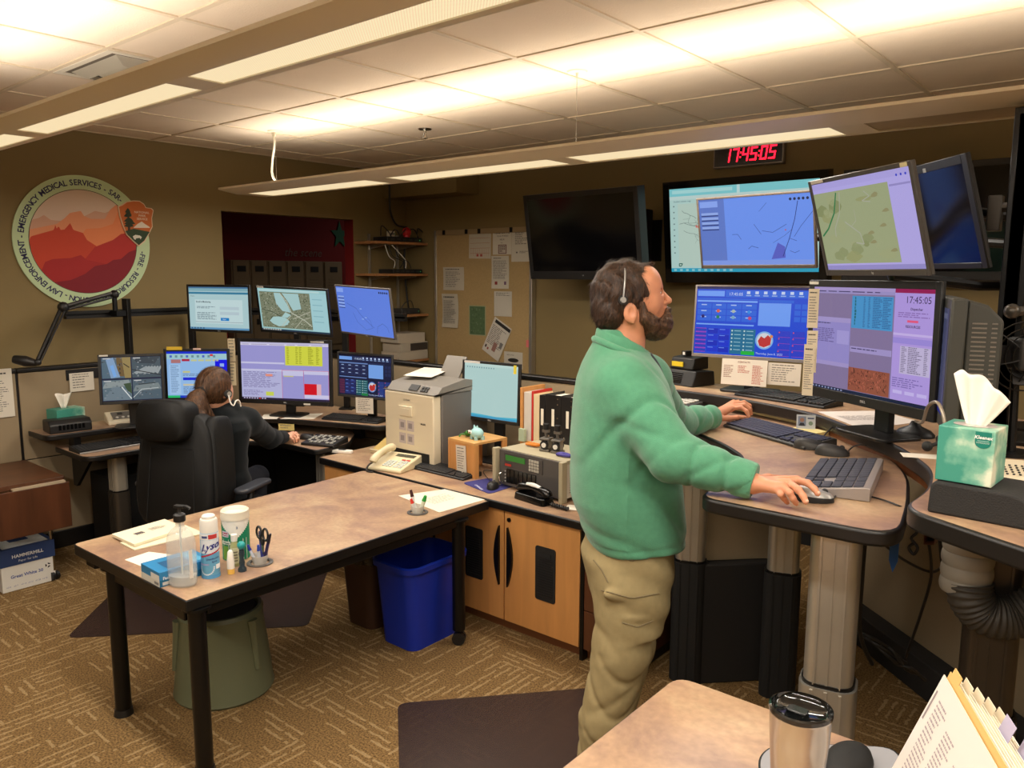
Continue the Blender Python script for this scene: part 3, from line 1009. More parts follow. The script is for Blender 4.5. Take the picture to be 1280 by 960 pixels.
def caster(mb, x, y, z, r=0.028, rot=0.0):
	T = mb.T.copy()
	mb.T = T @ Matrix.Translation((x, y, z)) @ Matrix.Rotation(rot, 4, 'Z')
	mb.cyl((0, -0.022, r), (0, -0.005, r), r, n=18)
	mb.cyl((0, 0.005, r), (0, 0.022, r), r, n=18)
	mb.cyl((0, -0.006, r), (0, 0.006, r), r * 0.5, n=10)
	mb.cyl((0, 0, r), (0, 0, r * 2.4), 0.008, n=8)
	mb.T = T
# chair mats on the carpet
MATP = mt('translucent_mat', (66, 50, 46), 0.35, alpha=0.62)
pa, pb, pc = ZP(83, 798, 0), ZP(385, 783, 0), ZP(415, 700, 0)
pd = pa + (pc - pb) * 1.35
m = MB(MATP)
m.prism(round_poly([pa, pb, pb + (pc - pb) * 1.35, pd], 0.05), 0.0005, 0.004)
single(m, 'chair_mat', 'dark translucent chair mat beneath the office chair of the seated operator', 'chair mat')
pa, pb = ZP(497, 880, 0), ZP(722, 862, 0)
d = (pb - pa)
nrm = Vector((d.y, -d.x, 0)).normalized()
m = MB(MATP)
m.prism(round_poly([pa, pa + d * 1.15, pa + d * 1.15 + nrm * 1.1, pa + nrm * 1.1], 0.05), 0.0005, 0.004)
single(m, 'chair_mat', 'dark translucent chair mat under the standing man', 'chair mat')
# wheeled work table
TZ = 0.682
t = thing('work_table', 'long mobile work table with mottled tan top and black tube legs, holding the cleaning supplies', 'table', (-2.97, 2.04, 0))
slab(t, 'tabletop', round_poly([(-0.46, -0.80), (0.455, -0.785), (0.44, 0.80), (-0.52, 0.80)], [0.03, 0.005, 0.005, 0.04]), TZ, 0.042)
for lx, ly, kind in ((-0.20, -0.745, 'g'), (0.42, -0.73, 'g'), (0.42, 0.60, 'c'), (-0.20, 0.60, 'c')):
	lg = MB(BLKM)
	lg.cyl((lx, ly, 0.03 if kind == 'g' else 0.075), (lx, ly, TZ - 0.04), 0.031, n=20)
	lg.cyl((lx, ly, TZ - 0.052), (lx, ly, TZ - 0.042), 0.05, n=20)
	lo = lg.build('leg', t)
	ft = MB(BLK)
	if kind == 'g':
		ft.cyl((lx, ly, 0.0), (lx, ly, 0.028), 0.038, 0.034, n=20)
		ft.build('glide', lo)
	else:
		caster(ft, lx, ly, 0, 0.032, 0.6)
		ft.build('caster', lo)
fr = MB(BLKM)
fr.box(-0.17, 0.39, -0.76, -0.70, TZ - 0.10, TZ - 0.0425).box(-0.17, 0.39, 0.57, 0.63, TZ - 0.10, TZ - 0.0425)
fr.box(0.40, 0.44, -0.7, 0.57, TZ - 0.08, TZ - 0.0425)
fr.build('underframe', t, 0.004)
# counter with cabinets
CY0, CY1 = 2.885, 3.60
CX0, CX1 = -3.955, -1.70
t = thing('counter', 'long tan laminate counter with black edge under the printer, radio and monitor', 'counter', (0, 0, 0))
slab(t, 'countertop', [(CX0, CY0 - 0.02), (CX1, CY0 - 0.02), (CX1, CY1), (CX0, CY1)], TZ, 0.042)
cab = [(-3.93, -2.985, 'low maple cabinet at the left end of the counter, behind the waste bins'), (-2.965, -2.005, 'maple two-door cabinet with black vent grilles under the counter'), (-1.985, -1.72, 'dark-sided end cabinet under the counter behind the standing man')]
for ci, (x0, x1, lb) in enumerate(cab):
	t = thing('base_cabinet', lb, 'cabinet', (0, 0, 0), group='cabinets under the counter')
	body = MB(MAPLE if ci < 2 else WALNUTV, BLKM)
	body.box(x0, x1, CY0 + 0.022, CY1 - 0.02, 0.055, TZ - 0.0445)
	body.box(x0 + 0.01, x1 - 0.01, CY0 + 0.07, CY1 - 0.04, 0.0, 0.054, 1)
	body.build('body', t, 0.001)
	kick = MB(wood('toe_kick_wood%d' % ci, (120, 74, 44), 0.2, 3, 0))
	kick.box(x0, x1, CY0 + 0.045, CY0 + 0.055, 0.0, 0.052)
	kick.build('toe_kick', t)
	if ci == 2:
		for k in range(3):
			d_ = MB(WALNUTV, STEEL).box(x0 + 0.004, x1 - 0.004, CY0 + 0.002, CY0 + 0.02, 0.06 + k * 0.195, 0.25 + k * 0.195)
			dd = d_.build('drawer', t, 0.002)
			MB(BLKM).tube([(x0 + 0.08, CY0 + 0.002, 0.2 + k * 0.195), (x0 + 0.09, CY0 - 0.02, 0.2 + k * 0.195), (x1 - 0.09, CY0 - 0.02, 0.2 + k * 0.195), (x1 - 0.08, CY0 + 0.002, 0.2 + k * 0.195)], 0.005).build('handle', dd)
		continue
	xm = (x0 + x1) / 2
	if ci == 1:
		xm = YP(630, 700, CY0).x
	for s_, (a, b) in enumerate(((x0 + 0.003, xm - 0.004), (xm + 0.004, x1 - 0.003))):
		d_ = MB(MAPLE).box(a, b, CY0 + 0.001, CY0 + 0.020, 0.062, TZ - 0.048)
		dd = d_.build('door', t, 0.0015)
		hx = (b - 0.035) if s_ == 0 else (a + 0.035)
		hm = MB(BLKM)
		n_ = 14
		sg = 1 if s_ == 0 else -1
		pts = [(hx + sg * 0.012, 0.555), (hx + sg * 0.012, 0.245)]
		arc = [(hx - sg * (0.03 * math.sin(PI * k / n_)) + sg * 0.01, 0.245 + 0.31 * k / n_) for k in range(n_ + 1)]
		hm.prism([(hx + sg * 0.012, 0.555), (hx + sg * 0.012, 0.245)] + arc[1:-1], CY0 - 0.014, CY0 + 0.0005, axis='y')
		hm.build('handle', dd)
		if ci == 1:
			cxg = (a + b) / 2 + (0.045 if s_ == 0 else 0.03)
			z0, z1 = 0.235, 0.505
			g = MB(BLKS, BLK)
			g.prism([(p[0], p[1]) for p in rrect(cxg - 0.06, cxg + 0.06, z0, z1, 0.012)], CY0 - 0.004, CY0 + 0.0008, axis='y')
			for k in range(16):
				g.box(cxg - 0.045, cxg + 0.045, CY0 - 0.006, CY0 - 0.004, z0 + 0.02 + k * 0.0125, z0 + 0.026 + k * 0.0125, 1)
			g.box(cxg - 0.035, cxg + 0.035, CY0 - 0.0062, CY0 - 0.004, z1 - 0.055, z1 - 0.03, 0)
			g.build('vent_grille', dd)
			if s_ == 1:
				MB(BLKM).cyl((a + 0.03, CY0 - 0.006, 0.595), (a + 0.03, CY0 + 0.0005, 0.595), 0.011, n=16).build('lock', dd)
	MB(BLKM).box(x1 + 0.0005, x1 + 0.019, CY0 + 0.004, CY1 - 0.03, 0.0, TZ - 0.045).build('end_panel', t)
# seated operator's console
t = thing('console_desk', 'low two-level corner console desk of the seated operator on the left', 'desk', (-4.9, 2.9, 0))
O = Vector((-4.9, 2.9, 0))
def loc2(pts, o=O):
	return [(p[0] - o[0], p[1] - o[1]) for p in pts]
FZ1, RZ1 = 0.72, 0.82
fp = [(-5.33, 1.86), (-4.84, 1.86), (-4.845, 2.2), (-4.80, 2.45), (-4.62, 2.72), (-4.34, 2.86), (-3.985, 2.865), (-3.985, 3.12), (-4.25, 3.40), (-5.33, 3.40)]
slab(t, 'keyboard_surface', loc2(round_poly(fp, [0.05, 0.09, 0.1, 0.15, 0.2, 0.12, 0.04, 0.08, 0.1, 0.0])), FZ1, 0.034)
rp = [(-5.45, 1.76), (-5.17, 1.77), (-5.14, 2.3), (-5.06, 2.62), (-4.88, 2.9), (-4.62, 3.05), (-4.2, 3.2), (-3.90, 3.30), (-3.80, 3.61), (-5.45, 3.61)]
slab(t, 'monitor_shelf', loc2(round_poly(rp, [0.03, 0.06, 0.1, 0.2, 0.2, 0.2, 0.1, 0.05, 0.03, 0.0])), RZ1, 0.036)
for x_, y_ in ((-5.22, 1.95), (-5.22, 2.9), (-4.2, 3.38)):
	br = MB(BLKM)
	br.T = Matrix.Translation((x_ + 4.9, y_ - 2.9, 0))
	br.box(-0.04, 0.04, -0.02, 0.02, FZ1 - 0.03, RZ1 - 0.037)
	br.build('shelf_bracket', t)
br = MB(BLKM)
br.T = Matrix.Translation((-5.2 + 4.9, 1.99 - 2.9, 0))
br.prism([(-0.17, FZ1 - 0.036), (0.16, FZ1 - 0.036), (-0.12, 0.44), (-0.17, 0.44)], -0.01, 0.01, axis='y')
br.build('gusset', t)
def lift_column(parent, name, x, y, w, d, z0, zs, z1, m1, m2, yaw=0.0):
	c = MB(m1, BLKM)
	c.T = Matrix.Translation((x, y, 0)) @ Matrix.Rotation(yaw, 4, 'Z')
	def ring(w_, d_, nrib):
		p = []
		base = rrect(-w_ / 2, w_ / 2, -d_ / 2, d_ / 2, min(w_, d_) * 0.32, 6)
		for i, q in enumerate(base):
			p.append(q)
		return p
	c.prism(ring(w * 0.86, d * 0.86, 0), zs, z1)
	for k in (-0.22, 0.0, 0.22):
		c.box(k * w - 0.003, k * w + 0.003, -d * 0.43 - 0.003, d * 0.43 + 0.003, zs, z1 - 0.002)
	c.prism(rrect(-w * 0.46, w * 0.46, -d * 0.46, d * 0.46, min(w, d) * 0.32, 6), zs - 0.006, zs + 0.004, 1)
	o = c.build(name, parent)
	c2 = MB(m2)
	c2.T = Matrix.Translation((x, y, 0)) @ Matrix.Rotation(yaw, 4, 'Z')
	c2.prism(ring(w, d, 0), z0, zs - 0.006)
	for k in (-0.25, 0.0, 0.25):
		c2.box(k * w - 0.004, k * w + 0.004, -d * 0.5 - 0.003, d * 0.5 + 0.003, z0, zs - 0.012)
	c2.build('outer_sleeve', o)
	return o
DALU = mt('dark_column_metal', (88, 80, 70), 0.4, 0.7)
lift_column(t, 'lift_column', -4.99 + 4.9, 2.10 - 2.9, 0.12, 0.10, 0.0, 0.45, FZ1 - 0.035, mt('pale_column_metal', (176, 168, 152), 0.4, 0.5), DALU)
lift_column(t, 'lift_column', -4.15 + 4.9, 3.05 - 2.9, 0.12, 0.10, 0.0, 0.45, FZ1 - 0.035, ALU, DALU)
b = MB(BLKS)
b.box(-5.42 + 4.9, -5.12 + 4.9, 2.1 - 2.9, 3.6 - 2.9, 0.0, 0.5)
b.box(-5.1 + 4.9, -4.1 + 4.9, 3.3 - 2.9, 3.6 - 2.9, 0.0, 0.5)
b.build('base_unit', t, 0.01)
fb = MB(BLKM)
fb.box(-5.05 + 4.9, -4.93 + 4.9, 1.9 - 2.9, 2.6 - 2.9, 0.0, 0.035)
fb.build('foot', t, 0.005)
# standing console
FZ2, RZ2 = 1.20, 1.27
O2 = Vector((-1.0, 3.0, 0))
t = thing('standing_desk', 'raised two-level console desk with curved mottled surfaces and ribbed aluminium columns beside the standing man', 'desk', tuple(O2))
fp = [(-0.955, 1.925), (-0.44, 1.925), (-0.49, 2.22), (-0.58, 2.6), (-0.76, 2.90), (-1.0, 3.12), (-1.45, 3.32), (-2.05, 3.36), (-2.05, 2.95), (-1.75, 2.90), (-1.45, 2.79), (-1.21, 2.62), (-1.065, 2.47), (-1.01, 2.30), (-0.975, 2.12)]
slab(t, 'keyboard_surface', loc2(round_poly(fp, [0.06, 0.11, 0.1, 0.2, 0.15, 0.15, 0.1, 0.03, 0.06, 0.1, 0.1, 0.08, 0.06, 0.06, 0.08]), O2), FZ2, 0.04, 0.010)
rp = [(-2.1, 3.30), (-1.77, 3.28), (-1.44, 3.235), (-1.05, 3.08), (-0.80, 2.82), (-0.63, 2.64), (-0.48, 2.38), (-0.435, 2.15), (-0.445, 1.93), (-0.19, 1.79), (0.25, 1.56), (0.55, 1.95), (0.38, 2.7), (-0.1, 3.3), (-0.7, 3.6), (-2.1, 3.6)]
slab(t, 'monitor_shelf', loc2(round_poly(rp, [0.02, 0.1, 0.15, 0.15, 0.1, 0.1, 0.1, 0.1, 0.07, 0.05, 0.04, 0.1, 0.2, 0.2, 0.2, 0.02]), O2), RZ2, 0.048, 0.008)
brd = [(-1.1, 3.16), (-0.83, 2.88), (-0.64, 2.70), (-0.47, 2.42), (-0.41, 2.17), (-0.40, 1.97)]
bs = MB(wood('curved_back_board', (120, 70, 38), 0.3, 3, 2))
bb = smooth_poly(brd, 5, sharp=(0, 5))[:26]
for (ax_, ay_), (bx_, by_) in zip(bb[:-1], bb[1:]):
	bs.add([(ax_ + 1, ay_ - 3, 1.18), (bx_ + 1, by_ - 3, 1.18), (bx_ + 1, by_ - 3, 1.222), (ax_ + 1, ay_ - 3, 1.222), (ax_ + 1.02, ay_ - 3 + 0.01, 1.18), (bx_ + 1.02, by_ - 3 + 0.01, 1.18), (bx_ + 1.02, by_ - 3 + 0.01, 1.222), (ax_ + 1.02, ay_ - 3 + 0.01, 1.222)], [(3, 2, 1, 0), (4, 5, 6, 7), (0, 1, 5, 4), (3, 7, 6, 2)])
bs.build('back_board', t)
lift_column(t, 'lift_column', 0.37, -0.91, 0.145, 0.13, 0.0, 0.72, FZ2 - 0.041, ALU, ALU, math.radians(12))
c2 = ZP(850, 852, 0)
lift_column(t, 'lift_column', c2.x + 1.0 + 0.0, c2.y - 3.0 + 0.06, 0.15, 0.13, 0.0, 0.56, FZ2 - 0.041, ALU, BLKS, math.radians(20))
c3 = ZP(978, 850, 0)
lift_column(t, 'lift_column', c3.x + 1.0 + 0.02, c3.y - 3.0 - 0.12, 0.15, 0.13, 0.0, 0.56, FZ2 - 0.041, ALU, BLKS, math.radians(20))
c4 = AT(1246, 700, 2.05)
lift_column(t, 'lift_column', c4.x + 1.0, c4.y - 3.0, 0.15, 0.13, 0.0, 0.66, RZ2 - 0.05, DALU, DALU, math.radians(12))
a_, b_ = Vector((c2.x + 1.07, c2.y - 3 + 0.03, 0)), Vector((c3.x + 1 - 0.05, c3.y - 3 - 0.05, 0))
ang_ = math.atan2(b_.y - a_.y, b_.x - a_.x)
L_ = (b_ - a_).length
m = MB(FABD)
m.T = Matrix.Translation(a_) @ Matrix.Rotation(ang_, 4, 'Z')
m.box(0, L_, 0, 0.3, 0, 0.55)
m.build('base_unit', t, 0.006)
m = MB(FABRIC)
m.T = Matrix.Translation(a_) @ Matrix.Rotation(ang_, 4, 'Z')
m.box(0, L_, 0.05, 0.08, 0.551, 1.15)
m.build('modesty_panel', t, 0.004)
m = MB(FABD)
e0, e1 = ZP(1062, 800, 0.0), ZP(1192, 905, 0.0)
ang2 = math.atan2(e1.y - e0.y, e1.x - e0.x)
m.T = Matrix.Translation(e0 - O2) @ Matrix.Rotation(ang2, 4, 'Z')
m.box(-0.3, (e1 - e0).length + 0.5, 0, 0.10, 0, 0.16)
m.build('base_rail', t, 0.006)
m = MB(FABRIC)
m.T = Matrix.Translation(e0 - O2) @ Matrix.Rotation(ang2, 4, 'Z')
m.box(-0.3, (e1 - e0).length + 0.5, 0.101, 0.125, 0.0, 1.15)
m.build('modesty_panel', t, 0.004)
m = MB(BLKM)
m.T = Matrix.Translation((0.37, -0.91, 0)) @ Matrix.Rotation(math.radians(12), 4, 'Z')
m.box(-0.05, 0.05, -0.1, 0.75, 0.0, 0.03)
m.build('foot', t, 0.005)
# foreground table
FGZ = 0.88
t = thing('side_table', 'mottled tan table corner in the right foreground under the steel tumbler', 'table', (0, 1.2, 0))
slab(t, 'tabletop', round_poly([(-0.81, -0.75), (1.2, -0.75), (1.2, 0.365), (-0.81, 0.365)], [0.02, 0.02, 0.05, 0.05]), FGZ, 0.04)
for lx, ly in ((-0.6, -0.6), (1.05, -0.6), (1.05, 0.22), (-0.6, 0.22)):
	MB(BLKM).cyl((lx, ly, 0), (lx, ly, FGZ - 0.04), 0.03, n=18).build('leg', t)
# walnut cart with drop leaf
LX = -4.80
cz = XP(84, 596, LX).z
t = thing('drop_leaf_cart', 'walnut laminate rolling cart with hanging drop leaf at far left', 'cart', (-5.12, 1.25, 0))
yR = XP(84, 600, LX).y - 1.25
m = MB(WALNUT)
m.prism(rrect(-0.32, 0.29, -0.55, yR, 0.015), cz - 0.028, cz)
m.build('tabletop', t, 0.002)
zl = XP(87, 658, LX).z
m = MB(WALNUTV)
m.T = Matrix.Translation((0.31, 0, 0))
m.prism([(-0.55, zl), (yR + 0.01, zl), (yR + 0.01, cz - 0.03), (-0.55, cz - 0.03)], -0.01, 0.012, axis='x')
m.build('drop_leaf', t, 0.003)
hg = MB(mt('hinge_strip', (196, 178, 150), 0.4, 0.3))
hg.box(0.292, 0.322, yR - 0.28, yR - 0.01, cz - 0.029, cz - 0.018)
hg.box(0.292, 0.322, -0.5, yR - 0.42, cz - 0.029, cz - 0.018)
hg.build('hinge', t)
CHR = mt('chrome', (170, 165, 155), 0.2, 1.0)
for lx, ly in ((0.18, yR - 0.06), (-0.26, yR - 0.06), (0.18, -0.47), (-0.26, -0.47)):
	l = MB(CHR)
	l.cyl((lx, ly, 0.06), (lx, ly, cz - 0.03), 0.011, n=12)
	lo = l.build('leg', t)
	c_ = MB(BLK)
	caster(c_, lx, ly, 0, 0.026, 0.3)
	c_.build('caster', lo)
BXF = -4.93
b0, b1 = XP(4, 745, BXF), XP(70, 722, BXF)
zt = XP(2, 702, BXF).z
ztop = XP(66, 674, BXF).z
t = thing('paper_carton', 'white and navy copier-paper carton with lid on the carpet under the walnut cart', 'box', (BXF, (b0.y + b1.y) / 2, 0), (0, 0, PI / 2))
bw = (b1.y - b0.y)
NAVY = mt('navy_card', (36, 58, 104), 0.6)
CARD = mt('white_card', (226, 224, 216), 0.7)
hb = max(ztop, 0.2)
MB(CARD).box(-bw / 2, bw / 2, 0.0, 0.40, 0.001, hb - 0.01).build('carton_body', t, 0.002)
ml = MB(NAVY, CARD)
ml.box(-bw / 2 - 0.004, bw / 2 + 0.004, -0.004, 0.404, hb * 0.60, hb)
ml.box(-bw / 2 + 0.02, bw / 2 - 0.02, 0.02, 0.38, hb, hb + 0.0006, 1)
ml.box(-0.05, 0.05, 0.12, 0.2, hb + 0.0006, hb + 0.001, 0)
lid = ml.build('lid', t, 0.002)
m = MB(PRINT)
m.text('HAMMERMILL', 0, hb * 0.77, 0.027, (225, 225, 225), -0.0046, align='CENTER', bold=0.02)
m.text('Paper for Life', 0, hb * 0.665, 0.018, (225, 225, 225), -0.0046, align='CENTER')
m.build('lid_lettering', lid)
m = MB(PRINT)
m.text('Great White 30', -0.01, hb * 0.30, 0.026, (60, 84, 160), -0.0006, align='CENTER', bold=0.02)
for k in range(6):
	m.text('o3 %d' % (k * 7), -bw / 2 + 0.02 + k * 0.037, hb * 0.10, 0.012, (90, 110, 170), -0.0006)
A = Art(m, 0, bw / 2 - 0.055, bw / 2 - 0.02, hb * 0.34, hb * 0.34 + 0.035, -0.0002)
for k in range(3):
	a = k * 2 * PI / 3 + 0.5
	A.poly([(0.5 + 0.45 * math.cos(a), 0.5 + 0.45 * math.sin(a)), (0.5 + 0.5 * math.cos(a + 1.2), 0.5 + 0.5 * math.sin(a + 1.2)), (0.5 + 0.22 * math.cos(a + 1.2), 0.5 + 0.22 * math.sin(a + 1.2)), (0.5 + 0.2 * math.cos(a), 0.5 + 0.2 * math.sin(a))], (30, 30, 30))
m.build('carton_lettering', t)
# green stool
sc0, sr = ZP(222, 856, 0), ZP(341, 856, 0)
c = ZP(281, 858, 0)
R = (sr - sc0).length / 2
STG = mt('olive_green_plastic', (100, 104, 78), 0.5, bump=(200, 0.15, 0.001))
t = thing('step_stool', 'olive green round plastic stool with black seat under the work table', 'stool', c)
m = MB(STG)
m.lathe([(R * 0.96, 0.0), (R, 0.012), (R * 0.98, 0.03), (R * 0.90, 0.2), (R * 0.82, 0.335), (R * 0.84, 0.36), (R * 0.80, 0.375), (R * 0.74, 0.375), (R * 0.72, 0.34), (0.001, 0.34)], 40)
m.build('body', t)
m = MB(BLKS)
m.lathe([(R * 0.715, 0.341), (R * 0.715, 0.358), (R * 0.66, 0.366), (0.001, 0.36)], 36)
m.build('seat_pad', t)
for a in (0.25, 2.4, -1.9):
	g = MB(STG)
	pts = [(R * (1.0 - 0.5 * z_) * math.cos(a), R * (1.0 - 0.5 * z_) * math.sin(a), z_) for z_ in (0.13, 0.2, 0.28, 0.345)]
	g.tube(pts, 0.02, 10, radii=[0.012, 0.016, 0.019, 0.024])
	g.build('grip_rib', t)
# waste bins
def bin_(name, label, cx, cy, w, d, h, mat, yaw=0.0, taper=0.8, liner=False):
	t = thing(name, label, 'bin', (cx, cy, 0.001), (0, 0, yaw), 'waste bins under the work table')
	m = MB(mat)
	N = 8
	def ringp(s, z, r=0.06, o=0.0):
		return [(x_, y_, z) for x_, y_ in rrect(-w / 2 * s - o, w / 2 * s + o, -d / 2 * s - o, d / 2 * s + o, r * s + o, N)]
	rings = [ringp(taper, 0), ringp(taper + (1 - taper) * 0.9, h * 0.93), ringp(1, h * 0.93, o=0.004), ringp(1, h * 0.93, o=0.012), ringp(1, h * 0.99, o=0.014), ringp(1, h, o=0.008), ringp(1, h, o=0.0), ringp(taper, 0.01, o=-0.004)]
	vs = [p for r_ in rings for p in r_]
	n = len(rings[0])
	fs = []
	for j in range(len(rings) - 1):
		for i in range(n):
			fs.append((j * n + i, j * n + (i + 1) % n, (j + 1) * n + (i + 1) % n, (j + 1) * n + i))
	fs.append(tuple(range(n - 1, -1, -1)))
	fs.append(tuple(7 * n + i for i in range(n)))
	m.add(vs, fs)
	m.build('bin_body', t, smooth=50)
	if liner:
		g = MB(mt('bin_liner', (34, 34, 32), 0.25, alpha=0.85))
		rs = random.Random(3)
		r1 = [(x_, y_, h * 0.86 + rs.random() * 0.02) for x_, y_ in rrect(-w / 2 - 0.016, w / 2 + 0.016, -d / 2 - 0.016, d / 2 + 0.016, 0.07, N)]
		r2 = [(x_, y_, h + 0.006 + rs.random() * 0.006) for x_, y_ in rrect(-w / 2 - 0.014, w / 2 + 0.014, -d / 2 - 0.014, d / 2 + 0.014, 0.07, N)]
		r3 = [(x_ + rs.uniform(-.012, .012), y_ + rs.uniform(-.012, .012), h * 0.8) for x_, y_ in rrect(-w / 2 + 0.02, w / 2 - 0.02, -d / 2 + 0.02, d / 2 - 0.02, 0.05, N)]
		r4 = [(x_ * 0.7 + rs.uniform(-.02, .02), y_ * 0.7 + rs.uniform(-.02, .02), h * 0.3) for x_, y_ in rrect(-w / 2 + 0.03, w / 2 - 0.03, -d / 2 + 0.03, d / 2 - 0.03, 0.05, N)]
		vs = r1 + r2 + r3 + r4
		n = len(r1)
		fs = []
		for j in range(3):
			for i in range(n):
				fs.append((j * n + i, j * n + (i + 1) % n, (j + 1) * n + (i + 1) % n, (j + 1) * n + i))
		g.add(vs, fs)
		g.build('liner', t, smooth=60)
	return t
BLUE = mt('blue_plastic', (20, 48, 168), 0.4, bump=(300, 0.15, 0.0006))
BROWN = mt('brown_plastic', (66, 42, 30), 0.5)
b0 = ZP(527, 815, 0); b1 = ZP(490, 793, 0); b2 = ZP(567, 795, 0)
yaw = math.atan2((b2 - b0).y, (b2 - b0).x) - PI / 2
cx, cy = ((b1 + b2) / 2).x, ((b1 + b2) / 2).y
bin_('recycling_bin', 'empty blue rectangular recycling bin beside the table leg', cx - 0.01, cy + 0.0, 0.285, 0.40, 0.43, BLUE, yaw, 0.82)
b3 = ZP(487, 780, 0)
bin_('waste_bin', 'dark brown waste bin with black liner behind the blue recycling bin', cx - 0.33, cy - 0.0, 0.25, 0.34, 0.40, BROWN, yaw, 0.82, True)
# monitors
def PN(c, k):
	return Vector((c[0] * k, c[1] * k, CAMH + (c[2] - CAMH) * k))
def monitor(label, c, W, H, yaw, tilt, paint, bez=0.018, chin=None, body=None, thick=0.035, name='monitor', cat='monitor', group=None, stand=None, logo=None, logocol=(190, 190, 190), sticker=None, roll=0.0, off=False, arm=None):
	"""c centre of the front; paint(Art) draws in 0..1 picture units"""
	body = body or BLK
	t = thing(name, label, cat, mat=frame(c, math.radians(yaw), math.radians(tilt), roll), group=group)
	chin = bez if chin is None else chin
	h = MB(body)
	h.box(-W / 2, W / 2, 0.004, 0.016 if thick < 0.05 else thick, -H / 2, H / 2)
	if thick < 0.05:
		h.box(-W * 0.42, W * 0.42, 0.016, thick, -H * 0.4, H * 0.4)
	h.box(-W / 2, -W / 2 + bez, 0, 0.004, -H / 2, H / 2)
	h.box(W / 2 - bez, W / 2, 0, 0.004, -H / 2, H / 2)
	h.box(-W / 2 + bez, W / 2 - bez, 0, 0.004, H / 2 - bez, H / 2)
	h.box(-W / 2 + bez, W / 2 - bez, 0, 0.004, -H / 2, -H / 2 + chin)
	h.box(-W * 0.3, W * 0.3, thick, thick + 0.025, -H * 0.3, H * 0.3)
	ho = h.build('housing', t, 0.002)
	x0, x1, z0, z1 = -W / 2 + bez, W / 2 - bez, -H / 2 + chin, H / 2 - bez
	Mi = t.matrix_world.inverted()
	if stand is not None:
		zs, off_ = stand
		cw_ = Vector(c)
		bk = Matrix.Rotation(math.radians(yaw), 4, 'Z') @ Vector((0, 0.075 + off_, 0))
		f_ = MB(STANDM)
		f_.T = Mi @ Matrix.Translation((cw_.x + bk.x, cw_.y + bk.y, 0)) @ Matrix.Rotation(math.radians(yaw), 4, 'Z')
		f_.box(-0.035, 0.035, -0.012, 0.012, zs + 0.01, c[2] + 0.02)
		f_.box(-0.03, 0.03, -0.05 - off_, 0.0, c[2] - 0.03, c[2] + 0.03)
		f_.build('stand_neck', t, 0.004)
		f_ = MB(STANDM)
		f_.T = Mi @ Matrix.Translation((cw_.x + bk.x, cw_.y + bk.y, 0)) @ Matrix.Rotation(math.radians(yaw), 4, 'Z')
		f_.prism(rrect(-0.12, 0.12, -0.11, 0.06, 0.03), zs + 0.0005, zs + 0.012)
		f_.build('stand_base', t, 0.003)
	if arm:
		f_ = MB(BLKM)
		f_.T = Mi
		a_ = t.matrix_world @ Vector((0, thick + 0.02, 0))
		pts_ = [a_] + [Vector(p_) for p_ in arm]
		f_.tube(pts_, 0.018, 10, smooth=0)
		f_.build('mount_arm', t)
	if off:
		s = MB(mt('dark_screen', (9, 9, 12), 0.12, spec=0.5))
		s.box(x0, x1, 0.0025, 0.0039, z0, z1)
		s.build('screen', t, label='dark blank screen')
	else:
		s = MB(SCREEN)
		A = Art(s, 0, x0, x1, z0, z1, 0.0039, 0.00012)
		paint(A)
		s.build('screen', t, smooth=0)
	if logo:
		m = MB(PRINT)
		m.text(logo, 0, -H / 2 + chin * 0.5 - 0.004, 0.011, logocol, -0.0003, align='CENTER', bold=0.02)
		m.build('maker_mark', t)
	if sticker:
		m = MB(PRINT)
		for (sx, sz, sw, sh, scol) in sticker:
			m.box(sx, sx + sw, -0.0012, -0.0002, sz, sz + sh, 0, lin(scol))
		m.build('asset_sticker', t)
	return t
WB = (150, 176, 226)
def p_login(A):
	A.rect(0, 0, 1, 1, (176, 208, 212), 0)
	A.rect(0, 0, 1, 0.10, (132, 176, 188), 1)
	A.rect(0, 0, 1, 0.035, (70, 112, 150), 2)
	A.rect(0, 0.12, 1, 0.17, (60, 128, 160), 1)
	A.text('Finance', 0.03, 0.23, 0.012, (90, 90, 90), 2)
	A.rect(0.1, 0.30, 0.9, 0.86, (198, 222, 224), 1)
	A.text('Enroll in Monitoring', 0.12, 0.37, 0.016, (40, 50, 60), 2, bold=0.02)
	A.lines(0.13, 0.46, 0.46, 0.52, 2, (120, 140, 150), 2)
	A.lines(0.13, 0.60, 0.46, 0.78, 6, (120, 140, 150), 2)
	A.rect(0.52, 0.46, 0.84, 0.53, (186, 206, 214), 2)
	A.rect(0.52, 0.58, 0.84, 0.65, (186, 206, 214), 2)
	A.rect(0.53, 0.72, 0.67, 0.79, (30, 130, 200), 2)
	A.text('Submit', 0.56, 0.77, 0.011, (240, 240, 250), 3)
	A.rect(0.1, 0.82, 0.9, 0.83, (140, 150, 160), 2)
	A.rect(0, 0.955, 1, 1, (96, 150, 190), 3)
	for k in range(5):
		A.rect(0.02 + k * 0.05, 0.96, 0.045 + k * 0.05, 0.99, (60, 90, 120), 4)
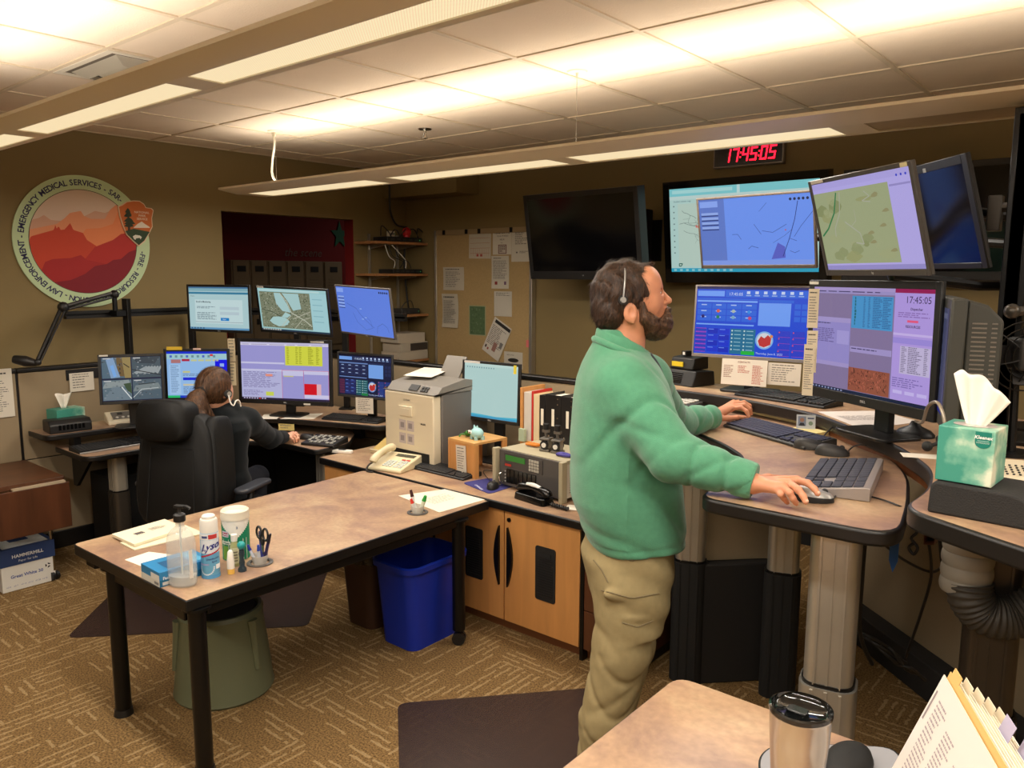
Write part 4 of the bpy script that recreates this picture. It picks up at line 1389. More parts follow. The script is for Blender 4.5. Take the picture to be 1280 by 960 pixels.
def p_satellite(A):
	rr = random.Random(5)
	A.rect(0, 0, 1, 1, (160, 206, 208), 0)
	A.rect(0.02, 0.08, 0.76, 0.93, (126, 132, 108), 1)
	for k in range(900):
		a, b = rr.uniform(0.02, 0.75), rr.uniform(0.08, 0.91)
		s_ = rr.uniform(0.004, 0.016)
		g = rr.choice([(74, 84, 62), (150, 150, 128), (96, 104, 80), (172, 176, 156), (60, 70, 52), (118, 124, 100)])
		A.rect(a, b, a + s_, b + s_ * 1.6, g, 2)
	def blob(cx, cy, rx, ry, col, rot=0, l=3):
		pts = []
		for i in range(22):
			t = 2 * PI * i / 22
			x, y = rx * math.cos(t) * rr.uniform(.9, 1.08), ry * math.sin(t) * rr.uniform(.9, 1.08)
			pts.append((cx + x * math.cos(rot) - y * math.sin(rot), cy + x * math.sin(rot) + y * math.cos(rot)))
		A.poly(pts, col, l)
	A.poly([(0.24, 0.10), (0.33, 0.10), (0.42, 0.35), (0.46, 0.55), (0.34, 0.52), (0.26, 0.35)], (170, 206, 206), 3)
	A.poly([(0.36, 0.10), (0.60, 0.10), (0.62, 0.45), (0.50, 0.50), (0.44, 0.30)], (170, 206, 206), 3)
	blob(0.28, 0.77, 0.14, 0.12, (172, 208, 206))
	A.poly([(0.38, 0.55), (0.46, 0.6), (0.40, 0.68), (0.32, 0.66)], (172, 208, 206), 3)
	A.line([(0.33, 0.1), (0.42, 0.3), (0.47, 0.55), (0.66, 0.72), (0.75, 0.85)], 0.006, (196, 200, 180), 4)
	A.line([(0.46, 0.62), (0.30, 0.9)], 0.004, (196, 200, 180), 4)
	A.line([(0.03, 0.5), (0.18, 0.55), (0.30, 0.66)], 0.004, (60, 70, 52), 4)
	A.line([(0.48, 0.70), (0.75, 0.50)], 0.004, (190, 190, 170), 4)
	A.line([(0.50, 0.92), (0.62, 0.70), (0.74, 0.64)], 0.004, (190, 190, 170), 4)
	A.rect(0.02, 0.03, 0.9, 0.06, (190, 220, 220), 3)
	A.rect(0.76, 0.08, 0.99, 0.95, (166, 210, 216), 3)
	for k in range(5):
		A.rect(0.79, 0.2 + k * 0.13, 0.93, 0.22 + k * 0.13, (140, 186, 196), 4)
	A.rect(0, 0.96, 1, 1, (40, 60, 80), 4)
	for k in range(8):
		A.rect(0.02 + k * 0.035, 0.965, 0.045 + k * 0.035, 0.99, (200, 200, 190), 5)
def p_bluemap(A, right=False):
	bg = (112, 152, 246) if right else (100, 134, 232)
	A.rect(0, 0, 1, 1, bg, 0)
	w = 0.18 if right else 0.14
	if right:
		A.rect(0, 0, 0.24, 0.95, (98, 126, 206), 1)
		A.rect(0, 0.93, 1, 1, (130, 158, 236), 2)
	A.rect(0.01, 0.03, w, 0.12, (140, 170, 246), 2)
	for k in range(4):
		A.rect(0.02, 0.20 + k * 0.07, w, 0.235 + k * 0.07, (150, 176, 240), 2)
		A.rect(0.02, 0.24 + k * 0.07, w, 0.255 + k * 0.07, (46, 60, 120), 2)
	for k in range(5):
		A.disc(0.82 + k * 0.035, 0.07, 0.006 if right else 0.007, (40, 46, 80), 3, 12)
	dk = (64, 86, 160)
	if right:
		A.line([(0.88, 0.1), (0.85, 0.35), (0.80, 0.62), (0.74, 0.88)], 0.0028, (40, 56, 120), 2)
		A.line([(0.62, 0.1), (0.55, 0.22)], 0.0015, dk, 2)
		A.line([(0.50, 0.4), (0.56, 0.55)], 0.002, dk, 2)
		A.line([(0.57, 0.5), (0.66, 0.53), (0.78, 0.42)], 0.002, dk, 2)
		A.line([(0.30, 0.54), (0.35, 0.54), (0.38, 0.62)], 0.002, dk, 2)
		A.line([(0.44, 0.76), (0.47, 0.72), (0.53, 0.75)], 0.0022, dk, 2)
		A.line([(1.0, 0.25), (0.9, 0.45), (0.84, 0.6)], 0.002, dk, 2)
		A.line([(0.66, 0.68), (0.76, 0.58), (0.82, 0.50)], 0.0014, dk, 2)
		A.line([(0.80, 0.62), (0.86, 0.66)], 0.002, dk, 2)
		A.line([(0.80, 0.8), (0.84, 0.83), (0.88, 0.8)], 0.002, dk, 2)
		A.poly([(0.64, 0.92), (0.70, 0.68), (0.76, 0.74), (0.76, 0.9)], (92, 100, 200), 1)
		A.disc(0.77, 0.5, 0.003, (200, 60, 60), 3, 8)
		A.poly([(0.245, 0.99), (0.245, 0.99), (0.25, 0.99)], bg, 2)
	else:
		pts = [(0.18 + 0.55 * t + 0.04 * math.sin(9 * t), 0.30 + 0.62 * t + 0.05 * math.cos(7 * t)) for t in np.linspace(0, 0.8, 14)]
		A.line(pts, 0.0025, dk, 2)
		A.line([(0.28, 0.55), (0.35, 0.75), (0.5, 0.9), (0.62, 0.85), (0.6, 0.7), (0.52, 0.6)], 0.0018, dk, 2)
		A.line([(0.70, 0.95), (0.72, 0.8), (0.82, 0.72), (0.9, 0.8), (0.92, 0.9)], 0.002, dk, 2)
		for a, b in ((0.42, 0.44), (0.5, 0.62), (0.44, 0.66)):
			A.rect(a, b, a + 0.04, b + 0.02, (150, 180, 246), 2)
def p_cctv(A):
	rr = random.Random(11)
	A.rect(0, 0, 1, 1, (20, 30, 60), 0)
	q = [(0.01, 0.01, 0.49, 0.48), (0.51, 0.01, 0.99, 0.48), (0.01, 0.52, 0.49, 0.98), (0.51, 0.52, 0.99, 0.98)]
	base = [(80, 104, 120), (66, 82, 92), (92, 112, 122), (78, 96, 108)]
	for i, (a0, b0, a1, b1) in enumerate(q):
		A.rect(a0, b0, a1, b1, base[i], 1)
		def S(a, b): return (a0 + (a1 - a0) * a, b0 + (b1 - b0) * b)
		if i == 0:
			A.poly([S(0.5, 0), S(1, 0), S(1, 0.95), S(0.55, 0.9)], (110, 86, 50), 2)
			A.poly([S(0.7, 0), S(1, 0), S(1, 1), S(0.78, 1)], (150, 130, 80), 3)
			A.poly([S(0.15, 0.1), S(0.4, 0.0), S(0.62, 0.95), S(0.3, 1.0)], (130, 160, 196), 3)
			A.poly([S(0.28, 0.4), S(0.4, 0.35), S(0.5, 0.9), S(0.4, 0.95)], (120, 170, 230), 4)
			for k in range(3):
				A.rect(*S(0.6, 0.3 + k * 0.2), *S(0.64, 0.4 + k * 0.2), (60, 50, 40), 4)
			A.line([S(0.75, 0.3), S(0.95, 0.5)], 0.006, (50, 40, 30), 4)
		elif i == 1:
			for k in range(6):
				A.poly([S(0.05 + k * .15, 0.75), S(0.5 + k * .1, 0.45), S(0.55 + k * .1, 0.5), S(0.15 + k * .15, 0.85)], (150, 158, 160), 2)
			A.poly([S(0, 0), S(1, 0), S(0.8, 0.35), S(0.2, 0.3)], (48, 60, 70), 2)
			A.line([S(0, 0.6), S(1, 0.9)], 0.005, (30, 34, 40), 3)
		elif i == 2:
			A.poly([S(0.1, 0.1), S(0.9, 0.0), S(1, 0.3), S(0, 0.4)], (140, 150, 150), 2)
			A.poly([S(0.35, 0.3), S(0.6, 0.3), S(0.95, 1), S(0, 1)], (110, 126, 136), 2)
			A.line([S(0.65, 0.35), S(0.98, 0.95)], 0.006, (220, 225, 225), 3)
			A.poly([S(0.72, 0.2), S(0.98, 0.15), S(1, 0.7), S(0.85, 0.55)], (58, 78, 54), 3)
		else:
			A.poly([S(0.1, 0.3), S(0.9, 0.2), S(1, 0.5), S(0, 0.6)], (120, 132, 134), 2)
			A.line([S(0.0, 0.9), S(0.3, 0.5), S(0.9, 0.45)], 0.004, (190, 196, 196), 3)
			A.line([S(0.2, 0.25), S(0.8, 0.2)], 0.006, (50, 60, 62), 3)
		for k in range(26):
			x_, y_ = rr.random() * 0.9, rr.random() * 0.9
			c_ = rr.randint(50, 150)
			A.rect(*S(x_, y_), *S(x_ + 0.06, y_ + 0.05), (c_, c_ + 8, c_ + 14), 2)
		A.rect(*S(0.05, 0.03), *S(0.3, 0.07), (210, 210, 210), 5)
def p_form(A):
	A.rect(0, 0, 1, 1, (150, 192, 240), 0)
	A.rect(0, 0, 1, 0.05, (20, 50, 210), 1)
	A.rect(0, 0.05, 1, 0.16, (164, 206, 214), 1)
	for k in range(9):
		A.rect(0.05 + k * 0.09, 0.08, 0.09 + k * 0.09, 0.13, (110, 150, 160) if k % 3 else (80, 110, 200), 2)
	A.rect(0.72, 0.06, 0.77, 0.10, (220, 40, 50), 3)
	A.rect(0.07, 0.17, 0.23, 0.25, (180, 120, 120), 2)
	A.rect(0.25, 0.16, 0.38, 0.21, (180, 40, 70), 2)
	for k in range(4):
		A.rect(0.40 + k * 0.12, 0.17, 0.50 + k * 0.12, 0.21, (200, 206, 150), 2)
	A.rect(0.80, 0.18, 1, 0.48, (10, 20, 235), 2)
	A.rect(0.88, 0.26, 0.95, 0.33, (150, 180, 250), 3)
	A.rect(0.04, 0.28, 0.22, 0.92, (170, 204, 240), 2)
	A.lines(0.06, 0.30, 0.20, 0.90, 16, (120, 150, 190), 3)
	A.rect(0.26, 0.42, 0.38, 0.46, (200, 200, 140), 2)
	A.rect(0.26, 0.56, 0.50, 0.62, (20, 40, 220), 2)
	A.rect(0.26, 0.70, 0.45, 0.74, (206, 200, 170), 2)
	A.lines(0.26, 0.48, 0.75, 0.54, 2, (110, 140, 180), 3)
	A.lines(0.26, 0.76, 0.75, 0.92, 5, (110, 140, 180), 3)
	A.rect(0, 0.95, 0.2, 1, (40, 190, 110), 3)
	A.rect(0.2, 0.95, 1, 1, (20, 60, 200), 3)
def p_cad(A):
	lv = (160, 156, 216)
	A.rect(0, 0, 1, 1, lv, 0)
	A.rect(0, 0, 1, 0.03, (200, 196, 226), 1)
	A.rect(0, 0.03, 1, 0.055, (222, 216, 238), 1)
	A.lines(0.02, 0.035, 0.95, 0.05, 1, (140, 130, 170), 2, ragged=False)
	A.rect(0, 0.345, 0.5, 0.375, (206, 204, 236), 1)
	A.rect(0.51, 0.055, 0.93, 0.39, (216, 220, 72), 1)
	for cx_, w_ in ((0.53, 0.03), (0.63, 0.03), (0.67, 0.03), (0.77, 0.06), (0.86, 0.04)):
		A.lines(cx_, 0.07, cx_ + w_, 0.37, 14, (150, 152, 40), 2, seed=int(cx_ * 100))
	A.rect(0, 0.47, 1, 0.5, (206, 204, 236), 1)
	A.rect(0.0, 0.5, 0.47, 0.97, (186, 186, 226), 1)
	A.lines(0.02, 0.515, 0.45, 0.80, 12, (140, 134, 180), 2, seed=4)
	A.rect(0.28, 0.55, 0.36, 0.59, (236, 150, 130), 3)
	A.rect(0.28, 0.86, 0.37, 0.93, (206, 216, 90), 3)
	A.lines(0.02, 0.84, 0.26, 0.94, 4, (140, 134, 180), 2, seed=9)
	for x_ in (0.47, 0.715, 0.995):
		A.line([(x_, 0.475), (x_, 0.97)], 0.002, (220, 60, 90), 3)
	A.line([(0.47, 0.475), (1, 0.475)], 0.002, (220, 60, 90), 3)
	A.rect(0.48, 0.50, 0.71, 0.57, (206, 204, 236), 2)
	A.rect(0.49, 0.57, 0.60, 0.59, (200, 196, 140), 3)
	A.rect(0.72, 0.50, 1, 0.54, (206, 204, 236), 2)
	A.rect(0.72, 0.70, 0.86, 0.89, (216, 20, 36), 2)
	A.rect(0.86, 0.70, 0.91, 0.89, (230, 180, 190), 2)
	A.rect(0.72, 0.89, 1, 0.95, (212, 208, 238), 2)
	A.rect(0, 0.965, 1, 1, (44, 34, 60), 3)
	for k in range(9):
		A.rect(0.02 + k * 0.03, 0.972, 0.038 + k * 0.03, 0.992, (190, 180, 210) if k != 6 else (220, 60, 50), 4)
def p_dispatch(A, bright=False):
	if bright:
		bg, pan, hi, sel = (20, 72, 214), (38, 100, 222), (120, 170, 250), (110, 160, 250)
		b1, b2, tl, gn = (18, 50, 208), (10, 40, 190), (24, 110, 150), (30, 180, 60)
	else:
		bg, pan, hi, sel = (24, 30, 62), (34, 44, 84), (110, 140, 200), (120, 166, 236)
		b1, b2, tl, gn = (38, 50, 112), (30, 40, 96), (28, 84, 92), (36, 130, 70)
	A.rect(0, 0, 1, 1, bg, 0)
	A.rect(0, 0, 1, 0.035, (20, 24, 90) if bright else (14, 18, 36), 1)
	A.rect(0.01, 0.06, 0.26, 0.14, sel, 2)
	A.rect(0.27, 0.05, 1, 0.15, pan, 1)
	A.text('17:45:05', 0.30, 0.125, 0.019, (210, 225, 250), 3)
	for k in range(7):
		A.rect(0.46 + k * 0.075, 0.06, 0.49 + k * 0.075, 0.10, (200, 215, 245), 3)
		A.rect(0.455 + k * 0.075, 0.115, 0.50 + k * 0.075, 0.13, (150, 180, 230), 3)
	A.rect(0.01, 0.20, 0.56, 0.225, hi, 2)
	A.rect(0.01, 0.17, 0.56, 0.19, pan, 1)
	for r_ in range(3):
		for c_ in range(4):
			A.rect(0.015 + c_ * 0.137, 0.245 + r_ * 0.09, 0.145 + c_ * 0.137, 0.325 + r_ * 0.09, pan, 2)
			A.rect(0.05 + c_ * 0.137, 0.26 + r_ * 0.09, 0.10 + c_ * 0.137, 0.275 + r_ * 0.09, (170, 195, 240), 3)
	if bright:
		for a, b, col in ((0.20, 0.385, (220, 90, 60)), (0.34, 0.385, (170, 190, 180)), (0.06, 0.47, (30, 20, 110)), (0.20, 0.475, (20, 130, 90)), (0.34, 0.475, (120, 170, 200)), (0.49, 0.48, (200, 60, 110)), (0.48, 0.39, (40, 140, 230))):
			A.disc(a + 0.01, b - 0.03, 0.008, col, 4, 12)
	A.rect(0.01, 0.545, 0.54, 0.565, hi, 2)
	A.rect(0.57, 0.18, 0.87, 0.22, pan, 1)
	A.rect(0.575, 0.225, 0.85, 0.55, sel, 2)
	for k in range(3):
		A.rect(0.88, 0.23 + k * 0.09, 0.93, 0.30 + k * 0.09, pan, 2)
		A.rect(0.94, 0.23 + k * 0.09, 0.99, 0.30 + k * 0.09, pan, 2)
	for k in range(6):
		A.rect(0.01, 0.62 + k * 0.06, 0.11, 0.67 + k * 0.06, (40, 60, 190) if bright else (90, 40, 70), 2)
		if bright:
			for e in (0.62, 0.67):
				A.rect(0.01, e + k * 0.06 - 0.002, 0.11, e + k * 0.06 + 0.002, (220, 60, 170), 3)
	for r_ in range(4):
		for c_ in range(2):
			A.rect(0.12 + c_ * 0.105, 0.615 + r_ * 0.09, 0.22 + c_ * 0.105, 0.695 + r_ * 0.09, b1 if (r_ + c_) % 2 else b2, 2)
			A.rect(0.13 + c_ * 0.105, 0.625 + r_ * 0.09, 0.18 + c_ * 0.105, 0.635 + r_ * 0.09, (110, 150, 240), 3)
	A.rect(0.335, 0.61, 0.56, 0.98, tl, 1)
	for r_ in range(6):
		for c_ in range(2):
			A.disc(0.35 + c_ * 0.11, 0.64 + r_ * 0.055, 0.004, (190, 220, 220), 3, 8)
			A.rect(0.37 + c_ * 0.11, 0.635 + r_ * 0.055, 0.43 + c_ * 0.11, 0.645 + r_ * 0.055, (150, 200, 210), 3)
	A.rect(0.44, 0.93, 0.56, 0.985, gn, 3)
	W_ = A.x1 - A.x0
	A.disc(0.64, 0.76, 0.078 * W_, (130, 180, 236) if bright else (90, 130, 200), 2, 28)
	A.disc(0.64, 0.76, 0.064 * W_, (216, 216, 224), 3, 28)
	A.poly([(0.585, 0.77), (0.61, 0.70), (0.64, 0.73), (0.67, 0.68), (0.70, 0.73), (0.695, 0.82), (0.64, 0.86), (0.60, 0.84)], (196, 50, 50), 4)
	A.disc(0.70, 0.70, 0.014 * W_, (226, 140, 80), 5, 10)
	A.text('Thursday, June 8, 2023', 0.57, 0.965, 0.013, (200, 215, 250), 3)
	for r_ in range(4):
		for c_ in range(2):
			A.rect(0.75 + c_ * 0.12, 0.615 + r_ * 0.09, 0.86 + c_ * 0.12, 0.70 + r_ * 0.09, (40, 60, 200) if bright else (40, 60, 130), 2)
			A.rect(0.76 + c_ * 0.12, 0.70 + r_ * 0.09, 0.86 + c_ * 0.12, 0.704 + r_ * 0.09, (180, 60, 150) if bright else (60, 100, 160), 3)
			A.disc(0.765 + c_ * 0.12, 0.635 + r_ * 0.09, 0.003, (230, 80, 80), 3, 8)
def p_cad_right(A):
	rr = random.Random(2)
	g1, lv = (134, 118, 158), (164, 148, 214)
	A.rect(0, 0, 1, 1, g1, 0)
	A.rect(0, 0, 0.71, 0.03, (170, 152, 206), 1)
	A.rect(0, 0.03, 0.71, 0.06, (158, 146, 200), 1)
	A.lines(0.02, 0.035, 0.68, 0.052, 1, (70, 60, 100), 2, seed=3)
	A.rect(0.71, 0, 1, 0.035, (150, 26, 84), 1)
	A.rect(0.71, 0.035, 1, 0.97, (178, 154, 226), 1)
	A.rect(0.36, 0.075, 0.70, 0.375, (72, 150, 206), 1)
	A.lines(0.385, 0.085, 0.40, 0.35, 9, (20, 90, 80), 2, fill=0.8, seed=2)
	for cx_, w_ in ((0.46, 0.02), (0.50, 0.02), (0.54, 0.08), (0.62, 0.07)):
		A.lines(cx_, 0.085, cx_ + w_, 0.365, 18, (46, 96, 150), 2, seed=int(cx_ * 50))
	A.rect(0, 0.29, 0.355, 0.335, (166, 152, 206), 1)
	A.rect(0, 0.335, 0.355, 0.74, (150, 140, 204), 1)
	A.lines(0.01, 0.345, 0.18, 0.36, 1, (40, 30, 60), 3)
	A.lines(0.01, 0.40, 0.22, 0.54, 8, (104, 92, 150), 2, seed=8)
	A.rect(0.235, 0.41, 0.345, 0.54, (166, 156, 216), 2)
	A.rect(0, 0.72, 0.355, 0.76, (164, 150, 204), 2)
	A.rect(0.36, 0.545, 0.705, 0.60, (164, 150, 204), 2)
	A.lines(0.37, 0.56, 0.60, 0.58, 1, (80, 70, 110), 3)
	A.rect(0.355, 0.745, 0.70, 0.965, (150, 82, 62), 2)
	for k in range(260):
		a, b = rr.uniform(0.36, 0.68), rr.uniform(0.75, 0.93)
		c_ = rr.uniform(0.35, 1.15)
		A.poly([(a, b), (a + rr.uniform(0.004, 0.012), b), (a + rr.uniform(-0.01, 0.02), b + rr.uniform(0.01, 0.035))], (int(min(255, 176 * c_)), int(96 * c_), int(76 * c_)), 3)
	A.text('17:45:05', 0.79, 0.12, 0.030, (60, 44, 84), 3)
	A.text('Dispatcher', 0.83, 0.18, 0.011, (70, 50, 90), 3, bold=0.02)
	A.lines(0.74, 0.20, 0.97, 0.25, 3, (140, 110, 180), 3, seed=1)
	A.rect(0.81, 0.265, 0.89, 0.285, (230, 90, 130), 3)
	A.text('RESOURCES', 0.80, 0.33, 0.011, (70, 50, 90), 3, bold=0.02)
	A.rect(0.71, 0.38, 1, 0.40, (200, 180, 236), 2)
	A.rect(0.71, 0.42, 1, 0.47, (158, 140, 220), 2)
	A.rect(0.77, 0.49, 0.99, 0.73, (196, 184, 220), 3)
	for cx_, w_ in ((0.78, 0.04), (0.83, 0.10), (0.945, 0.03)):
		A.lines(cx_, 0.495, cx_ + w_, 0.725, 15, (120, 110, 140), 4, seed=int(cx_ * 90))
	A.lines(0.72, 0.77, 0.97, 0.86, 5, (130, 110, 180), 3, seed=12)
	for k in range(3):
		A.rect(0.73 + k * 0.09, 0.88, 0.80 + k * 0.09, 0.91, (200, 184, 240), 3)
	A.rect(0, 0.97, 1, 1, (22, 30, 60), 3)
	for k in range(10):
		A.rect(0.02 + k * 0.03, 0.978, 0.035 + k * 0.03, 0.992, (140, 150, 190), 4)
def p_topo(A):
	rr = random.Random(21)
	A.rect(0, 0, 1, 1, (180, 170, 232), 0)
	A.rect(0, 0, 1, 0.07, (174, 164, 226), 1)
	for k in range(3):
		A.disc(0.88 + k * 0.04, 0.06, 0.004, (50, 60, 200), 3, 8)
	A.rect(0.0, 0.11, 0.79, 0.93, (158, 166, 126), 1)
	A.rect(0.8, 0.14, 0.99, 0.16, (150, 140, 200), 2)
	for k in range(16):
		cx, cy = rr.uniform(0.05, 0.72), rr.uniform(0.18, 0.86)
		rx, ry = rr.uniform(0.03, 0.10), rr.uniform(0.03, 0.09)
		pts = [(min(0.785, max(0.002, cx + rx * math.cos(t) * rr.uniform(.7, 1.1))), min(0.925, max(0.115, cy + ry * math.sin(t) * rr.uniform(.7, 1.1)))) for t in np.linspace(0, 2 * PI, 12, endpoint=False)]
		A.poly(pts, rr.choice([(136, 144, 98), (160, 166, 124), (142, 150, 106), (152, 156, 108)]), 2)
	gl = (170, 172, 152)
	A.line([(0.26, 0.13), (0.20, 0.35), (0.10, 0.52), (0.02, 0.6)], 0.006, (40, 120, 70), 4)
	A.line([(0.30, 0.13), (0.26, 0.36), (0.18, 0.52), (0.17, 0.62)], 0.004, gl, 4)
	A.line([(0.30, 0.46), (0.36, 0.52), (0.44, 0.60), (0.46, 0.72), (0.38, 0.70)], 0.004, gl, 4)
	A.line([(0.36, 0.52), (0.42, 0.46), (0.42, 0.34)], 0.002, gl, 4)
	A.line([(0.55, 0.16), (0.60, 0.22), (0.52, 0.26), (0.60, 0.28)], 0.003, gl, 4)
	for k in range(7):
		a, b = rr.uniform(0.5, 0.74), rr.uniform(0.2, 0.85)
		A.poly([(a, b), (a + 0.03, b - 0.02), (a + 0.05, b - 0.015), (a + 0.06, b + 0.01), (a + 0.03, b + 0.02), (a - 0.01, b + 0.015)], (146, 142, 100), 3)
	A.rect(0, 0.95, 1, 1, (150, 142, 204), 2)
def p_rivermap(A):
	rr = random.Random(31)
	A.rect(0, 0, 1, 1, (176, 208, 202), 0)
	A.rect(0, 0, 1, 0.09, (126, 200, 206), 1)
	A.rect(0.02, 0.02, 0.45, 0.06, (166, 216, 216), 2)
	A.rect(0.48, 0.0, 0.5, 0.09, (190, 220, 220), 2)
	A.rect(0, 0.09, 1, 0.13, (190, 214, 210), 2)
	A.text('Incident viewer map', 0.03, 0.16, 0.016, (70, 90, 110), 3)
	for k in range(9):
		A.rect(0.025, 0.2 + k * 0.07, 0.035, 0.215 + k * 0.07, (110, 130, 130), 3)
	A.rect(0.06, 0.18, 0.6, 0.93, (184, 206, 194), 2)
	def river(x, y, a, L, w, d):
		if d == 0 or L < 0.004:
			return
		pts = [(x, y)]
		for k in range(5):
			a2 = a + rr.uniform(-0.5, 0.5)
			x += L * math.cos(a2); y += L * math.sin(a2)
			x, y = min(max(x, 0.065), 0.95), min(max(y, 0.19), 0.92)
			pts.append((x, y))
			if rr.random() < 0.55:
				river(x, y, a2 + rr.choice([-1, 1]) * rr.uniform(0.6, 1.2), L * 0.6, w * 0.7, d - 1)
		A.line(pts, w, (112, 126, 122), 3)
	river(0.07, 0.42, 0.15, 0.035, 0.003, 3)
	river(0.09, 0.26, 0.9, 0.03, 0.003, 3)
	river(0.1, 0.5, 0.4, 0.03, 0.0025, 3)
	river(0.6, 0.3, 0.9, 0.03, 0.0025, 2)
	for k in range(5):
		A.rect(0.19 + k * 0.012, 0.44 + 0.006 * k, 0.198 + k * 0.012, 0.47 + 0.006 * k, (216, 90, 80), 4)
	A.line([(0.06, 0.93), (0.06, 0.90), (0.085, 0.90), (0.075, 0.93), (0.06, 0.93)], 0.006, (20, 90, 80), 4)
	A.rect(0, 0.955, 1, 1, (46, 160, 190), 4)
	for k in range(10):
		A.rect(0.02 + k * 0.045, 0.965, 0.04 + k * 0.045, 0.99, (140, 200, 210), 5)
def p_blankdoc(A):
	A.rect(0, 0, 1, 1, (182, 214, 210), 0)
	A.rect(0, 0, 1, 0.05, (196, 222, 216), 1)
	for k in range(12):
		A.rect(0.05 + k * 0.045, 0.06, 0.065 + k * 0.045, 0.085, (110, 140, 150), 2)
	A.poly([(0, 0.93), (0.3, 0.94), (0.62, 0.955), (1.0, 0.93), (1, 1), (0, 1)], (80, 186, 212), 2)
	A.rect(0, 0.965, 1, 1, (70, 160, 200), 3)
STANDM = mt('black_stand', (24, 24, 25), 0.35)
mon = 'monitor'
SB = (222, 218, 206)
monitor('small square monitor showing four security camera views, beside the tissue box', PN((-5.812, 2.591, 1.033), 0.865), 0.378, 0.315, 60, -6, p_cctv, 0.017, 0.02, sticker=[(-0.18, 0.146, 0.05, 0.01, SB)], stand=(RZ1, 0.0))
monitor('square monitor with a blue and white form, behind the seated woman\'s head', AT(246.5, 468.5, 5.22), 0.425, 0.345, 44, -2, p_form, 0.018, 0.02, sticker=[(-0.19, 0.165, 0.10, 0.022, (226, 190, 60)), (-0.02, 0.165, 0.05, 0.012, (220, 190, 180))], stand=(RZ1, 0.0))
monitor('large wide monitor with lavender windows and a yellow table, centre of the seated bank', PN((-3.924, 2.622, 1.235), 1.185), 0.71, 0.452, 27, -1, p_cad, 0.024, 0.03, logo='DELL', sticker=[(0.20, 0.206, 0.10, 0.012, SB), (0.14, -0.222, 0.05, 0.011, SB)], stand=(RZ1, 0.0))
monitor('dark blue dispatch monitor at the right end of the seated bank, beside the printer', PN((-3.578, 2.927, 1.212), 1.145), 0.475, 0.305, 10, -1, p_dispatch, 0.012, 0.016, body=DKG, stand=(RZ1, 0.0))
monitor('upper left monitor with a pale web page above the seated operator', PN((-4.33, 2.458, 1.595), 1.16), 0.555, 0.325, 17, 0, p_login, 0.016, 0.018, logo='DELL')
monitor('upper middle monitor with a green aerial map above the seated operator', PN((-3.973, 2.728, 1.582), 1.14), 0.605, 0.322, 15, 9, p_satellite, 0.014, 0.018, roll=0.03, logo='DELL', sticker=[(-0.29, 0.148, 0.06, 0.012, SB)])
monitor('upper right monitor with a plain blue map above the seated operator', PN((-3.535, 2.898, 1.587), 1.13), 0.565, 0.325, -2, 9, p_bluemap, 0.010, 0.012, body=mt('dim_grey_bezel', (84, 78, 74), 0.4), roll=0.035, logo='DELL')
monitor('square monitor with a nearly blank white document standing on the counter', PN((-2.914, 3.28, 1.144), 1.045), 0.433, 0.357, 3, -2, p_blankdoc, 0.016, 0.02, logo='DELL', sticker=[(-0.2, 0.162, 0.12, 0.013, (200, 196, 190)), (0.17, 0.12, 0.02, 0.05, (206, 190, 60))], stand=(TZ, 0.02))
monitor('silver-framed monitor with bright blue dispatch panels facing the standing man', PN((-1.506, 3.501, 1.583), 0.97), 0.53, 0.333, 4, -4, lambda A: p_dispatch(A, True), 0.008, 0.016, body=mt('silver_bezel', (124, 116, 112), 0.4), stand=(RZ2, 0.0))
monitor('large black monitor with purple and cyan windows on the standing console', PN((-0.768, 2.717, 1.577), 1.0), 0.60, 0.415, -34, 1, p_cad_right, 0.024, 0.034, logo='DELL', sticker=[(-0.30, 0.192, 0.05, 0.010, SB)], stand=(RZ2, 0.02))
monitor('upper monitor with a blue road map in front of the lit wall television', PN((-1.423, 3.314, 1.985), 1.0), 0.545, 0.318, -5, 12, lambda A: p_bluemap(A, True), 0.009, 0.016, body=mt('taupe_bezel', (88, 76, 66), 0.45), arm=[(-1.38, 3.50, 1.97), (-0.80, 3.52, 1.95), (-0.35, 3.25, 1.9)])
monitor('upper grey-framed monitor with a green terrain map, tilted down', PN((-0.762, 2.594, 1.956), 1.0), 0.52, 0.325, -40, 16, p_topo, 0.014, 0.02, body=mt('grey_bezel', (70, 66, 62), 0.45), logo='hp', sticker=[(-0.24, 0.151, 0.07, 0.009, SB), (0.215, 0.149, 0.03, 0.012, (225, 215, 170))], arm=[(-0.69, 2.68, 1.80), (-0.50, 2.95, 1.77), (-0.35, 3.25, 1.77)])
monitor('switched-off black monitor tilted steeply beside the terrain map', PN((-0.612, 2.955, 1.998), 1.02), 0.365, 0.37, -50, 16, None, 0.03, 0.02, off=True, sticker=[(-0.08, 0.155, 0.02, 0.015, (150, 150, 150))], arm=[(-0.35, 3.25, 1.99)])
monitor('switched-off black wall television hung over the tack board', PN((-3.279, 4.65, 2.072), 1.0), 1.01, 0.62, -3, 9, None, 0.035, 0.06, thick=0.09, name='television', cat='television', off=True, logo='LG')
monitor('large lit wall television showing a pale river map behind the blue road map monitor', PN((-2.232, 4.976, 2.09), 1.0), 1.13, 0.69, -1, 7, p_rivermap, 0.05, 0.075, thick=0.09, name='television', cat='television', body=BLKG)
tc_ = YP(1170, 275, 5.0)
monitor('switched-off black wall television at far right behind the tilted monitors', (tc_.x, 5.0, (YP(1064, 215, 5.0).z + YP(1066, 350, 5.0).z) / 2), 1.02, 0.66, 0, 6, None, 0.035, 0.06, thick=0.09, name='television', cat='television', off=True, logo='LG')
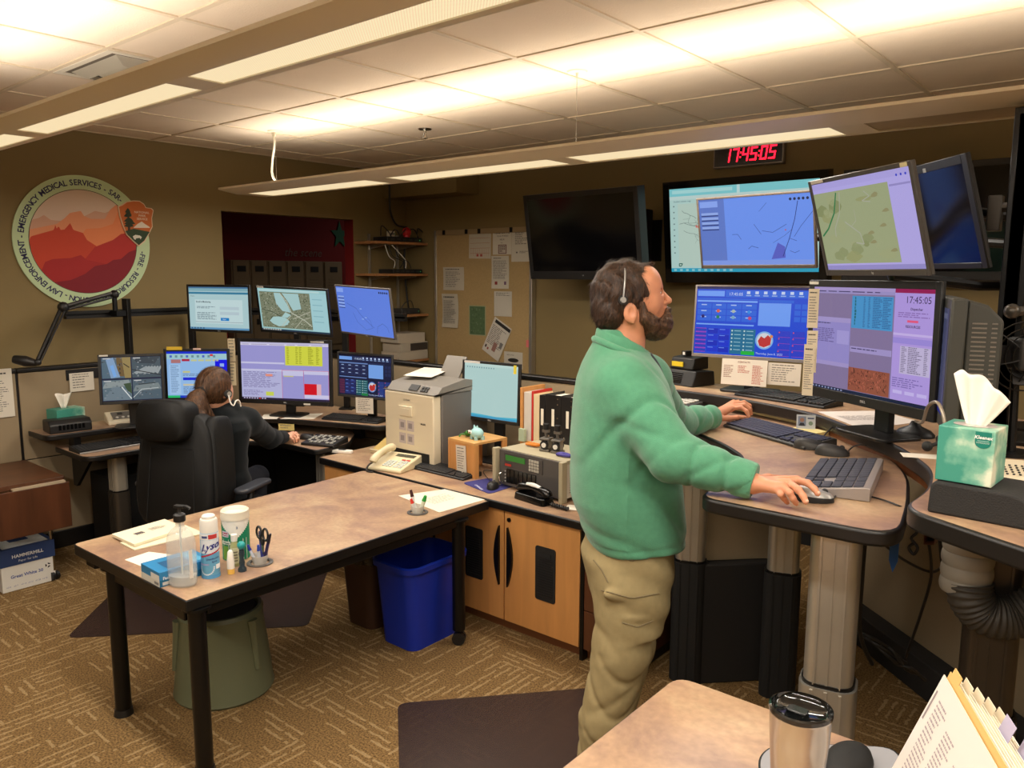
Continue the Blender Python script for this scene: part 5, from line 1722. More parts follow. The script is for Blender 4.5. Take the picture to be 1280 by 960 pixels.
def mount_to(label, p_from, p_to, r=0.02, name='wall_bracket', cat='bracket', plate=None):
	t = thing(name, label, cat, p_to)
	m = MB(BLKM)
	a = Vector(p_from) - Vector(p_to)
	m.tube([(0, 0, 0), a * 0.5 + Vector((0.0, 0, -0.02)), a], r, 8, smooth=0)
	m.build('arm', t)
	m = MB(BLKM)
	m.box(-0.12, 0.12, -0.012, -0.001, -0.15, 0.15)
	m.build('wall_plate', t, 0.003)
mount_to('black wall bracket behind the switched-off television over the tack board', (-3.27, 4.77, 2.07), (-3.05, 5.199, 2.05))
mount_to('black wall bracket behind the lit wall television', (-2.23, 5.08, 2.08), (-2.23, 5.199, 2.05))
mount_to('black wall bracket behind the far right wall television', (tc_.x, 5.11, tc_.z), (tc_.x, 5.199, tc_.z))
bx = MB(BLKS)
q = YP(803, 296, 5.1)
bx.box(q.x - 0.03, q.x + 0.03, 5.05, 5.197, q.z - 0.19, q.z + 0.2)
single(bx, 'junction_box', 'black box on the wall just right of the switched-off television', 'box', bevel=0.01)
cl, cr = YP(894, 212, 5.19), YP(981.5, 205, 5.19)
cw = cr.x - cl.x
chh = 0.155
t = thing('wall_clock', 'black digital wall clock with red numerals above the lit television', 'clock', (cl.x + cw / 2, 5.199, cl.z + chh / 2))
m = MB(mt('clock_silver_rim', (150, 140, 130), 0.35, 0.5))
m.box(-cw / 2, cw / 2, -0.045, 0, -chh / 2, chh / 2)
m.build('case', t, 0.006)
m = MB(mt('clock_dark_lens', (24, 8, 8), 0.25))
m.box(-cw / 2 + 0.01, cw / 2 - 0.01, -0.0475, -0.045, -chh / 2 + 0.01, chh / 2 - 0.01)
m.build('lens', t)
LED = mt('red_led', (255, 24, 50), 0.5, emit=3.0)
m = MB(LED)
SEG = {'1': 'bc', '7': 'abc', '4': 'fgbc', '5': 'afgcd', '0': 'abcdef'}
dh, dw, th = 0.088, 0.046, 0.011
def digit(ch, x):
	h2 = dh / 2
	L = {'a': (x, x + dw, dh - th, dh), 'g': (x, x + dw, h2 - th / 2, h2 + th / 2), 'd': (x, x + dw, 0, th), 'f': (x, x + th, h2, dh), 'b': (x + dw - th, x + dw, h2, dh), 'e': (x, x + th, 0, h2), 'c': (x + dw - th, x + dw, 0, h2)}
	for s_ in SEG[ch]:
		a, b, c_, d_ = L[s_]
		vs = [(a, -0.0485, c_), (b, -0.0485, c_), (b, -0.0485, d_), (a, -0.0485, d_)]
		m.add([(p[0] + (p[2]) * 0.14, p[1], p[2] - dh / 2) for p in vs], [(0, 1, 2, 3)])
xs = -cw / 2 + 0.075
for i, ch in enumerate('174505'):
	digit(ch, xs)
	xs += dw + 0.012
	if i in (1, 3):
		for z_ in (0.028, 0.058):
			m.box(xs - 0.004 + z_ * 0.14, xs + 0.006 + z_ * 0.14, -0.0487, -0.0477, z_ - 0.005 - dh / 2, z_ + 0.005 - dh / 2)
		xs += 0.012
m.build('red_digits', t)
# monitor rails and posts
RAILM = mt('black_slotted_rail', (30, 28, 26), 0.45, 0.4)
def rail(label, pts, w=0.05, d=0.035, name='monitor_rail'):
	m = MB(RAILM)
	for a, b in zip(pts[:-1], pts[1:]):
		a, b = Vector(a), Vector(b)
		T = Matrix.Translation(a) @ (b - a).to_track_quat('X', 'Z').to_matrix().to_4x4()
		m.T = T
		L = (b - a).length
		m.box(0, L, -d / 2, d / 2, -w / 2, -w * 0.12)
		m.box(0, L, -d / 2, d / 2, w * 0.12, w / 2)
		m.box(0, L, d * 0.0, d / 2, -w * 0.12, w * 0.12)
	return single(m, name, label, 'rail')
Dr = 5.62
ra = AT(81, 394, 5.08)
rb = Vector((-4.55, 3.38, ra.z))
rb2 = AT(235, 391, 5.78)
rail('long black slotted rail carrying the upper monitors of the seated bank', [ra, (rb2.x, rb2.y, ra.z), (-4.80, 3.56, ra.z - 0.01), (-3.95, 3.59, ra.z - 0.02)], 0.05, 0.04)
for nm, u, D, lb in (('rail_post', 161, 5.38, 'black upright post left of the upper monitor bank'), ('rail_post', 241, 5.83, 'black upright post behind the web page monitor'), ('rail_post', 372, 5.85, 'black upright post behind the aerial map monitor'), ('rail_post', 432, 5.70, 'black upright post behind the upper blue map monitor')):
	p = AT(u, 430, D)
	zt_ = AT(u, 373 if u == 161 else 385, D).z
	m = MB(RAILM)
	m.box(-0.02, 0.02, -0.02, 0.02, RZ1 + 0.001, zt_).box(-0.05, 0.05, -0.05, 0.05, RZ1 + 0.001, RZ1 + 0.012)
	single(m, nm, lb, 'post', 'monitor posts on the seated console', bevel=0.002, mat=Matrix.Translation((p.x, p.y, 0)) @ Matrix.Rotation(0.6, 4, 'Z'))
t = thing('swing_arm_lamp', 'black swing-arm desk lamp reaching over the partition at left', 'lamp', AT(143, 372, 5.3))
o0 = AT(143, 372, 5.3)
def rel(u, v, D):
	return AT(u, v, D) - o0
m = MB(BLK)
m.tube([rel(143, 366, 5.3), rel(78, 384, 5.0)], 0.014, 8, smooth=0)
m.tube([rel(143, 371, 5.3), rel(80, 388, 5.0)], 0.008, 8, smooth=0)
m.build('upper_arm', t)
m = MB(BLK)
m.tube([rel(77, 384, 5.0), rel(46, 453, 4.8)], 0.013, 8, smooth=0)
m.tube([rel(82, 386, 5.0), rel(50, 453, 4.8)], 0.007, 8, smooth=0)
m.build('lower_arm', t)
for p_, r_ in ((rel(79, 384, 5.0), 0.035), (rel(47, 453, 4.8), 0.022), (rel(143, 368, 5.3), 0.03)):
	MB(BLK).sphere(p_, r_, 12).build('joint', t)
m = MB(BLK)
e0_, e1_ = rel(46, 454, 4.8), rel(17, 449, 4.78)
m.tube([e0_, e0_ * 0.5 + e1_ * 0.5, e1_], 0.03, 12, radii=[0.018, 0.034, 0.024], flat=(0, 0, 1))
m.build('lamp_head', t)
m = MB(BLKM)
m.box(-0.03, 0.09, -0.03, 0.03, -0.12, -0.085).cyl((0, 0, -0.1), (0, 0, 0.01), 0.016, n=12)
m.build('clamp', t)
pp = AT(1262, 420, 2.55)
t = thing('monitor_pole', 'thick black slotted pole with monitor arms at the far right edge', 'pole', (pp.x, pp.y, 0))
m = MB(BLKM)
m.box(-0.035, 0.035, -0.035, 0.035, RZ2 + 0.001, 2.32).box(-0.1, 0.1, -0.1, 0.1, RZ2 + 0.0005, RZ2 + 0.015)
for k in range(2):
	m.box(-0.02, 0.02, -0.04, -0.034, RZ2 + 0.05, 2.3)
m.build('post', t, 0.004)
o0 = Vector((pp.x, pp.y, 0))
ARMG = mt('grey_arm_metal', (84, 78, 70), 0.35, 0.5)
m = MB(ARMG)
m.tube([AT(1282, 257, 2.55) - o0, AT(1245, 260, 2.6) - o0], 0.016, 10, smooth=0)
m.box(*[v for p_ in [(0, 0)] for v in (AT(1244, 262, 2.6).x - o0.x - 0.02, AT(1244, 262, 2.6).x - o0.x + 0.02, AT(1244, 262, 2.6).y - o0.y - 0.02, AT(1244, 262, 2.6).y - o0.y + 0.03, AT(1244, 262, 2.6).z - 0.07, AT(1244, 262, 2.6).z + 0.045)])
m.build('upper_arm', t, 0.003)
m = MB(ARMG)
m.tube([AT(1284, 389, 2.45) - o0, AT(1266, 389, 2.45) - o0], 0.015, 10, smooth=0)
m.sphere(AT(1265, 389, 2.45) - o0, 0.024, 12)
m.build('lower_arm', t)
t = thing('monitor_pole', 'black pole rising behind the purple and cyan monitor on the standing console', 'pole', (-0.35, 3.25, 0))
m = MB(BLKM)
m.cyl((0, 0, RZ2 + 0.012), (0, 0, 2.02), 0.022, n=16)
m.build('post', t)
m = MB(BLKM)
m.cyl((0, 0, RZ2 + 0.0005), (0, 0, RZ2 + 0.0115), 0.09, n=24)
m.build('base_plate', t)
# desktop things
def keyboard(label, p, yaw, L=0.445, D=0.145, z=0.0, key=(28, 28, 30), body=BLK, tilt=5, big=False, ledge=None):
	t = thing('keyboard', label, 'keyboard', mat=Matrix.Translation(Vector(p)) @ Matrix.Rotation(math.radians(yaw), 4, 'Z'))
	m = MB(body)
	a = math.tan(math.radians(tilt))
	h0 = 0.012
	m.prism([(-D / 2, 0.0005), (D / 2, 0.0005), (D / 2, h0 + D * a), (D / 2 - 0.012, h0 + D * a + 0.003), (-D / 2 + 0.006, h0), (-D / 2, h0 - 0.004)], -L / 2, L / 2, axis='x')
	m.build('case', t, 0.002)
	KM = mt('keycaps', key, 0.5)
	k = MB(KM)
	M = Matrix.Translation((0, -D / 2, h0)) @ Matrix.Rotation(math.atan(a), 4, 'X')
	k.T = M
	rows = 6
	pitch = (D - 0.022) / rows
	x0 = -L / 2 + 0.008
	secs = [(x0, x0 + L * 0.66), (x0 + L * 0.685, x0 + L * 0.79), (x0 + L * 0.81, L / 2 - 0.008)]
	if big:
		secs = [(x0, L / 2 - 0.008)]
	for r in range(rows):
		y0 = 0.008 + r * pitch
		for si, (a0, a1) in enumerate(secs):
			n = {0: 15, 1: 3, 2: 4}[si]
			w = (a1 - a0) / n
			i = 0
			while i < n:
				ww = w
				if r == 0 and si == 0 and i == 4:
					ww = w * 6
					k.box(a0 + i * w + 0.001, a0 + i * w + ww - 0.001, y0, y0 + pitch - 0.002, 0.0, 0.007)
					i += 6
					continue
				if si == 1 and r in (1, 2) and (i != 1 or r == 2):
					i += 1
					continue
				k.box(a0 + i * w + 0.0012, a0 + (i + 1) * w - 0.0012, y0, y0 + pitch - 0.0025, 0.0, 0.007)
				i += 1
	k.build('keys', t, 0.0012, 1)
	if ledge:
		e = MB(ledge)
		e.box(-L / 2, L / 2, -D / 2 - 0.006, -D / 2 + 0.001, 0.001, 0.011)
		e.build('front_edge', t, 0.002)
	return t
def mouse(label, p, yaw, mat=BLK, top=None, L=0.11, w=0.062, cable=None, group=None):
	t = thing('computer_mouse', label, 'mouse', mat=Matrix.Translation(Vector(p)) @ Matrix.Rotation(math.radians(yaw), 4, 'Z'))
	m = MB(mat)
	N, K = 20, 8
	vs, fs = [], []
	for j in range(K + 1):
		ph = PI / 2 * j / K
		for i in range(N):
			a = 2 * PI * i / N
			x = math.cos(a) * L / 2 * math.cos(ph) ** 0.6 if j < K else 0
			y = math.sin(a) * w / 2 * math.cos(ph) ** 0.6 if j < K else 0
			zz = 0.001 + 0.034 * math.sin(ph) ** 0.9 * (1 - 0.25 * (x / L * 2))
			vs.append((x, y, zz))
	for j in range(K):
		for i in range(N):
			fs.append((j * N + i, j * N + (i + 1) % N, (j + 1) * N + (i + 1) % N, (j + 1) * N + i))
	fs.append(tuple(range(N - 1, -1, -1)))
	m.add(vs, fs)
	m.build('shell', t, smooth=60)
	if top:
		k = MB(top)
		vs2 = [(v[0] * 1.015, v[1] * 1.02, v[2] * 1.02 + 0.0008) for v in vs[N * 2:]]
		k.add(vs2, [tuple(i) for i in fs[:(K - 2) * N]])
		k.build('top_cover', t, smooth=60)
	wh = MB(DKG)
	wh.cyl((L * 0.27, -0.004, 0.026), (L * 0.27, 0.004, 0.026), 0.009, n=12)
	wh.build('scroll_wheel', t)
	if cable:
		cb = MB(BLK)
		cb.T = t.matrix_world.inverted()
		pts = [t.matrix_world @ Vector((L / 2 - 0.003, 0, 0.01))] + [Vector(c_) for c_ in cable]
		cb.tube(pts, 0.0025, 6)
		cb.build('cable', t)
	return t
def sheet(name, label, cat, M, w, h, seed=1, lines=12, col=(236, 228, 212), ink=(120, 115, 110), bend=0.0, group=None, art=None, tilt=None):
	"""sheet of paper in local xz plane facing -y; origin at centre"""
	t = thing(name, label, cat, mat=M, group=group)
	m = MB(PRINT)
	n = 6
	fr_, bk_ = [], []
	for j in range(n + 1):
		z_ = -h / 2 + h * j / n
		y_ = -0.0012 - bend * (abs(z_ / (h / 2)) ** 2 if bend else 0)
		fr_ += [(-w / 2, y_, z_), (w / 2, y_, z_)]
		bk_ += [(-w / 2, y_ + 0.0006, z_), (w / 2, y_ + 0.0006, z_)]
	k = len(fr_)
	fs = []
	for j in range(n):
		a = 2 * j
		fs.append((a, a + 1, a + 3, a + 2))
		fs.append((k + a + 2, k + a + 3, k + a + 1, k + a))
		fs.append((a + 1, k + a + 1, k + a + 3, a + 3))
		fs.append((a, a + 2, k + a + 2, k + a))
	fs.append((0, k, k + 1, 1)); fs.append((2 * n, 2 * n + 1, k + 2 * n + 1, k + 2 * n))
	m.add(fr_ + bk_, fs, 0, lin(col))
	m.build('sheet', t, smooth=0)
	p = MB(PRINT)
	A = Art(p, 0, -w / 2, w / 2, -h / 2, h / 2, -0.0014 - bend * 1.0, 0.0001)
	if art:
		art(A)
	elif lines:
		rr = random.Random(seed)
		A.lines(0.12, 0.08, 0.8, 0.14, 1, (70, 66, 64), 1, ragged=False)
		A.lines(0.12, 0.2, 0.9, 0.9, lines, ink, 1, fill=0.35, seed=seed)
	if p.v:
		p.build('printing', t, smooth=0)
	return t
def flat(x, y, z, yaw, pitch=-90):
	"""frame for a sheet lying face up: local z -> along yaw direction"""
	return Matrix.Translation((x, y, z)) @ Matrix.Rotation(math.radians(yaw), 4, 'Z') @ Matrix.Rotation(math.radians(pitch), 4, 'X')
def ang(a, b):
	return math.degrees(math.atan2(b[1] - a[1], b[0] - a[0]))
TBY = 5.15
wb0, wb1 = YP(543, 290, TBY), YP(666, 281, TBY)
wz0 = 0.75
t = thing('tack_board', 'large tan tack board with aluminium frame on the back wall under the black television', 'board', ((wb0.x + wb1.x) / 2, TBY, 0))
hw_ = (wb1.x - wb0.x) / 2
zt_ = (wb0.z + wb1.z) / 2
m = MB(mt('tan_board_vinyl', (170, 144, 98), 0.8, noise=(60, 0.06), bump=(300, 0.2, 0.0006)))
m.box(-hw_ + 0.02, hw_ - 0.02, 0.004, 0.045, wz0, zt_ - 0.04)
m.build('board', t)
m = MB(ALU)
m.box(-hw_, -hw_ + 0.024, -0.006, 0.048, wz0 - 0.02, zt_)
m.build('frame_stile', t, 0.002)
m = MB(ALU)
m.box(hw_ - 0.03, hw_, -0.006, 0.048, wz0 - 0.02, zt_)
m.build('frame_stile', t, 0.002)
m = MB(mt('tack_strip', (150, 128, 92), 0.6))
m.box(-hw_ + 0.025, hw_ - 0.03, -0.008, 0.044, zt_ - 0.045, zt_)
m.build('tack_strip', t, 0.003)
for u in (556, 584, 600, 640):
	p = YP(u, 288, TBY)
	m = MB(BLKM)
	m.box(-0.012, 0.012, -0.02, -0.009, -0.04, 0.0)
	m.T = Matrix.Identity(4)
	o = m.build('map_hook', t)
	o.location = (p.x - (wb0.x + wb1.x) / 2, 0, zt_ - 0.002)
def board_sheet(name, label, u0, v0, u1, v1, rot=0, **k):
	a, b = YP(u0, v0, TBY), YP(u1, v1, TBY)
	c = (a + b) / 2
	w, h = abs(b.x - a.x), abs(a.z - b.z)
	if 'size' in k:
		w, h = k.pop('size')
	k.setdefault('group', 'papers pinned to the tack board')
	return sheet(name, label, 'paper', Matrix.Translation((c.x, TBY + k.pop('dy', 0.003), c.z)) @ Matrix.Rotation(math.radians(rot), 4, 'Y'), w, h, **k)
PC = (190, 182, 164)
def a_chart(A):
	for k in range(4):
		A.line([(0.05, 0.2 + k * 0.2), (0.95, 0.18 + k * 0.2)], 0.003, (170, 120, 100), 1)
	for k in range(9):
		A.line([(0.1 + k * 0.1, 0.62), (0.1 + k * 0.1, 0.9)], 0.002, (180, 110, 96), 1)
	A.rect(0.35, 0.82, 0.45, 0.92, (170, 80, 70), 2)
	A.rect(0.52, 0.82, 0.62, 0.92, (170, 80, 70), 2)
def a_notice(A):
	A.text('PLEASE GIVE THIS', 0.10, 0.20, 0.022, (50, 46, 44), 1, bold=0.03)
	A.text('YOUR MOMENT', 0.22, 0.32, 0.018, (60, 56, 54), 1)
	A.text('WE R', 0.38, 0.46, 0.022, (50, 46, 44), 1)
	A.text('THE', 0.42, 0.57, 0.014, (60, 56, 54), 1)
	A.rect(0.3, 0.62, 0.75, 0.97, (110, 70, 62), 1)
	A.rect(0.34, 0.65, 0.71, 0.94, (190, 180, 165), 2)
	for k in range(10):
		A.rect(0.38 + (k % 4) * 0.08, 0.68 + (k // 4) * 0.08, 0.43 + (k % 4) * 0.08, 0.73 + (k // 4) * 0.08, (90, 60, 56), 3)
def a_star(A):
	A.lines(0.2, 0.12, 0.9, 0.5, 7, (130, 124, 116), 1, seed=5)
	cx, cy, r = 0.3, 0.72, 0.07
	pts = []
	for k in range(10):
		a = -PI / 2 + k * PI / 5
		q = r if k % 2 == 0 else r * 0.4
		pts.append((cx + q * math.cos(a), cy + q * math.sin(a) * 0.6))
	A.poly(pts, (70, 60, 60), 2)
	A.lines(0.45, 0.68, 0.95, 0.76, 2, (120, 116, 110), 1)
def a_two(A):
	A.lines(0.12, 0.06, 0.6, 0.1, 1, (60, 56, 54), 1)
	A.lines(0.1, 0.14, 0.92, 0.72, 13, (140, 134, 126), 1, seed=8)
	A.rect(0.2, 0.78, 0.35, 0.88, (150, 60, 56), 2)
	A.rect(0.74, 0.78, 0.86, 0.88, (110, 80, 110), 2)
def a_green(A):
	A.rect(0.05, 0.03, 0.95, 0.97, (84, 108, 74), 1)
	rr = random.Random(4)
	for k in range(40):
		a, b = rr.uniform(0.06, 0.85), rr.uniform(0.05, 0.9)
		A.rect(a, b, a + 0.08, b + 0.05, rr.choice([(96, 120, 84), (74, 98, 66), (104, 124, 96)]), 2)
def a_news(A):
	A.rect(0.1, 0.04, 0.98, 0.13, (40, 38, 38), 1)
	A.lines(0.06, 0.2, 0.95, 0.75, 12, (130, 124, 118), 1, seed=3)
	A.rect(0.08, 0.8, 0.16, 0.88, (60, 50, 50), 2); A.rect(0.22, 0.84, 0.3, 0.9, (150, 60, 50), 2)
	A.rect(0.45, 0.6, 0.65, 0.85, (150, 110, 100), 2); A.rect(0.75, 0.5, 0.9, 0.66, (120, 116, 112), 2)
def a_slot(A):
	A.text('NEW NOTICES', 0.15, 0.22, 0.012, (60, 56, 54), 1)
	A.disc(0.5, 0.5, 0.06, (40, 38, 36), 1, 20, rz=0.018)
board_sheet('pinned_sheet', 'white sheet with a red-lined chart pinned at the top of the tack board', 586, 292, 613.5, 323, 1, col=PC, art=a_chart)
board_sheet('pinned_sheet', 'white notice with a framed brown picture pinned at the top of the tack board', 616, 286, 639, 318, 0, col=(206, 200, 184), art=a_notice, dy=0.001)
board_sheet('pinned_sheet', 'white sheet with a small dark star pinned at the top right of the tack board', 639.5, 286, 662, 327, 0, col=(200, 194, 178), art=a_star, dy=0.0)
board_sheet('pinned_sheet', 'small sheet holding a grey table pinned at the upper left of the tack board', 554, 334, 580, 363, 0, col=PC, seed=11, lines=9, bend=0.004)
board_sheet('pinned_sheet', 'narrow curling sheet of lines pinned at the lower left of the tack board', 553, 367, 573, 410, 0, col=PC, seed=12, lines=14, bend=0.012)
board_sheet('pinned_sheet', 'tall printed sheet with red and purple marks below the framed notice', 614.5, 320, 636, 361, 0, col=(198, 192, 176), art=a_two, bend=0.004)
board_sheet('pinned_sheet', 'nearly blank white sheet pinned on the right part of the tack board', 617.5, 364, 639.5, 396, 0, col=(196, 190, 176), seed=9, lines=0, art=lambda A: A.lines(0.1, 0.05, 0.9, 0.2, 3, (130, 126, 120), 1))
board_sheet('pinned_sheet', 'green rectangle sheet pinned at the bottom middle of the tack board', 586, 381.5, 607, 420, 0, col=(150, 156, 120), art=a_green)
cc_ = YP(621, 424, TBY)
sheet('pinned_sheet', 'tilted newsletter with a black banner pinned low on the tack board', 'paper', Matrix.Translation((cc_.x, TBY - 0.002, cc_.z)) @ Matrix.Rotation(math.radians(28), 4, 'Y'), 0.215, 0.33, col=(206, 200, 188), art=a_news, group='papers pinned to the tack board')
board_sheet('pinned_sheet', 'small white card with a dark oval at the bottom edge of the tack board', 630, 439, 653, 462, 0, col=(196, 190, 176), art=a_slot)
board_sheet('pinned_sheet', 'tiny pink note on the right edge of the tack board', 657.5, 425, 664, 434.5, 0, col=(214, 110, 110), lines=0)
def part_sheet(label, u0, v0, u1, v1, lines=10, seed=1, col=(220, 212, 196), ink=(120, 115, 110)):
	X_ = PX + 0.036
	a, b = XP(u0, v0, X_), XP(u1, v1, X_)
	c = (a + b) / 2
	return sheet('pinned_sheet', label, 'paper', Matrix.Translation((X_ + 0.001, c.y, c.z)) @ Matrix.Rotation(PI / 2, 4, 'Z'), abs(b.y - a.y), abs(a.z - b.z), seed, lines, col, ink)
part_sheet('tall white printed sheet hanging on the partition at the far left edge', -22, 463, 19, 520, 16, 2)
part_sheet('small white printed sheet clipped to the partition beside the camera-view monitor', 86, 467, 118, 487, 5, 3)
a, b = XP(82, 464, PX + 0.03), XP(125, 470, PX + 0.03)
single(MB(BLK).box(PX + 0.0285, PX + 0.034, a.y, b.y + 0.12, b.z - 0.01, a.z + 0.008), 'paper_rail', 'black paper holder rail on the partition above the base phones', 'rail', bevel=0.002)
SX0, SX1 = XL + 0.001, -5.39
shelf_px = [(302, 'upper'), (342, 'middle'), (394, 'lower'), (452, 'bottom')]
SHM = wood('shelf_board', (176, 124, 78), 0.15, 3, 1)
shz = []
for i, (v, w_) in enumerate(shelf_px):
	z_ = XP(495, v + 1.5, SX1).z
	shz.append(z_)
	t = thing('wall_shelf', '%s narrow wooden wall shelf in the corner left of the tack board' % w_, 'shelf', (SX0, 4.95, z_), group='corner wall shelves')
	MB(SHM).box(0, SX1 - SX0, -0.38, 0.245, -0.011, 0.011).build('board', t, 0.001)
	for y_ in (-0.22, 0.12):
		bk = MB(ALU)
		bk.prism([(0.005, -0.0115), (0.26, -0.0115), (0.26, -0.02), (0.005, -0.055)], y_ - 0.003, y_ + 0.003, axis='y')
		bk.build('bracket', t)
for y_ in (4.73, 5.07):
	m = MB(ALU)
	m.box(XL + 0.0005, XL + 0.014, y_ - 0.012, y_ + 0.012, 0.95, 2.16)
	single(m, 'shelf_standard', 'slotted metal upright carrying the corner shelves, %s one' % ('left' if y_ < 5 else 'right'), 'shelf upright')
def gadget(name, label, cat, x, y, z, w, d, h, yaw=0, mat=BLK, detail=None, group=None):
	t = thing(name, label, cat, (x, y, z + 0.0005), (0, 0, yaw), group)
	MB(mat).box(-w / 2, w / 2, -d / 2, d / 2, 0, h).build('case', t, min(w, d, h) * 0.12)
	f_ = MB(DKG, mt('indicator_green', (90, 200, 120), 0.4, emit=0.5))
	for k in range(5):
		f_.box(-w * 0.4 + k * w * 0.17, -w * 0.4 + k * w * 0.17 + w * 0.1, -d / 2 - 0.0015, -d / 2, h * 0.3, h * 0.7)
	f_.box(w * 0.42, w * 0.44, -d / 2 - 0.002, -d / 2, h * 0.4, h * 0.55, 1)
	f_.build('front_ports', t)
	return t
gadget('network_switch', 'long black network box on the upper corner shelf', 'network box', -5.53, 4.95, shz[0] + 0.011, 0.42, 0.2, 0.045, PI / 2)
gadget('network_switch', 'flat black network box on the middle corner shelf', 'network box', -5.53, 4.98, shz[1] + 0.011, 0.36, 0.2, 0.04, PI / 2)
gadget('router', 'small grey router on the lower corner shelf', 'router', -5.52, 5.02, shz[2] + 0.011, 0.22, 0.16, 0.05, PI / 2, DKG)
gadget('power_adapter', 'small pale power adapter box on the upper corner shelf', 'adapter', -5.50, 4.84, shz[0] + 0.058, 0.06, 0.05, 0.05, PI / 2, CREAM)
REDP = mt('red_plastic', (196, 30, 34), 0.4)
m = MB(REDP)
m.sphere((0, 0, 0.045), 0.045, 14, sc3=(0.8, 1, 1))
m.cyl((0, 0, 0), (0, 0, 0.02), 0.03, n=14)
single(m, 'red_alarm', 'round red device among the cables on the upper corner shelf', 'device', mat=Matrix.Translation((-5.44, 4.98, shz[0] + 0.057)))
def cable(label, pts, r=0.004, mat=BLK, name='cable', group=None, n=6):
	m = MB(mat)
	o = Vector(pts[0])
	m.tube([Vector(p) - o for p in pts], r, n, smooth=6)
	return single(m, name, label, 'cable', group, mat=Matrix.Translation(o), smooth=60)
c0 = XP(487, 236, -5.45)
cable('black cable dropping from the ceiling to the red device on the corner shelf', [(-5.45, c0.y, CEIL - 0.003), XP(487, 250, -5.45), XP(489, 268, -5.45), XP(496, 281, -5.45), (-5.44, 4.98, shz[0] + 0.145)], 0.009)
rr_ = random.Random(8)
for k in range(5):
	y0 = 4.68 + k * 0.11
	cable('tangled thin black cable looping above the upper corner shelf', [(-5.45, y0, shz[0] + 0.06), (-5.44 + rr_.uniform(-.05, .03), y0 + 0.03, shz[0] + 0.11 + rr_.random() * 0.04), (-5.46, y0 + 0.09, shz[0] + 0.10 + rr_.random() * 0.05), (-5.46, y0 + 0.13, shz[0] + 0.058)], 0.005, group='cables looping above the upper shelf')
for k in range(4):
	y0 = 4.70 + k * 0.04
	cable('thin cable hanging between the upper and middle corner shelves', [(-5.42, y0, shz[0] - 0.02), (-5.40, y0 + rr_.uniform(0.0, .12), shz[0] - 0.12), (-5.41, y0 + rr_.uniform(.1, .25), shz[1] + 0.12), (-5.42, y0 + 0.1 + k * 0.03, shz[1] + 0.06)], 0.004, BLK if k % 2 else WHITE, group='cables hanging between shelves')
cable('thick black cable running down behind the corner shelves', [(-5.60, 5.10, shz[0] - 0.02), (-5.6, 5.09, shz[1] + 0.1), (-5.6, 5.12, shz[2] + 0.15), (-5.55, 5.10, shz[2] + 0.02)], 0.009)
cable('thin black cable looping over the grey router on the lower shelf', [(-5.48, 4.93, shz[2] + 0.062), (-5.46, 4.97, shz[2] + 0.12), (-5.46, 5.04, shz[2] + 0.13), (-5.48, 5.09, shz[2] + 0.062)], 0.004)
LBX = mt('light_carton', (196, 186, 168), 0.8)
zb_ = shz[3] + 0.011
for k, (w_, h_, lb, yc_) in enumerate(((0.36, 0.075, 'flat pale carton at the bottom of the stack on the corner shelf', 5.0), (0.34, 0.085, 'pale carton with a dark printed end, middle of the stack on the corner shelf', 5.01), (0.33, 0.085, 'plain white carton on top of the stack on the corner shelf', 4.98))):
	t = thing('carton', lb, 'box', (-5.52, yc_, zb_ + 0.0005), group='cartons stacked on the corner shelf')
	MB(LBX).box(-0.12, 0.13, -w_ / 2, w_ / 2, 0, h_).build('carton_body', t, 0.002)
	if k == 1:
		MB(mt('dark_label', (70, 62, 56), 0.6)).box(0.1301, 0.131, -w_ / 2 + 0.12, w_ / 2 - 0.005, 0.008, h_ - 0.008).build('printed_end', t)
	zb_ += h_ + 0.001
# counter things
pc_ = Vector((-3.41, 3.12, TZ))
PW, PDp, PH = 0.44, 0.45, 0.455
t = thing('laser_printer', 'large beige and grey laser printer on the counter beside the blank white monitor', 'printer', mat=Matrix.Translation((pc_.x, pc_.y, TZ + 0.0005)) @ Matrix.Rotation(math.radians(-1), 4, 'Z') @ Matrix.Diagonal((1, 1, 1.06, 1)))
PG = mt('printer_grey', (104, 100, 96), 0.5)
PGT = mt('printer_top_grey', (128, 122, 114), 0.5)
m = MB(CREAM)
m.box(-PW / 2, PW / 2 - 0.012, 0, 0.06, 0.0, 0.40)
m.build('front_panel', t, 0.008, 3)
m = MB(PG)
m.box(-PW / 2 + 0.004, PW / 2 - 0.004, 0.0601, PDp, 0.0, 0.405)
m.build('body', t, 0.01)
m = MB(PGT)
m.prism([(0.015, 0.401), (0.06, 0.445), (PDp * 0.55, PH + 0.02), (PDp, PH - 0.01), (PDp, 0.4055), (0.0, 0.4055)], -PW / 2, PW / 2, axis='x')
lid = m.build('top_cover', t, 0.012, 3)
m = MB(DKG)
m.T = Matrix.Translation((0, 0.04, 0.426)) @ Matrix.Rotation(math.radians(44), 4, 'X')
m.box(-0.03, 0.045, -0.02, 0.02, 0.0, 0.006)
for k in range(6):
	m.box(0.07 + (k % 3) * 0.022, 0.085 + (k % 3) * 0.022, -0.02 + (k // 3) * 0.02, -0.006 + (k // 3) * 0.02, 0.0, 0.006)
m.build('control_panel', lid)
m = MB(PGT)
m.T = Matrix.Translation((0.02, PDp * 0.62, PH - 0.005)) @ Matrix.Rotation(math.radians(-32), 4, 'X')
m.box(-0.07, 0.1, 0.0, 0.012, 0.0, 0.16)
m.build('paper_support', lid, 0.004)
m = MB(CREAM, BLKS)
m.box(-0.08, 0.03, -0.012, 0.0, 0.27, 0.325)
m.box(-0.065, 0.015, -0.0135, -0.0118, 0.282, 0.312, 0)
m.build('door_latch', t, 0.004)
m = MB(PRINT)
m.text('LEXMARK', -0.02, 0.355, 0.014, (70, 66, 60), -0.001, align='CENTER')
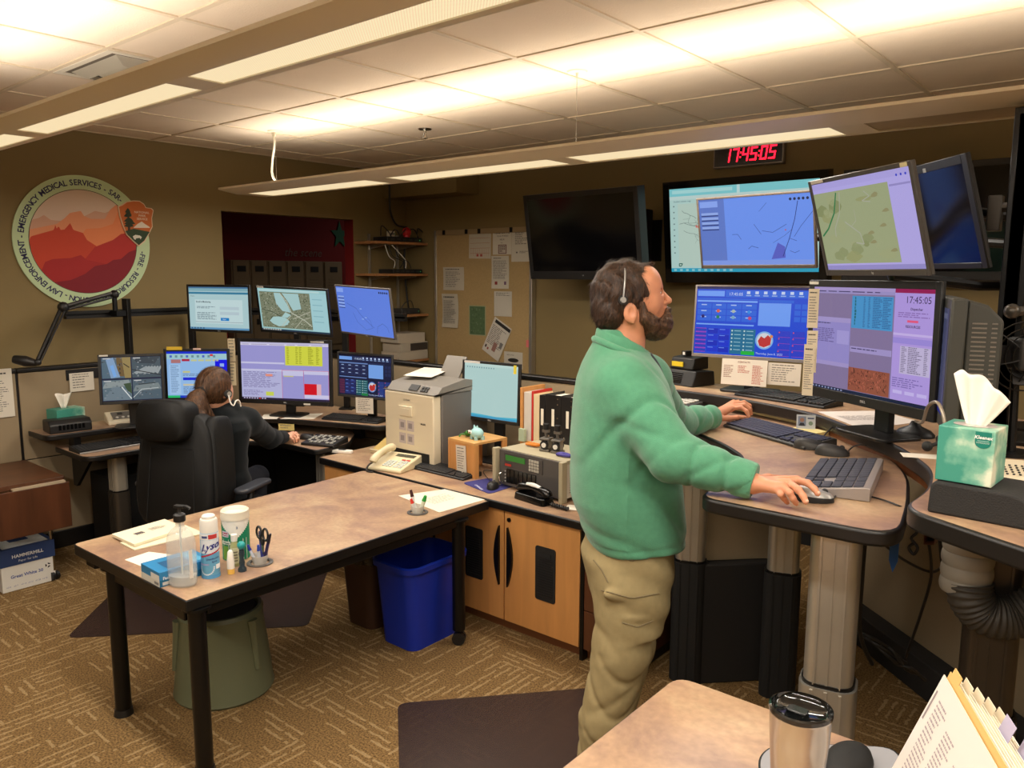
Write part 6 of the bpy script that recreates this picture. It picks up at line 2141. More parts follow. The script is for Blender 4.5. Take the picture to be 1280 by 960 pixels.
m.text('M6600', 0.12, 0.232, 0.015, (40, 38, 36), -0.001, align='CENTER', bold=0.03)
for a_ in (0, 1):
	for b_ in (0, 1):
		m.box(-0.09 + a_ * 0.07, -0.03 + a_ * 0.07, -0.0012, -0.0004, 0.11 + b_ * 0.075, 0.17 + b_ * 0.075, 0, lin((196, 184, 180)))
		m.box(-0.078 + a_ * 0.07, -0.045 + a_ * 0.07, -0.0016, -0.0012, 0.125 + b_ * 0.075, 0.155 + b_ * 0.075, 0, lin((150, 140, 140)))
m.build('front_labels', t)
m = MB(BLKS)
m.box(-0.17, 0.17, -0.003, 0.001, 0.02, 0.075)
m.build('tray_slot', t)
m = MB(mt('side_vent', (60, 58, 56), 0.6))
m.box(PW / 2 - 0.004, PW / 2 - 0.001, 0.12, 0.2, 0.09, 0.14)
m.build('side_grip', t, 0.002)
sheet('sheet_of_paper', 'white sheet of paper lying on top of the laser printer', 'paper', flat(-3.50, 3.36, TZ + PH * 1.06 + 0.036, 14, -84), 0.20, 0.24, lines=0)
def desk_phone(name, label, p, yaw, body, keycol, hand, s=1.0, dark=False, redk=True):
	t = thing(name, label, 'telephone', mat=Matrix.Translation(Vector(p)) @ Matrix.Rotation(math.radians(yaw), 4, 'Z') @ Matrix.Scale(s, 4))
	m = MB(body)
	m.prism([(-0.115, 0.0005), (0.115, 0.0005), (0.115, 0.06), (0.10, 0.068), (-0.105, 0.022), (-0.115, 0.016)], -0.11, 0.12, axis='x')
	m.build('base', t, 0.006, 3)
	sl = math.atan2(0.046, 0.205)
	M = Matrix.Translation((0, -0.105, 0.0225)) @ Matrix.Rotation(sl, 4, 'X')
	h = MB(hand)
	h.T = M
	pts = [(-0.075, 0.0, 0.028), (-0.075, 0.02, 0.040), (-0.075, 0.10, 0.052), (-0.075, 0.18, 0.040), (-0.075, 0.20, 0.028)]
	h.tube(pts, 0.018, 10, radii=[0.022, 0.024, 0.017, 0.024, 0.022])
	h.build('handset', t, smooth=60)
	k = MB(mt('phone_keys', keycol, 0.5), mt('phone_red_keys', (200, 70, 50), 0.5))
	k.T = M
	for r in range(4):
		for c in range(3):
			k.box(-0.03 + c * 0.022, -0.014 + c * 0.022, 0.02 + r * 0.02, 0.034 + r * 0.02, 0.0, 0.005)
	for r in range(6):
		for c in range(2):
			k.box(0.045 + c * 0.032, 0.07 + c * 0.032, 0.02 + r * 0.018, 0.032 + r * 0.018, 0.0, 0.004, 1 if (redk and r == 5) else 0)
	k.build('keypad', t, 0.001, 1)
	d = MB(mt('phone_display', (70, 72, 60), 0.2))
	d.T = M
	d.box(-0.03, 0.10, 0.155, 0.185, 0.0, 0.003)
	d.build('display', t)
	return t
p0 = ZP(465, 583, TZ)
desk_phone('desk_phone', 'beige desk telephone on the counter in front of the printer', (-3.40, 2.995, TZ + 0.0005), 12, BEIGE, (200, 206, 200), BEIGE, 1.0)
cable('coiled dark phone cord at the left edge of the counter', [ZP(469, 577, TZ + 0.006), ZP(462, 580, TZ + 0.012), ZP(458, 588, TZ + 0.006), ZP(466, 590, TZ + 0.006)], 0.006, DKG)
keyboard('black keyboard on the counter between the beige phone and the mouse pad', tuple((ZP(505, 585, TZ) + ZP(592, 600, TZ)) / 2 + Vector((0.0, 0.055, 0.0))), ang(ZP(505, 585, TZ), ZP(575, 602, TZ)), 0.44, 0.15, tilt=5)
q = [ZP(578, 604, TZ), ZP(612, 598, TZ), ZP(646, 607, TZ), ZP(612, 618, TZ)]
pad_c = sum(q, Vector()) / 4
m = MB(mt('blue_mouse_pad', (50, 48, 112), 0.85), PRINT)
m.prism(round_poly([(p_ - pad_c) for p_ in q], 0.03), 0.0004, 0.0035)
m.T = Matrix.Translation((0.0, -0.065, 0.0038)) @ Matrix.Rotation(math.radians(-90), 4, 'X')
m.T = Matrix.Translation((-0.06, -0.055, 0.0038)) @ Matrix.Rotation(math.radians(-28), 4, 'Z') @ Matrix.Rotation(math.radians(-90), 4, 'X')
m.text('COMPANION', 0, 0, 0.018, (190, 190, 215), 0, mat=1, bold=0.03)
single(m, 'mouse_pad', 'dark blue mouse pad with white lettering on the counter', 'mouse pad', mat=Matrix.Translation((pad_c.x, pad_c.y, TZ)))
mp = ZP(616, 606, TZ + 0.02)
mouse('black computer mouse on the blue mouse pad', (mp.x, mp.y, TZ + 0.0036), 118, BLK, cable=[ZP(608, 596, TZ + 0.012), ZP(605, 588, TZ + 0.012), (-2.86, 3.30, TZ + 0.006)])
def boxstand(label, px, w, d, h, yaw):
	t = thing('wooden_riser', label, 'stand', mat=Matrix.Translation(Vector(px)) @ Matrix.Rotation(math.radians(yaw), 4, 'Z'))
	th = 0.014
	MB(MAPLE).box(-w / 2, -w / 2 + th, 0, d, 0, h - th).build('side_panel', t, 0.001)
	MB(MAPLE).box(w / 2 - th, w / 2, 0, 0.035, 0, h - th).build('side_post', t, 0.001)
	MB(MAPLE).box(w / 2 - th, w / 2, d - 0.035, d, 0, h - th).build('side_post', t, 0.001)
	MB(MAPLEX).box(-w / 2, w / 2, 0, d, h - th + 0.0002, h).build('top_panel', t, 0.001)
	MB(MAPLE).box(-w / 2 + th, w / 2 - th, 0.002, 0.014, 0, h - th).build('front_panel', t, 0.001)
	return t
q0, q1 = ZP(561, 596, TZ), ZP(604, 606, TZ)
rw = 0.205
rc = Vector((-2.985, 3.115, TZ + 0.0005))
RH = 0.20
boxstand('light wooden riser box beside the printer, two little toys on top', rc, 0.225, 0.25, RH, -6)
M_ = Matrix.Translation(rc) @ Matrix.Rotation(math.radians(-6), 4, 'Z')
sheet('info_card', 'tall white information card on the front of the wooden riser box', 'card', M_ @ Matrix.Translation((0.005, -0.0015, 0.095)) @ Matrix.Rotation(math.radians(-3), 4, 'Y'), 0.085, 0.155, 4, 8, col=(214, 206, 192))
tq = M_ @ Vector((0.035, 0.09, RH))
t = thing('toy_creature', 'pale blue round toy with big eyes on the wooden riser box', 'toy', tuple(tq), (0, 0, math.radians(-20)))
TEAL = mt('pale_blue_toy', (160, 205, 205), 0.5)
m = MB(TEAL)
m.sphere((0, 0, 0.034), 0.036, 18, sc3=(1.25, 1, 0.9))
for sx, sy in ((-0.025, -0.02), (0.025, -0.02), (-0.025, 0.02), (0.03, 0.02)):
	m.cyl((sx, sy, 0.0005), (sx, sy, 0.02), 0.011, n=10)
m.cyl((-0.03, 0, 0.06), (-0.036, 0, 0.075), 0.009, 0.002, 8)
m.cyl((0.0, 0, 0.064), (0.002, 0, 0.078), 0.009, 0.002, 8)
m.build('body', t)
for sx in (-0.035, -0.012):
	m = MB(WHITE, BLKG)
	m.sphere((sx, -0.031, 0.04), 0.010, 12)
	m.sphere((sx, -0.038, 0.04), 0.006, 10, 1)
	m.build('eye', t)
tq = M_ @ Vector((-0.05, 0.10, RH))
t = thing('toy_frog', 'small green frog figure on the wooden riser box', 'toy', tuple(tq), (0, 0, 0.3))
GRN = mt('green_toy', (60, 120, 44), 0.5)
m = MB(GRN)
m.sphere((0, 0, 0.018), 0.02, 12, sc3=(1.3, 1, 0.8)).sphere((0.0, -0.02, 0.026), 0.013, 10)
for a in (-1, 1):
	for b in (-1, 1):
		m.tube([(a * 0.015, b * 0.01, 0.012), (a * 0.035, b * 0.02, 0.016), (a * 0.045, b * 0.03, 0.002)], 0.005, 6)
m.build('body', t)
RC = Vector((-2.46, 3.075, TZ + 0.0005))
RM_ = Matrix.Translation(RC) @ Matrix.Rotation(math.radians(-5), 4, 'Z')
RW, RD, RHh = 0.47, 0.36, 0.205
t = thing('radio_unit', 'beige and dark grey radio console unit with green display on the counter', 'radio', mat=RM_)
CHC = mt('chassis_beige', (176, 166, 138), 0.5)
m = MB(CHC)
m.box(-RW / 2 + 0.0125, RW / 2 - 0.0125, 0.012, RD, 0.012, RHh)
m.build('chassis', t, 0.002)
RDK = mt('radio_dark_face', (82, 78, 76), 0.5)
m = MB(RDK)
m.box(-RW / 2 + 0.0125, RW / 2 - 0.0125, 0.0, 0.0118, 0.012, RHh - 0.004)
m.build('front_face', t, 0.002)
for s_ in (-1, 1):
	m = MB(CHC)
	m.box(s_ * RW / 2 - 0.012, s_ * RW / 2 + 0.012, -0.03, 0.012, 0.0, RHh + 0.004)
	m.build('end_plate', t, 0.003)
m = MB(mt('radio_panel', (66, 62, 62), 0.4), mt('lcd_green', (40, 110, 40), 0.3, emit=0.25), DKG, mt('keypad_keys', (186, 182, 170), 0.5), mt('red_mark', (170, 50, 40), 0.5))
m.box(-0.185, 0.09, -0.004, -0.0002, 0.115, 0.19)
m.box(-0.17, -0.03, -0.007, -0.004, 0.15, 0.178, 1)
m.box(-0.175, -0.13, -0.006, -0.004, 0.12, 0.132, 4)
for r in range(4):
	for c in range(4):
		m.box(0.0 + c * 0.018, 0.014 + c * 0.018, -0.008, -0.004, 0.122 + r * 0.016, 0.134 + r * 0.016, 3)
m.build('display_panel', t)
for k in range(7):
	MB(BLKG).box(-0.165 + k * 0.031, -0.139 + k * 0.031, -0.006, -0.0002, 0.03, 0.105).build('module', t, 0.001)
m = MB(STEEL)
m.tube([(-0.19, -0.002, 0.03), (-0.192, -0.028, 0.035), (-0.192, -0.028, 0.075), (-0.19, -0.002, 0.08)], 0.005, 8)
m.build('carry_handle', t)
m = MB(mt('port_dots', (200, 200, 195), 0.5))
for k in range(4):
	m.cyl((-0.176, -0.001, 0.035 + k * 0.018), (-0.176, -0.004, 0.035 + k * 0.018), 0.004, n=8)
m.build('indicator_lights', t)
pp_ = RM_ @ Vector((RW / 2 + 0.0125, 0.1, 0.10))
sheet('taped_sheet', 'printed sheet taped to the right side of the radio unit', 'paper', RM_ @ Matrix.Translation((RW / 2 + 0.0135, 0.08, 0.11)) @ Matrix.Rotation(PI / 2, 4, 'Z'), 0.15, 0.17, 5, 10, col=(206, 200, 186))
sheet('small_card', 'small white card lying on the counter beside the radio unit', 'card', flat(-2.13, 3.02, TZ + 0.0025, 20), 0.10, 0.08, lines=0)
hp = ZP(671, 613, TZ)
t = thing('handset_cradle', 'black telephone handset lying in its cradle in front of the radio unit', 'telephone', mat=Matrix.Translation((-2.36, 2.985, TZ + 0.0005)) @ Matrix.Rotation(math.radians(-8), 4, 'Z'))
m = MB(BLKG)
m.prism(rrect(-0.11, 0.11, -0.045, 0.045, 0.02), 0.0, 0.035, scale=0.94)
m.build('cradle', t, 0.004)
m = MB(BLKG)
m.tube([(-0.10, 0, 0.042), (-0.085, 0, 0.056), (0, 0, 0.066), (0.085, 0, 0.056), (0.10, 0, 0.042)], 0.02, 12, radii=[0.024, 0.026, 0.017, 0.026, 0.024])
m.build('handset', t, smooth=60)
m = MB(CARD)
m.tube([(-0.045, -0.004, 0.078), (0.0, -0.004, 0.082), (0.05, -0.004, 0.076)], 0.011, 8, radii=[0.01, 0.012, 0.01])
m.build('paper_label', t)
cp = [Vector((-2.245, 2.97, TZ + 0.01))]
for k in range(26):
	f_ = k / 25
	base = Vector((-2.235 + 0.11 * f_, 2.965 - 0.01 * f_, TZ + 0.013))
	cp.append(base + Vector((0, math.cos(k * 1.9) * 0.008, math.sin(k * 1.9) * 0.006)))
cable('coiled black handset cord on the counter beside the standing man', cp, 0.0055, BLK, n=6)
mq = RM_ @ Vector((0.03, 0.14, RHh))
t = thing('puzzle_model', 'black and grey mechanical cube model standing on the radio unit', 'model', mat=Matrix.Translation(mq + Vector((0, 0, 0.0005))) @ Matrix.Rotation(0.2, 4, 'Z'))
MG = mt('model_grey', (120, 116, 110), 0.35, 0.5)
for k, (sx, sy) in enumerate(((-0.036, 0.0), (0.036, -0.012))):
	m = MB(MG)
	m.box(sx - 0.028, sx + 0.028, sy - 0.028, sy + 0.028, 0.0, 0.012).box(sx - 0.022, sx - 0.014, sy - 0.02, sy + 0.02, 0.012, 0.06).box(sx + 0.014, sx + 0.022, sy - 0.02, sy + 0.02, 0.012, 0.06)
	m.box(sx - 0.028, sx + 0.028, sy - 0.028, sy + 0.028, 0.06, 0.07)
	m.build('bracket_cube', t, 0.002)
	m = MB(BLK)
	m.cyl((sx, sy - 0.032, 0.035), (sx, sy + 0.03, 0.035), 0.022, n=20)
	m.build('drum', t)
	m = MB(WHITE)
	m.cyl((sx, sy - 0.0345, 0.035), (sx, sy - 0.0322, 0.035), 0.013, n=16)
	m.build('dial', t)
	m = MB(MG)
	m.cyl((sx, sy, 0.07), (sx - 0.005, sy, 0.10), 0.008, n=10).box(sx - 0.02, sx + 0.016, sy - 0.012, sy + 0.012, 0.098, 0.112)
	m.build('neck', t)
	m = MB(BLK)
	m.cyl((sx - 0.002, sy, 0.1125), (sx - 0.002, sy, 0.145), 0.017, n=16)
	m.build('knob', t, 0.003)
t_ = RM_ @ Vector((-0.13, 0.15, RHh + 0.012))
m = MB(mt('orange_translucent', (206, 120, 30), 0.3))
for k in range(3):
	m.tube([(-0.03 + k * 0.022, -0.01, 0), (-0.02 + k * 0.022, 0.012, 0.002), (0.0 + k * 0.022, 0.012, 0), (0.004 + k * 0.022, -0.01, 0.001), (-0.03 + k * 0.022, -0.01, 0)], 0.007, 8)
single(m, 'orange_glasses', 'small tangle of orange plastic rings on the radio unit', 'toy', mat=Matrix.Translation(t_), smooth=60)
t_ = RM_ @ Vector((0.15, 0.09, RHh + 0.008))
m = MB(mt('purple_plastic', (62, 54, 140), 0.4))
m.tube([(-0.04, 0, 0), (-0.02, 0.012, 0.005), (0.02, 0.01, 0.005), (0.04, 0.002, 0.002), (0.02, -0.012, 0.003), (-0.02, -0.01, 0.003), (-0.04, 0, 0)], 0.008, 8)
single(m, 'purple_ring', 'small purple oval ring lying on the radio unit near the man', 'toy', mat=Matrix.Translation(t_), smooth=60)
cb_ = RM_ @ Vector((-0.13, 0.26, RHh + 0.016))
m = MB(BLKG)
m.sphere((0, 0, 0), 0.016, 12, sc3=(1.8, 1, 0.8))
single(m, 'black_pod', 'small glossy black pod at the back of the radio unit', 'device', mat=Matrix.Translation(cb_))
BY = 3.39
t = thing('book_rack', 'light wooden rack holding the upright binders on the counter', 'book rack', (0, 0, 0))
bx0, bx1 = YP(654, 560, BY).x, -2.02
BZ = TZ + 0.19
MB(MAPLEX).box(bx0, bx1, BY - 0.01, BY + 0.20, BZ - 0.015, BZ).build('shelf_board', t, 0.001)
MB(MAPLE).box(bx0 - 0.016, bx0, BY - 0.01, BY + 0.2, TZ + 0.001, BZ + 0.30).build('side_panel', t, 0.001)
MB(MAPLE).box(bx1, bx1 + 0.016, BY - 0.01, BY + 0.2, TZ + 0.001, BZ + 0.30).build('side_panel', t, 0.001)
MB(MAPLE).box(bx0, bx1, BY + 0.185, BY + 0.2, TZ + 0.001, BZ - 0.016).build('back_panel', t, 0.001)
BW_ = mt('white_binder', (214, 206, 196), 0.5)
BR_ = mt('red_binder', (196, 48, 40), 0.5)
BB_ = mt('black_binder', (22, 21, 22), 0.4)
BC_ = mt('cream_folder', (222, 200, 160), 0.6)
specs = [('white ring binder, leftmost in the wooden rack', BW_, 0.052, 0.275, False), ('thin red binder between the white and cream binders', BR_, 0.012, 0.285, False), ('cream binder beside the thin red one in the rack', BC_, 0.040, 0.27, False), ('slim black binder with a narrow white spine label in the rack', BB_, 0.038, 0.27, False), ('thick black ring binder with a tall white spine label in the rack', BB_, 0.105, 0.278, True), ('black ring binder with a white spine label, partly behind the standing man', BB_, 0.085, 0.276, True)]
xx = bx0 + 0.004
for lb, mm, w_, h_, rivet in specs:
	t = thing('ring_binder', lb, 'binder', (xx + w_ / 2, BY, BZ + 0.0005), group='binders in the wooden rack')
	m = MB(mm)
	m.box(-w_ / 2, w_ / 2, 0.0, 0.004, 0, h_).box(-w_ / 2, -w_ / 2 + 0.003, 0.004, 0.175, 0, h_).box(w_ / 2 - 0.003, w_ / 2, 0.004, 0.175, 0, h_)
	m.build('cover', t, 0.001)
	if w_ > 0.02:
		MB(PAPER).box(-w_ / 2 + 0.004, w_ / 2 - 0.004, 0.02, 0.17, 0.006, h_ - 0.015).build('pages', t)
	if mm is BB_:
		MB(PAPER).box(-0.009, 0.009, -0.0012, -0.0002, h_ * 0.38, h_ * 0.72).build('spine_label', t)
		if rivet:
			m = MB(STEEL)
			for z_ in (0.03, 0.06, h_ - 0.05, h_ - 0.02, h_ * 0.55):
				m.cyl((w_ * 0.3, 0, z_), (w_ * 0.3, -0.0025, z_), 0.004, n=10)
			m.cyl((-w_ * 0.25, 0, 0.05), (-w_ * 0.25, -0.0025, 0.05), 0.004, n=10)
			m.build('rivets', t)
	xx += w_ + 0.0025
nt_ = YP(652.5, 524, 3.36)
single(MB(mt('pale_green_box', (176, 190, 160), 0.6)).box(-0.02, 0.02, 0, 0.02, 0, 0.07), 'note_block', 'small pale green note block beside the blank white monitor', 'note block', mat=Matrix.Translation((nt_.x, 3.355, BZ + 0.001)))
lt = ZP(455, 560, TZ)
t = thing('document_tray', 'tilted beige document tray with yellow papers left of the printer', 'tray', mat=Matrix.Translation((-3.72, 3.17, TZ + 0.003)) @ Matrix.Rotation(math.radians(6), 4, 'Z') @ Matrix.Rotation(math.radians(24), 4, 'X'))
MB(BEIGE).box(-0.09, 0.09, -0.01, 0.30, 0, 0.012).box(-0.09, 0.09, -0.01, 0.0, 0.012, 0.03).build('tray', t, 0.002)
MB(mt('yellow_paper', (210, 180, 104), 0.7)).box(-0.08, 0.08, 0.002, 0.28, 0.0125, 0.02).build('paper_stack', t)
t = thing('stapler', 'small white device lying at the left corner of the counter', 'device', mat=Matrix.Translation(ZP(427, 566, TZ + 0.0005)) @ Matrix.Rotation(math.radians(25), 4, 'Z'))
MB(WHITE).prism(rrect(-0.075, 0.075, -0.02, 0.02, 0.015), 0, 0.02).build('body', t, 0.004)
MB(DKG).prism(rrect(-0.02, 0.03, -0.014, 0.014, 0.01), 0.0202, 0.022).build('button', t)
# things on the work table
def lab(poly, *a):
	pass
WT = TZ + 0.0010
pa = [ZP(498, 620, TZ), ZP(556, 612, TZ), ZP(606, 625, TZ), ZP(549, 641, TZ)]
c_ = sum(pa, Vector()) / 4
m = MB(PRINT)
m.prism([(p_.x - c_.x, p_.y - c_.y) for p_ in pa], 0.0, 0.0012, 0, lin((236, 226, 204)))
m.T = Matrix.Rotation(math.radians(ang(pa[3], pa[2])), 4, 'Z') @ Matrix.Rotation(-PI / 2, 4, 'X')
A = Art(m, 0, -0.14, 0.14, -0.10, 0.10, -0.0013, 0.0001)
A.lines(0.2, 0.2, 0.8, 0.75, 8, (150, 142, 130), 1, fill=0.3, seed=14)
single(m, 'sheet_of_paper', 'white printed sheet at the far end of the work table', 'paper', mat=Matrix.Translation((c_.x, c_.y, WT)))
def cup_grommet(label, u, v, pens, clear=True):
	p = ZP(u, v, TZ)
	t = thing('desk_cup', label, 'pen cup', (p.x, p.y, WT))
	MB(mt('grommet_grey', (84, 80, 76), 0.5)).lathe([(0.05, 0), (0.05, 0.004), (0.043, 0.006), (0.036, 0.005), (0.034, 0.0), (0.05, 0)], 28).build('grommet_ring', t)
	m = MB(mt('frosted_cup', (222, 220, 212), 0.3, alpha=0.55))
	m.lathe([(0.026, 0.001), (0.033, 0.034), (0.0315, 0.034), (0.0245, 0.002), (0.001, 0.002)], 24)
	m.build('cup', t)
	return t, p
def pen(label, base, tip, r, col, cap_, cat='pen', name='ballpoint_pen', group=None):
	b_ = Vector(base)
	d = Vector(tip) - b_
	t = thing(name, label, cat, tuple(b_), group=group)
	m = MB(mt('pen_body', col, 0.35))
	m.cyl((0, 0, 0), d * 0.68, r, n=12)
	m.build('barrel', t)
	m = MB(mt('pen_cap', cap_, 0.35))
	m.cyl(d * 0.681, d, r * 1.12, r * 0.7, 12)
	m.build('cap', t)
t, p = cup_grommet('round grommet cup of markers near the far end of the work table', 522, 641, 0)
pen('black and red marker in the far grommet cup', p + Vector((-0.012, 0, 0.006)), p + Vector((-0.04, -0.005, 0.105)), 0.008, (220, 220, 216), (60, 20, 20), 'marker', 'marker_pen', 'markers in the far cup')
pen('red-capped marker in the far grommet cup', p + Vector((0.0, -0.012, 0.006)), p + Vector((-0.012, -0.03, 0.072)), 0.008, (220, 220, 216), (210, 60, 50), 'marker', 'marker_pen', 'markers in the far cup')
pen('green highlighter in the far grommet cup', p + Vector((0.01, 0.008, 0.006)), p + Vector((0.035, 0.02, 0.085)), 0.010, (214, 220, 200), (50, 160, 70), 'marker', 'marker_pen', 'markers in the far cup')
t, p = cup_grommet('round grommet cup of pens near the disinfectant wipes', 325, 704, 0)
B_ = (34, 44, 150)
for k, (dx, dy, h, dxt, dyt, c1, c2, lb) in enumerate(((-0.012, -0.012, 0.006, -0.032, -0.03, (200, 204, 214), B_, 'blue-capped pen leaning left in the near pen cup'), (0.006, -0.006, 0.006, 0.012, -0.012, (200, 204, 214), (40, 70, 170), 'blue-capped pen standing upright in the near pen cup'), (0.015, 0.006, 0.006, 0.05, 0.02, (34, 28, 80), (30, 26, 40), 'dark purple pen leaning right in the near pen cup'), (-0.002, 0.014, 0.006, -0.05, 0.035, (40, 44, 120), (30, 34, 90), 'navy pen leaning far left in the near pen cup'), (0.012, 0.014, 0.006, 0.02, 0.03, (60, 60, 130), (70, 80, 160), 'slim blue pen at the back of the near pen cup'))):
	pen(lb, p + Vector((dx, dy, h)), p + Vector((dxt, dyt, (0.075, 0.08, 0.125, 0.11, 0.095)[k])), 0.006, c1, c2, group='pens in the near cup')
sc_ = p + Vector((-0.008, 0.02, 0.008))
t = thing('scissors', 'black-handled scissors standing in the near pen cup', 'scissors', tuple(sc_))
for s_ in (-1, 1):
	m = MB(STEEL)
	m.box(-0.004 + s_ * 0.002, 0.004 + s_ * 0.002, s_ * 0.001 - 0.0008, s_ * 0.001 + 0.0008, 0.0, 0.07)
	m.build('blade', t)
	m = MB(BLK)
	cx_, cz_ = s_ * 0.022, 0.105
	m.tube([(cx_ + 0.017 * math.cos(a) + 0.0, 0, cz_ + 0.024 * math.sin(a)) for a in np.linspace(-PI / 2, 1.5 * PI, 14)], 0.0045, 8, smooth=0)
	m.cyl((s_ * 0.003, 0, 0.06), (cx_ - s_ * 0.01, 0, 0.088), 0.005, n=8)
	m.build('handle_ring', t)
GL = mt('clear_bottle_plastic', (236, 238, 232), 0.06, spec=0.9, alpha=0.20)
GEL = mt('clear_gel', (214, 220, 222), 0.05, spec=0.9, alpha=0.42)
p = ZP(229, 731, TZ)
t = thing('sanitizer_bottle', 'clear pump bottle of hand sanitizer nearly empty, at the near corner of the work table', 'bottle', (p.x, p.y, WT), (0, 0, 0.5))
prof = [(0.001, 0.003), (0.048, 0.001), (0.053, 0.008), (0.055, 0.05), (0.055, 0.14), (0.054, 0.165), (0.047, 0.19), (0.034, 0.207), (0.02, 0.217), (0.0165, 0.222), (0.0165, 0.238)]
inner = [(max(0.001, r - 0.0014), z_ + (0.002 if i < 2 else 0)) for i, (r, z_) in enumerate(prof)][::-1]
m = MB(GL)
m.lathe(prof + inner, 40, sy=0.72)
m.build('bottle_body', t, smooth=60)
m = MB(GEL)
m.lathe([(0.001, 0.006), (0.046, 0.0055), (0.0505, 0.012), (0.0525, 0.040), (0.048, 0.042), (0.001, 0.0405)], 36, sy=0.70)
m.build('gel', t, smooth=50)
m = MB(BLK)
m.lathe([(0.001, 0.2385), (0.021, 0.2385), (0.021, 0.262), (0.016, 0.266), (0.008, 0.268), (0.006, 0.272), (0.006, 0.287), (0.001, 0.287)], 20)
m.box(-0.016, 0.02, -0.009, 0.009, 0.287, 0.297)
m.tube([(-0.012, 0, 0.293), (0.03, 0, 0.293), (0.043, 0, 0.286)], 0.006, 10, smooth=2)
m.build('pump_head', t, 0.001)
m = MB(mt('dip_tube', (206, 212, 212), 0.3))
m.cyl((0, 0, 0.008), (0, 0, 0.24), 0.0035, n=8)
m.build('dip_tube', t)
m = MB(PRINT)
for i in range(8):
	a0_, a1_ = -0.62 + i * 0.035, -0.62 + (i + 1) * 0.035
	P_ = [(0.0555 * math.cos(a_), 0.0555 * 0.72 * math.sin(a_)) for a_ in (a0_, a1_)]
	m.add([(P_[0][0], P_[0][1], 0.035), (P_[1][0], P_[1][1], 0.035), (P_[1][0], P_[1][1], 0.14), (P_[0][0], P_[0][1], 0.14)], [(0, 1, 2, 3)], 0, lin((226, 222, 214) if i not in (2, 5) else (196, 186, 180)))
m.build('back_label', t)
def wrap_art(m, R, a0, a1, z0, z1, off=0.0004, n=10, sy=1.0):
	"""returns put(u0,v0,u1,v1,col,layer) drawing on a cylinder"""
	def put(u0, v0, u1, v1, col, l=0):
		N = max(2, int(n * abs(u1 - u0)) + 1)
		r = R + off * (l + 1)
		for i in range(N):
			ua, ub = u0 + (u1 - u0) * i / N, u0 + (u1 - u0) * (i + 1) / N
			aa, ab = a0 + (a1 - a0) * ua, a0 + (a1 - a0) * ub
			za, zb = z0 + (z1 - z0) * v0, z0 + (z1 - z0) * v1
			vs = [(r * math.cos(aa), r * math.sin(aa) * sy, za), (r * math.cos(ab), r * math.sin(ab) * sy, za), (r * math.cos(ab), r * math.sin(ab) * sy, zb), (r * math.cos(aa), r * math.sin(aa) * sy, zb)]
			m.add(vs, [(0, 1, 2, 3)], 0, lin(col))
	return put
def wrap_text(m, st, R, ac, zc, size, col, rise=0.0, bold=0.0, shear=0.0, off=0.0012):
	me = text_mesh(st, 'CENTER', bold, shear)
	vs = []
	for x_, y_, _z in me[0]:
		a = ac + x_ * size / R
		vs.append(((R + off) * math.cos(a), (R + off) * math.sin(a), zc + y_ * size + rise * x_ * size))
	m.add(vs, me[1], 0, lin(col))
FA = math.atan2(-p.y, -p.x)     # direction towards the camera side
p = ZP(264, 720, TZ)
fa = math.atan2(-p.y, -p.x)
t = thing('spray_can', 'blue and white disinfectant spray can beside the sanitizer bottle', 'spray can', (p.x, p.y, WT))
RS = 0.033
m = MB(mt('can_blue', (104, 178, 220), 0.3))
m.lathe([(0.001, 0.0), (0.030, 0.0), (RS, 0.006), (RS, 0.172), (0.001, 0.172)], 36)
m.build('can', t, smooth=40)
m = MB(WHITE)
m.lathe([(RS - 0.001, 0.1722), (RS - 0.001, 0.215), (RS - 0.004, 0.222), (0.024, 0.222), (0.024, 0.232), (0.02, 0.236), (0.001, 0.236)], 32)
m.build('cap', t, smooth=40)
m = MB(PRINT)
put = wrap_art(m, RS, fa - 1.45, fa + 1.45, 0.0, 0.172)
put(0, 0.86, 1, 0.995, (232, 232, 232), 0)
put(0.20, 0.90, 0.42, 0.95, (70, 80, 130), 1)
put(0.46, 0.88, 0.80, 0.975, (196, 60, 60), 1)
put(0.12, 0.56, 1.0, 0.855, (222, 228, 236), 0)
for i in range(12):
	u_ = 0.12 + i * 0.073
	put(u_, 0.47 + i * 0.012, u_ + 0.073, 0.505 + i * 0.012, (176, 40, 60), 1)
put(0.05, 0.30, 0.45, 0.34, (150, 160, 200), 1)
for i in range(14):
	a_ = i / 13 * PI
	put(0.35 + 0.3 * math.cos(a_) * 0.9 - 0.02, 0.24 - 0.16 * math.sin(a_), 0.35 + 0.3 * math.cos(a_) * 0.9 + 0.04, 0.27 - 0.16 * math.sin(a_), (210, 230, 242), 1)
put(0.7, 0.2, 0.95, 0.30, (240, 244, 248), 1)
put(0, 0.0, 1, 0.08, (90, 160, 210), 1)
wrap_text(m, 'Lysol', RS, fa + 0.12, 0.112, 0.036, (40, 44, 130), 0.22, 0.03, 0.35)
wrap_text(m, 'Disinfectant', RS, fa + 0.30, 0.073, 0.010, (50, 60, 130), 0.1, 0.02)
wrap_text(m, 'Spray', RS, fa + 0.45, 0.062, 0.009, (50, 60, 130), 0.1, 0.02)
m.build('can_label', t)
p = ZP(296, 697, TZ)
fa = math.atan2(-p.y, -p.x)
t = thing('wipes_canister', 'white and green canister of disinfecting wipes on the work table', 'canister', (p.x, p.y, WT))
RW_ = 0.052
m = MB(WHITE)
m.lathe([(0.001, 0.0), (0.049, 0.0), (RW_, 0.004), (RW_, 0.165), (0.001, 0.165)], 40)
m.build('canister_body', t)
m = MB(mt('canister_lid', (226, 216, 196), 0.5))
m.lathe([(0.001, 0.1655), (RW_ + 0.003, 0.1655), (RW_ + 0.002, 0.196), (RW_ - 0.003, 0.2), (RW_ - 0.008, 0.196), (RW_ - 0.012, 0.186), (0.001, 0.186)], 40)
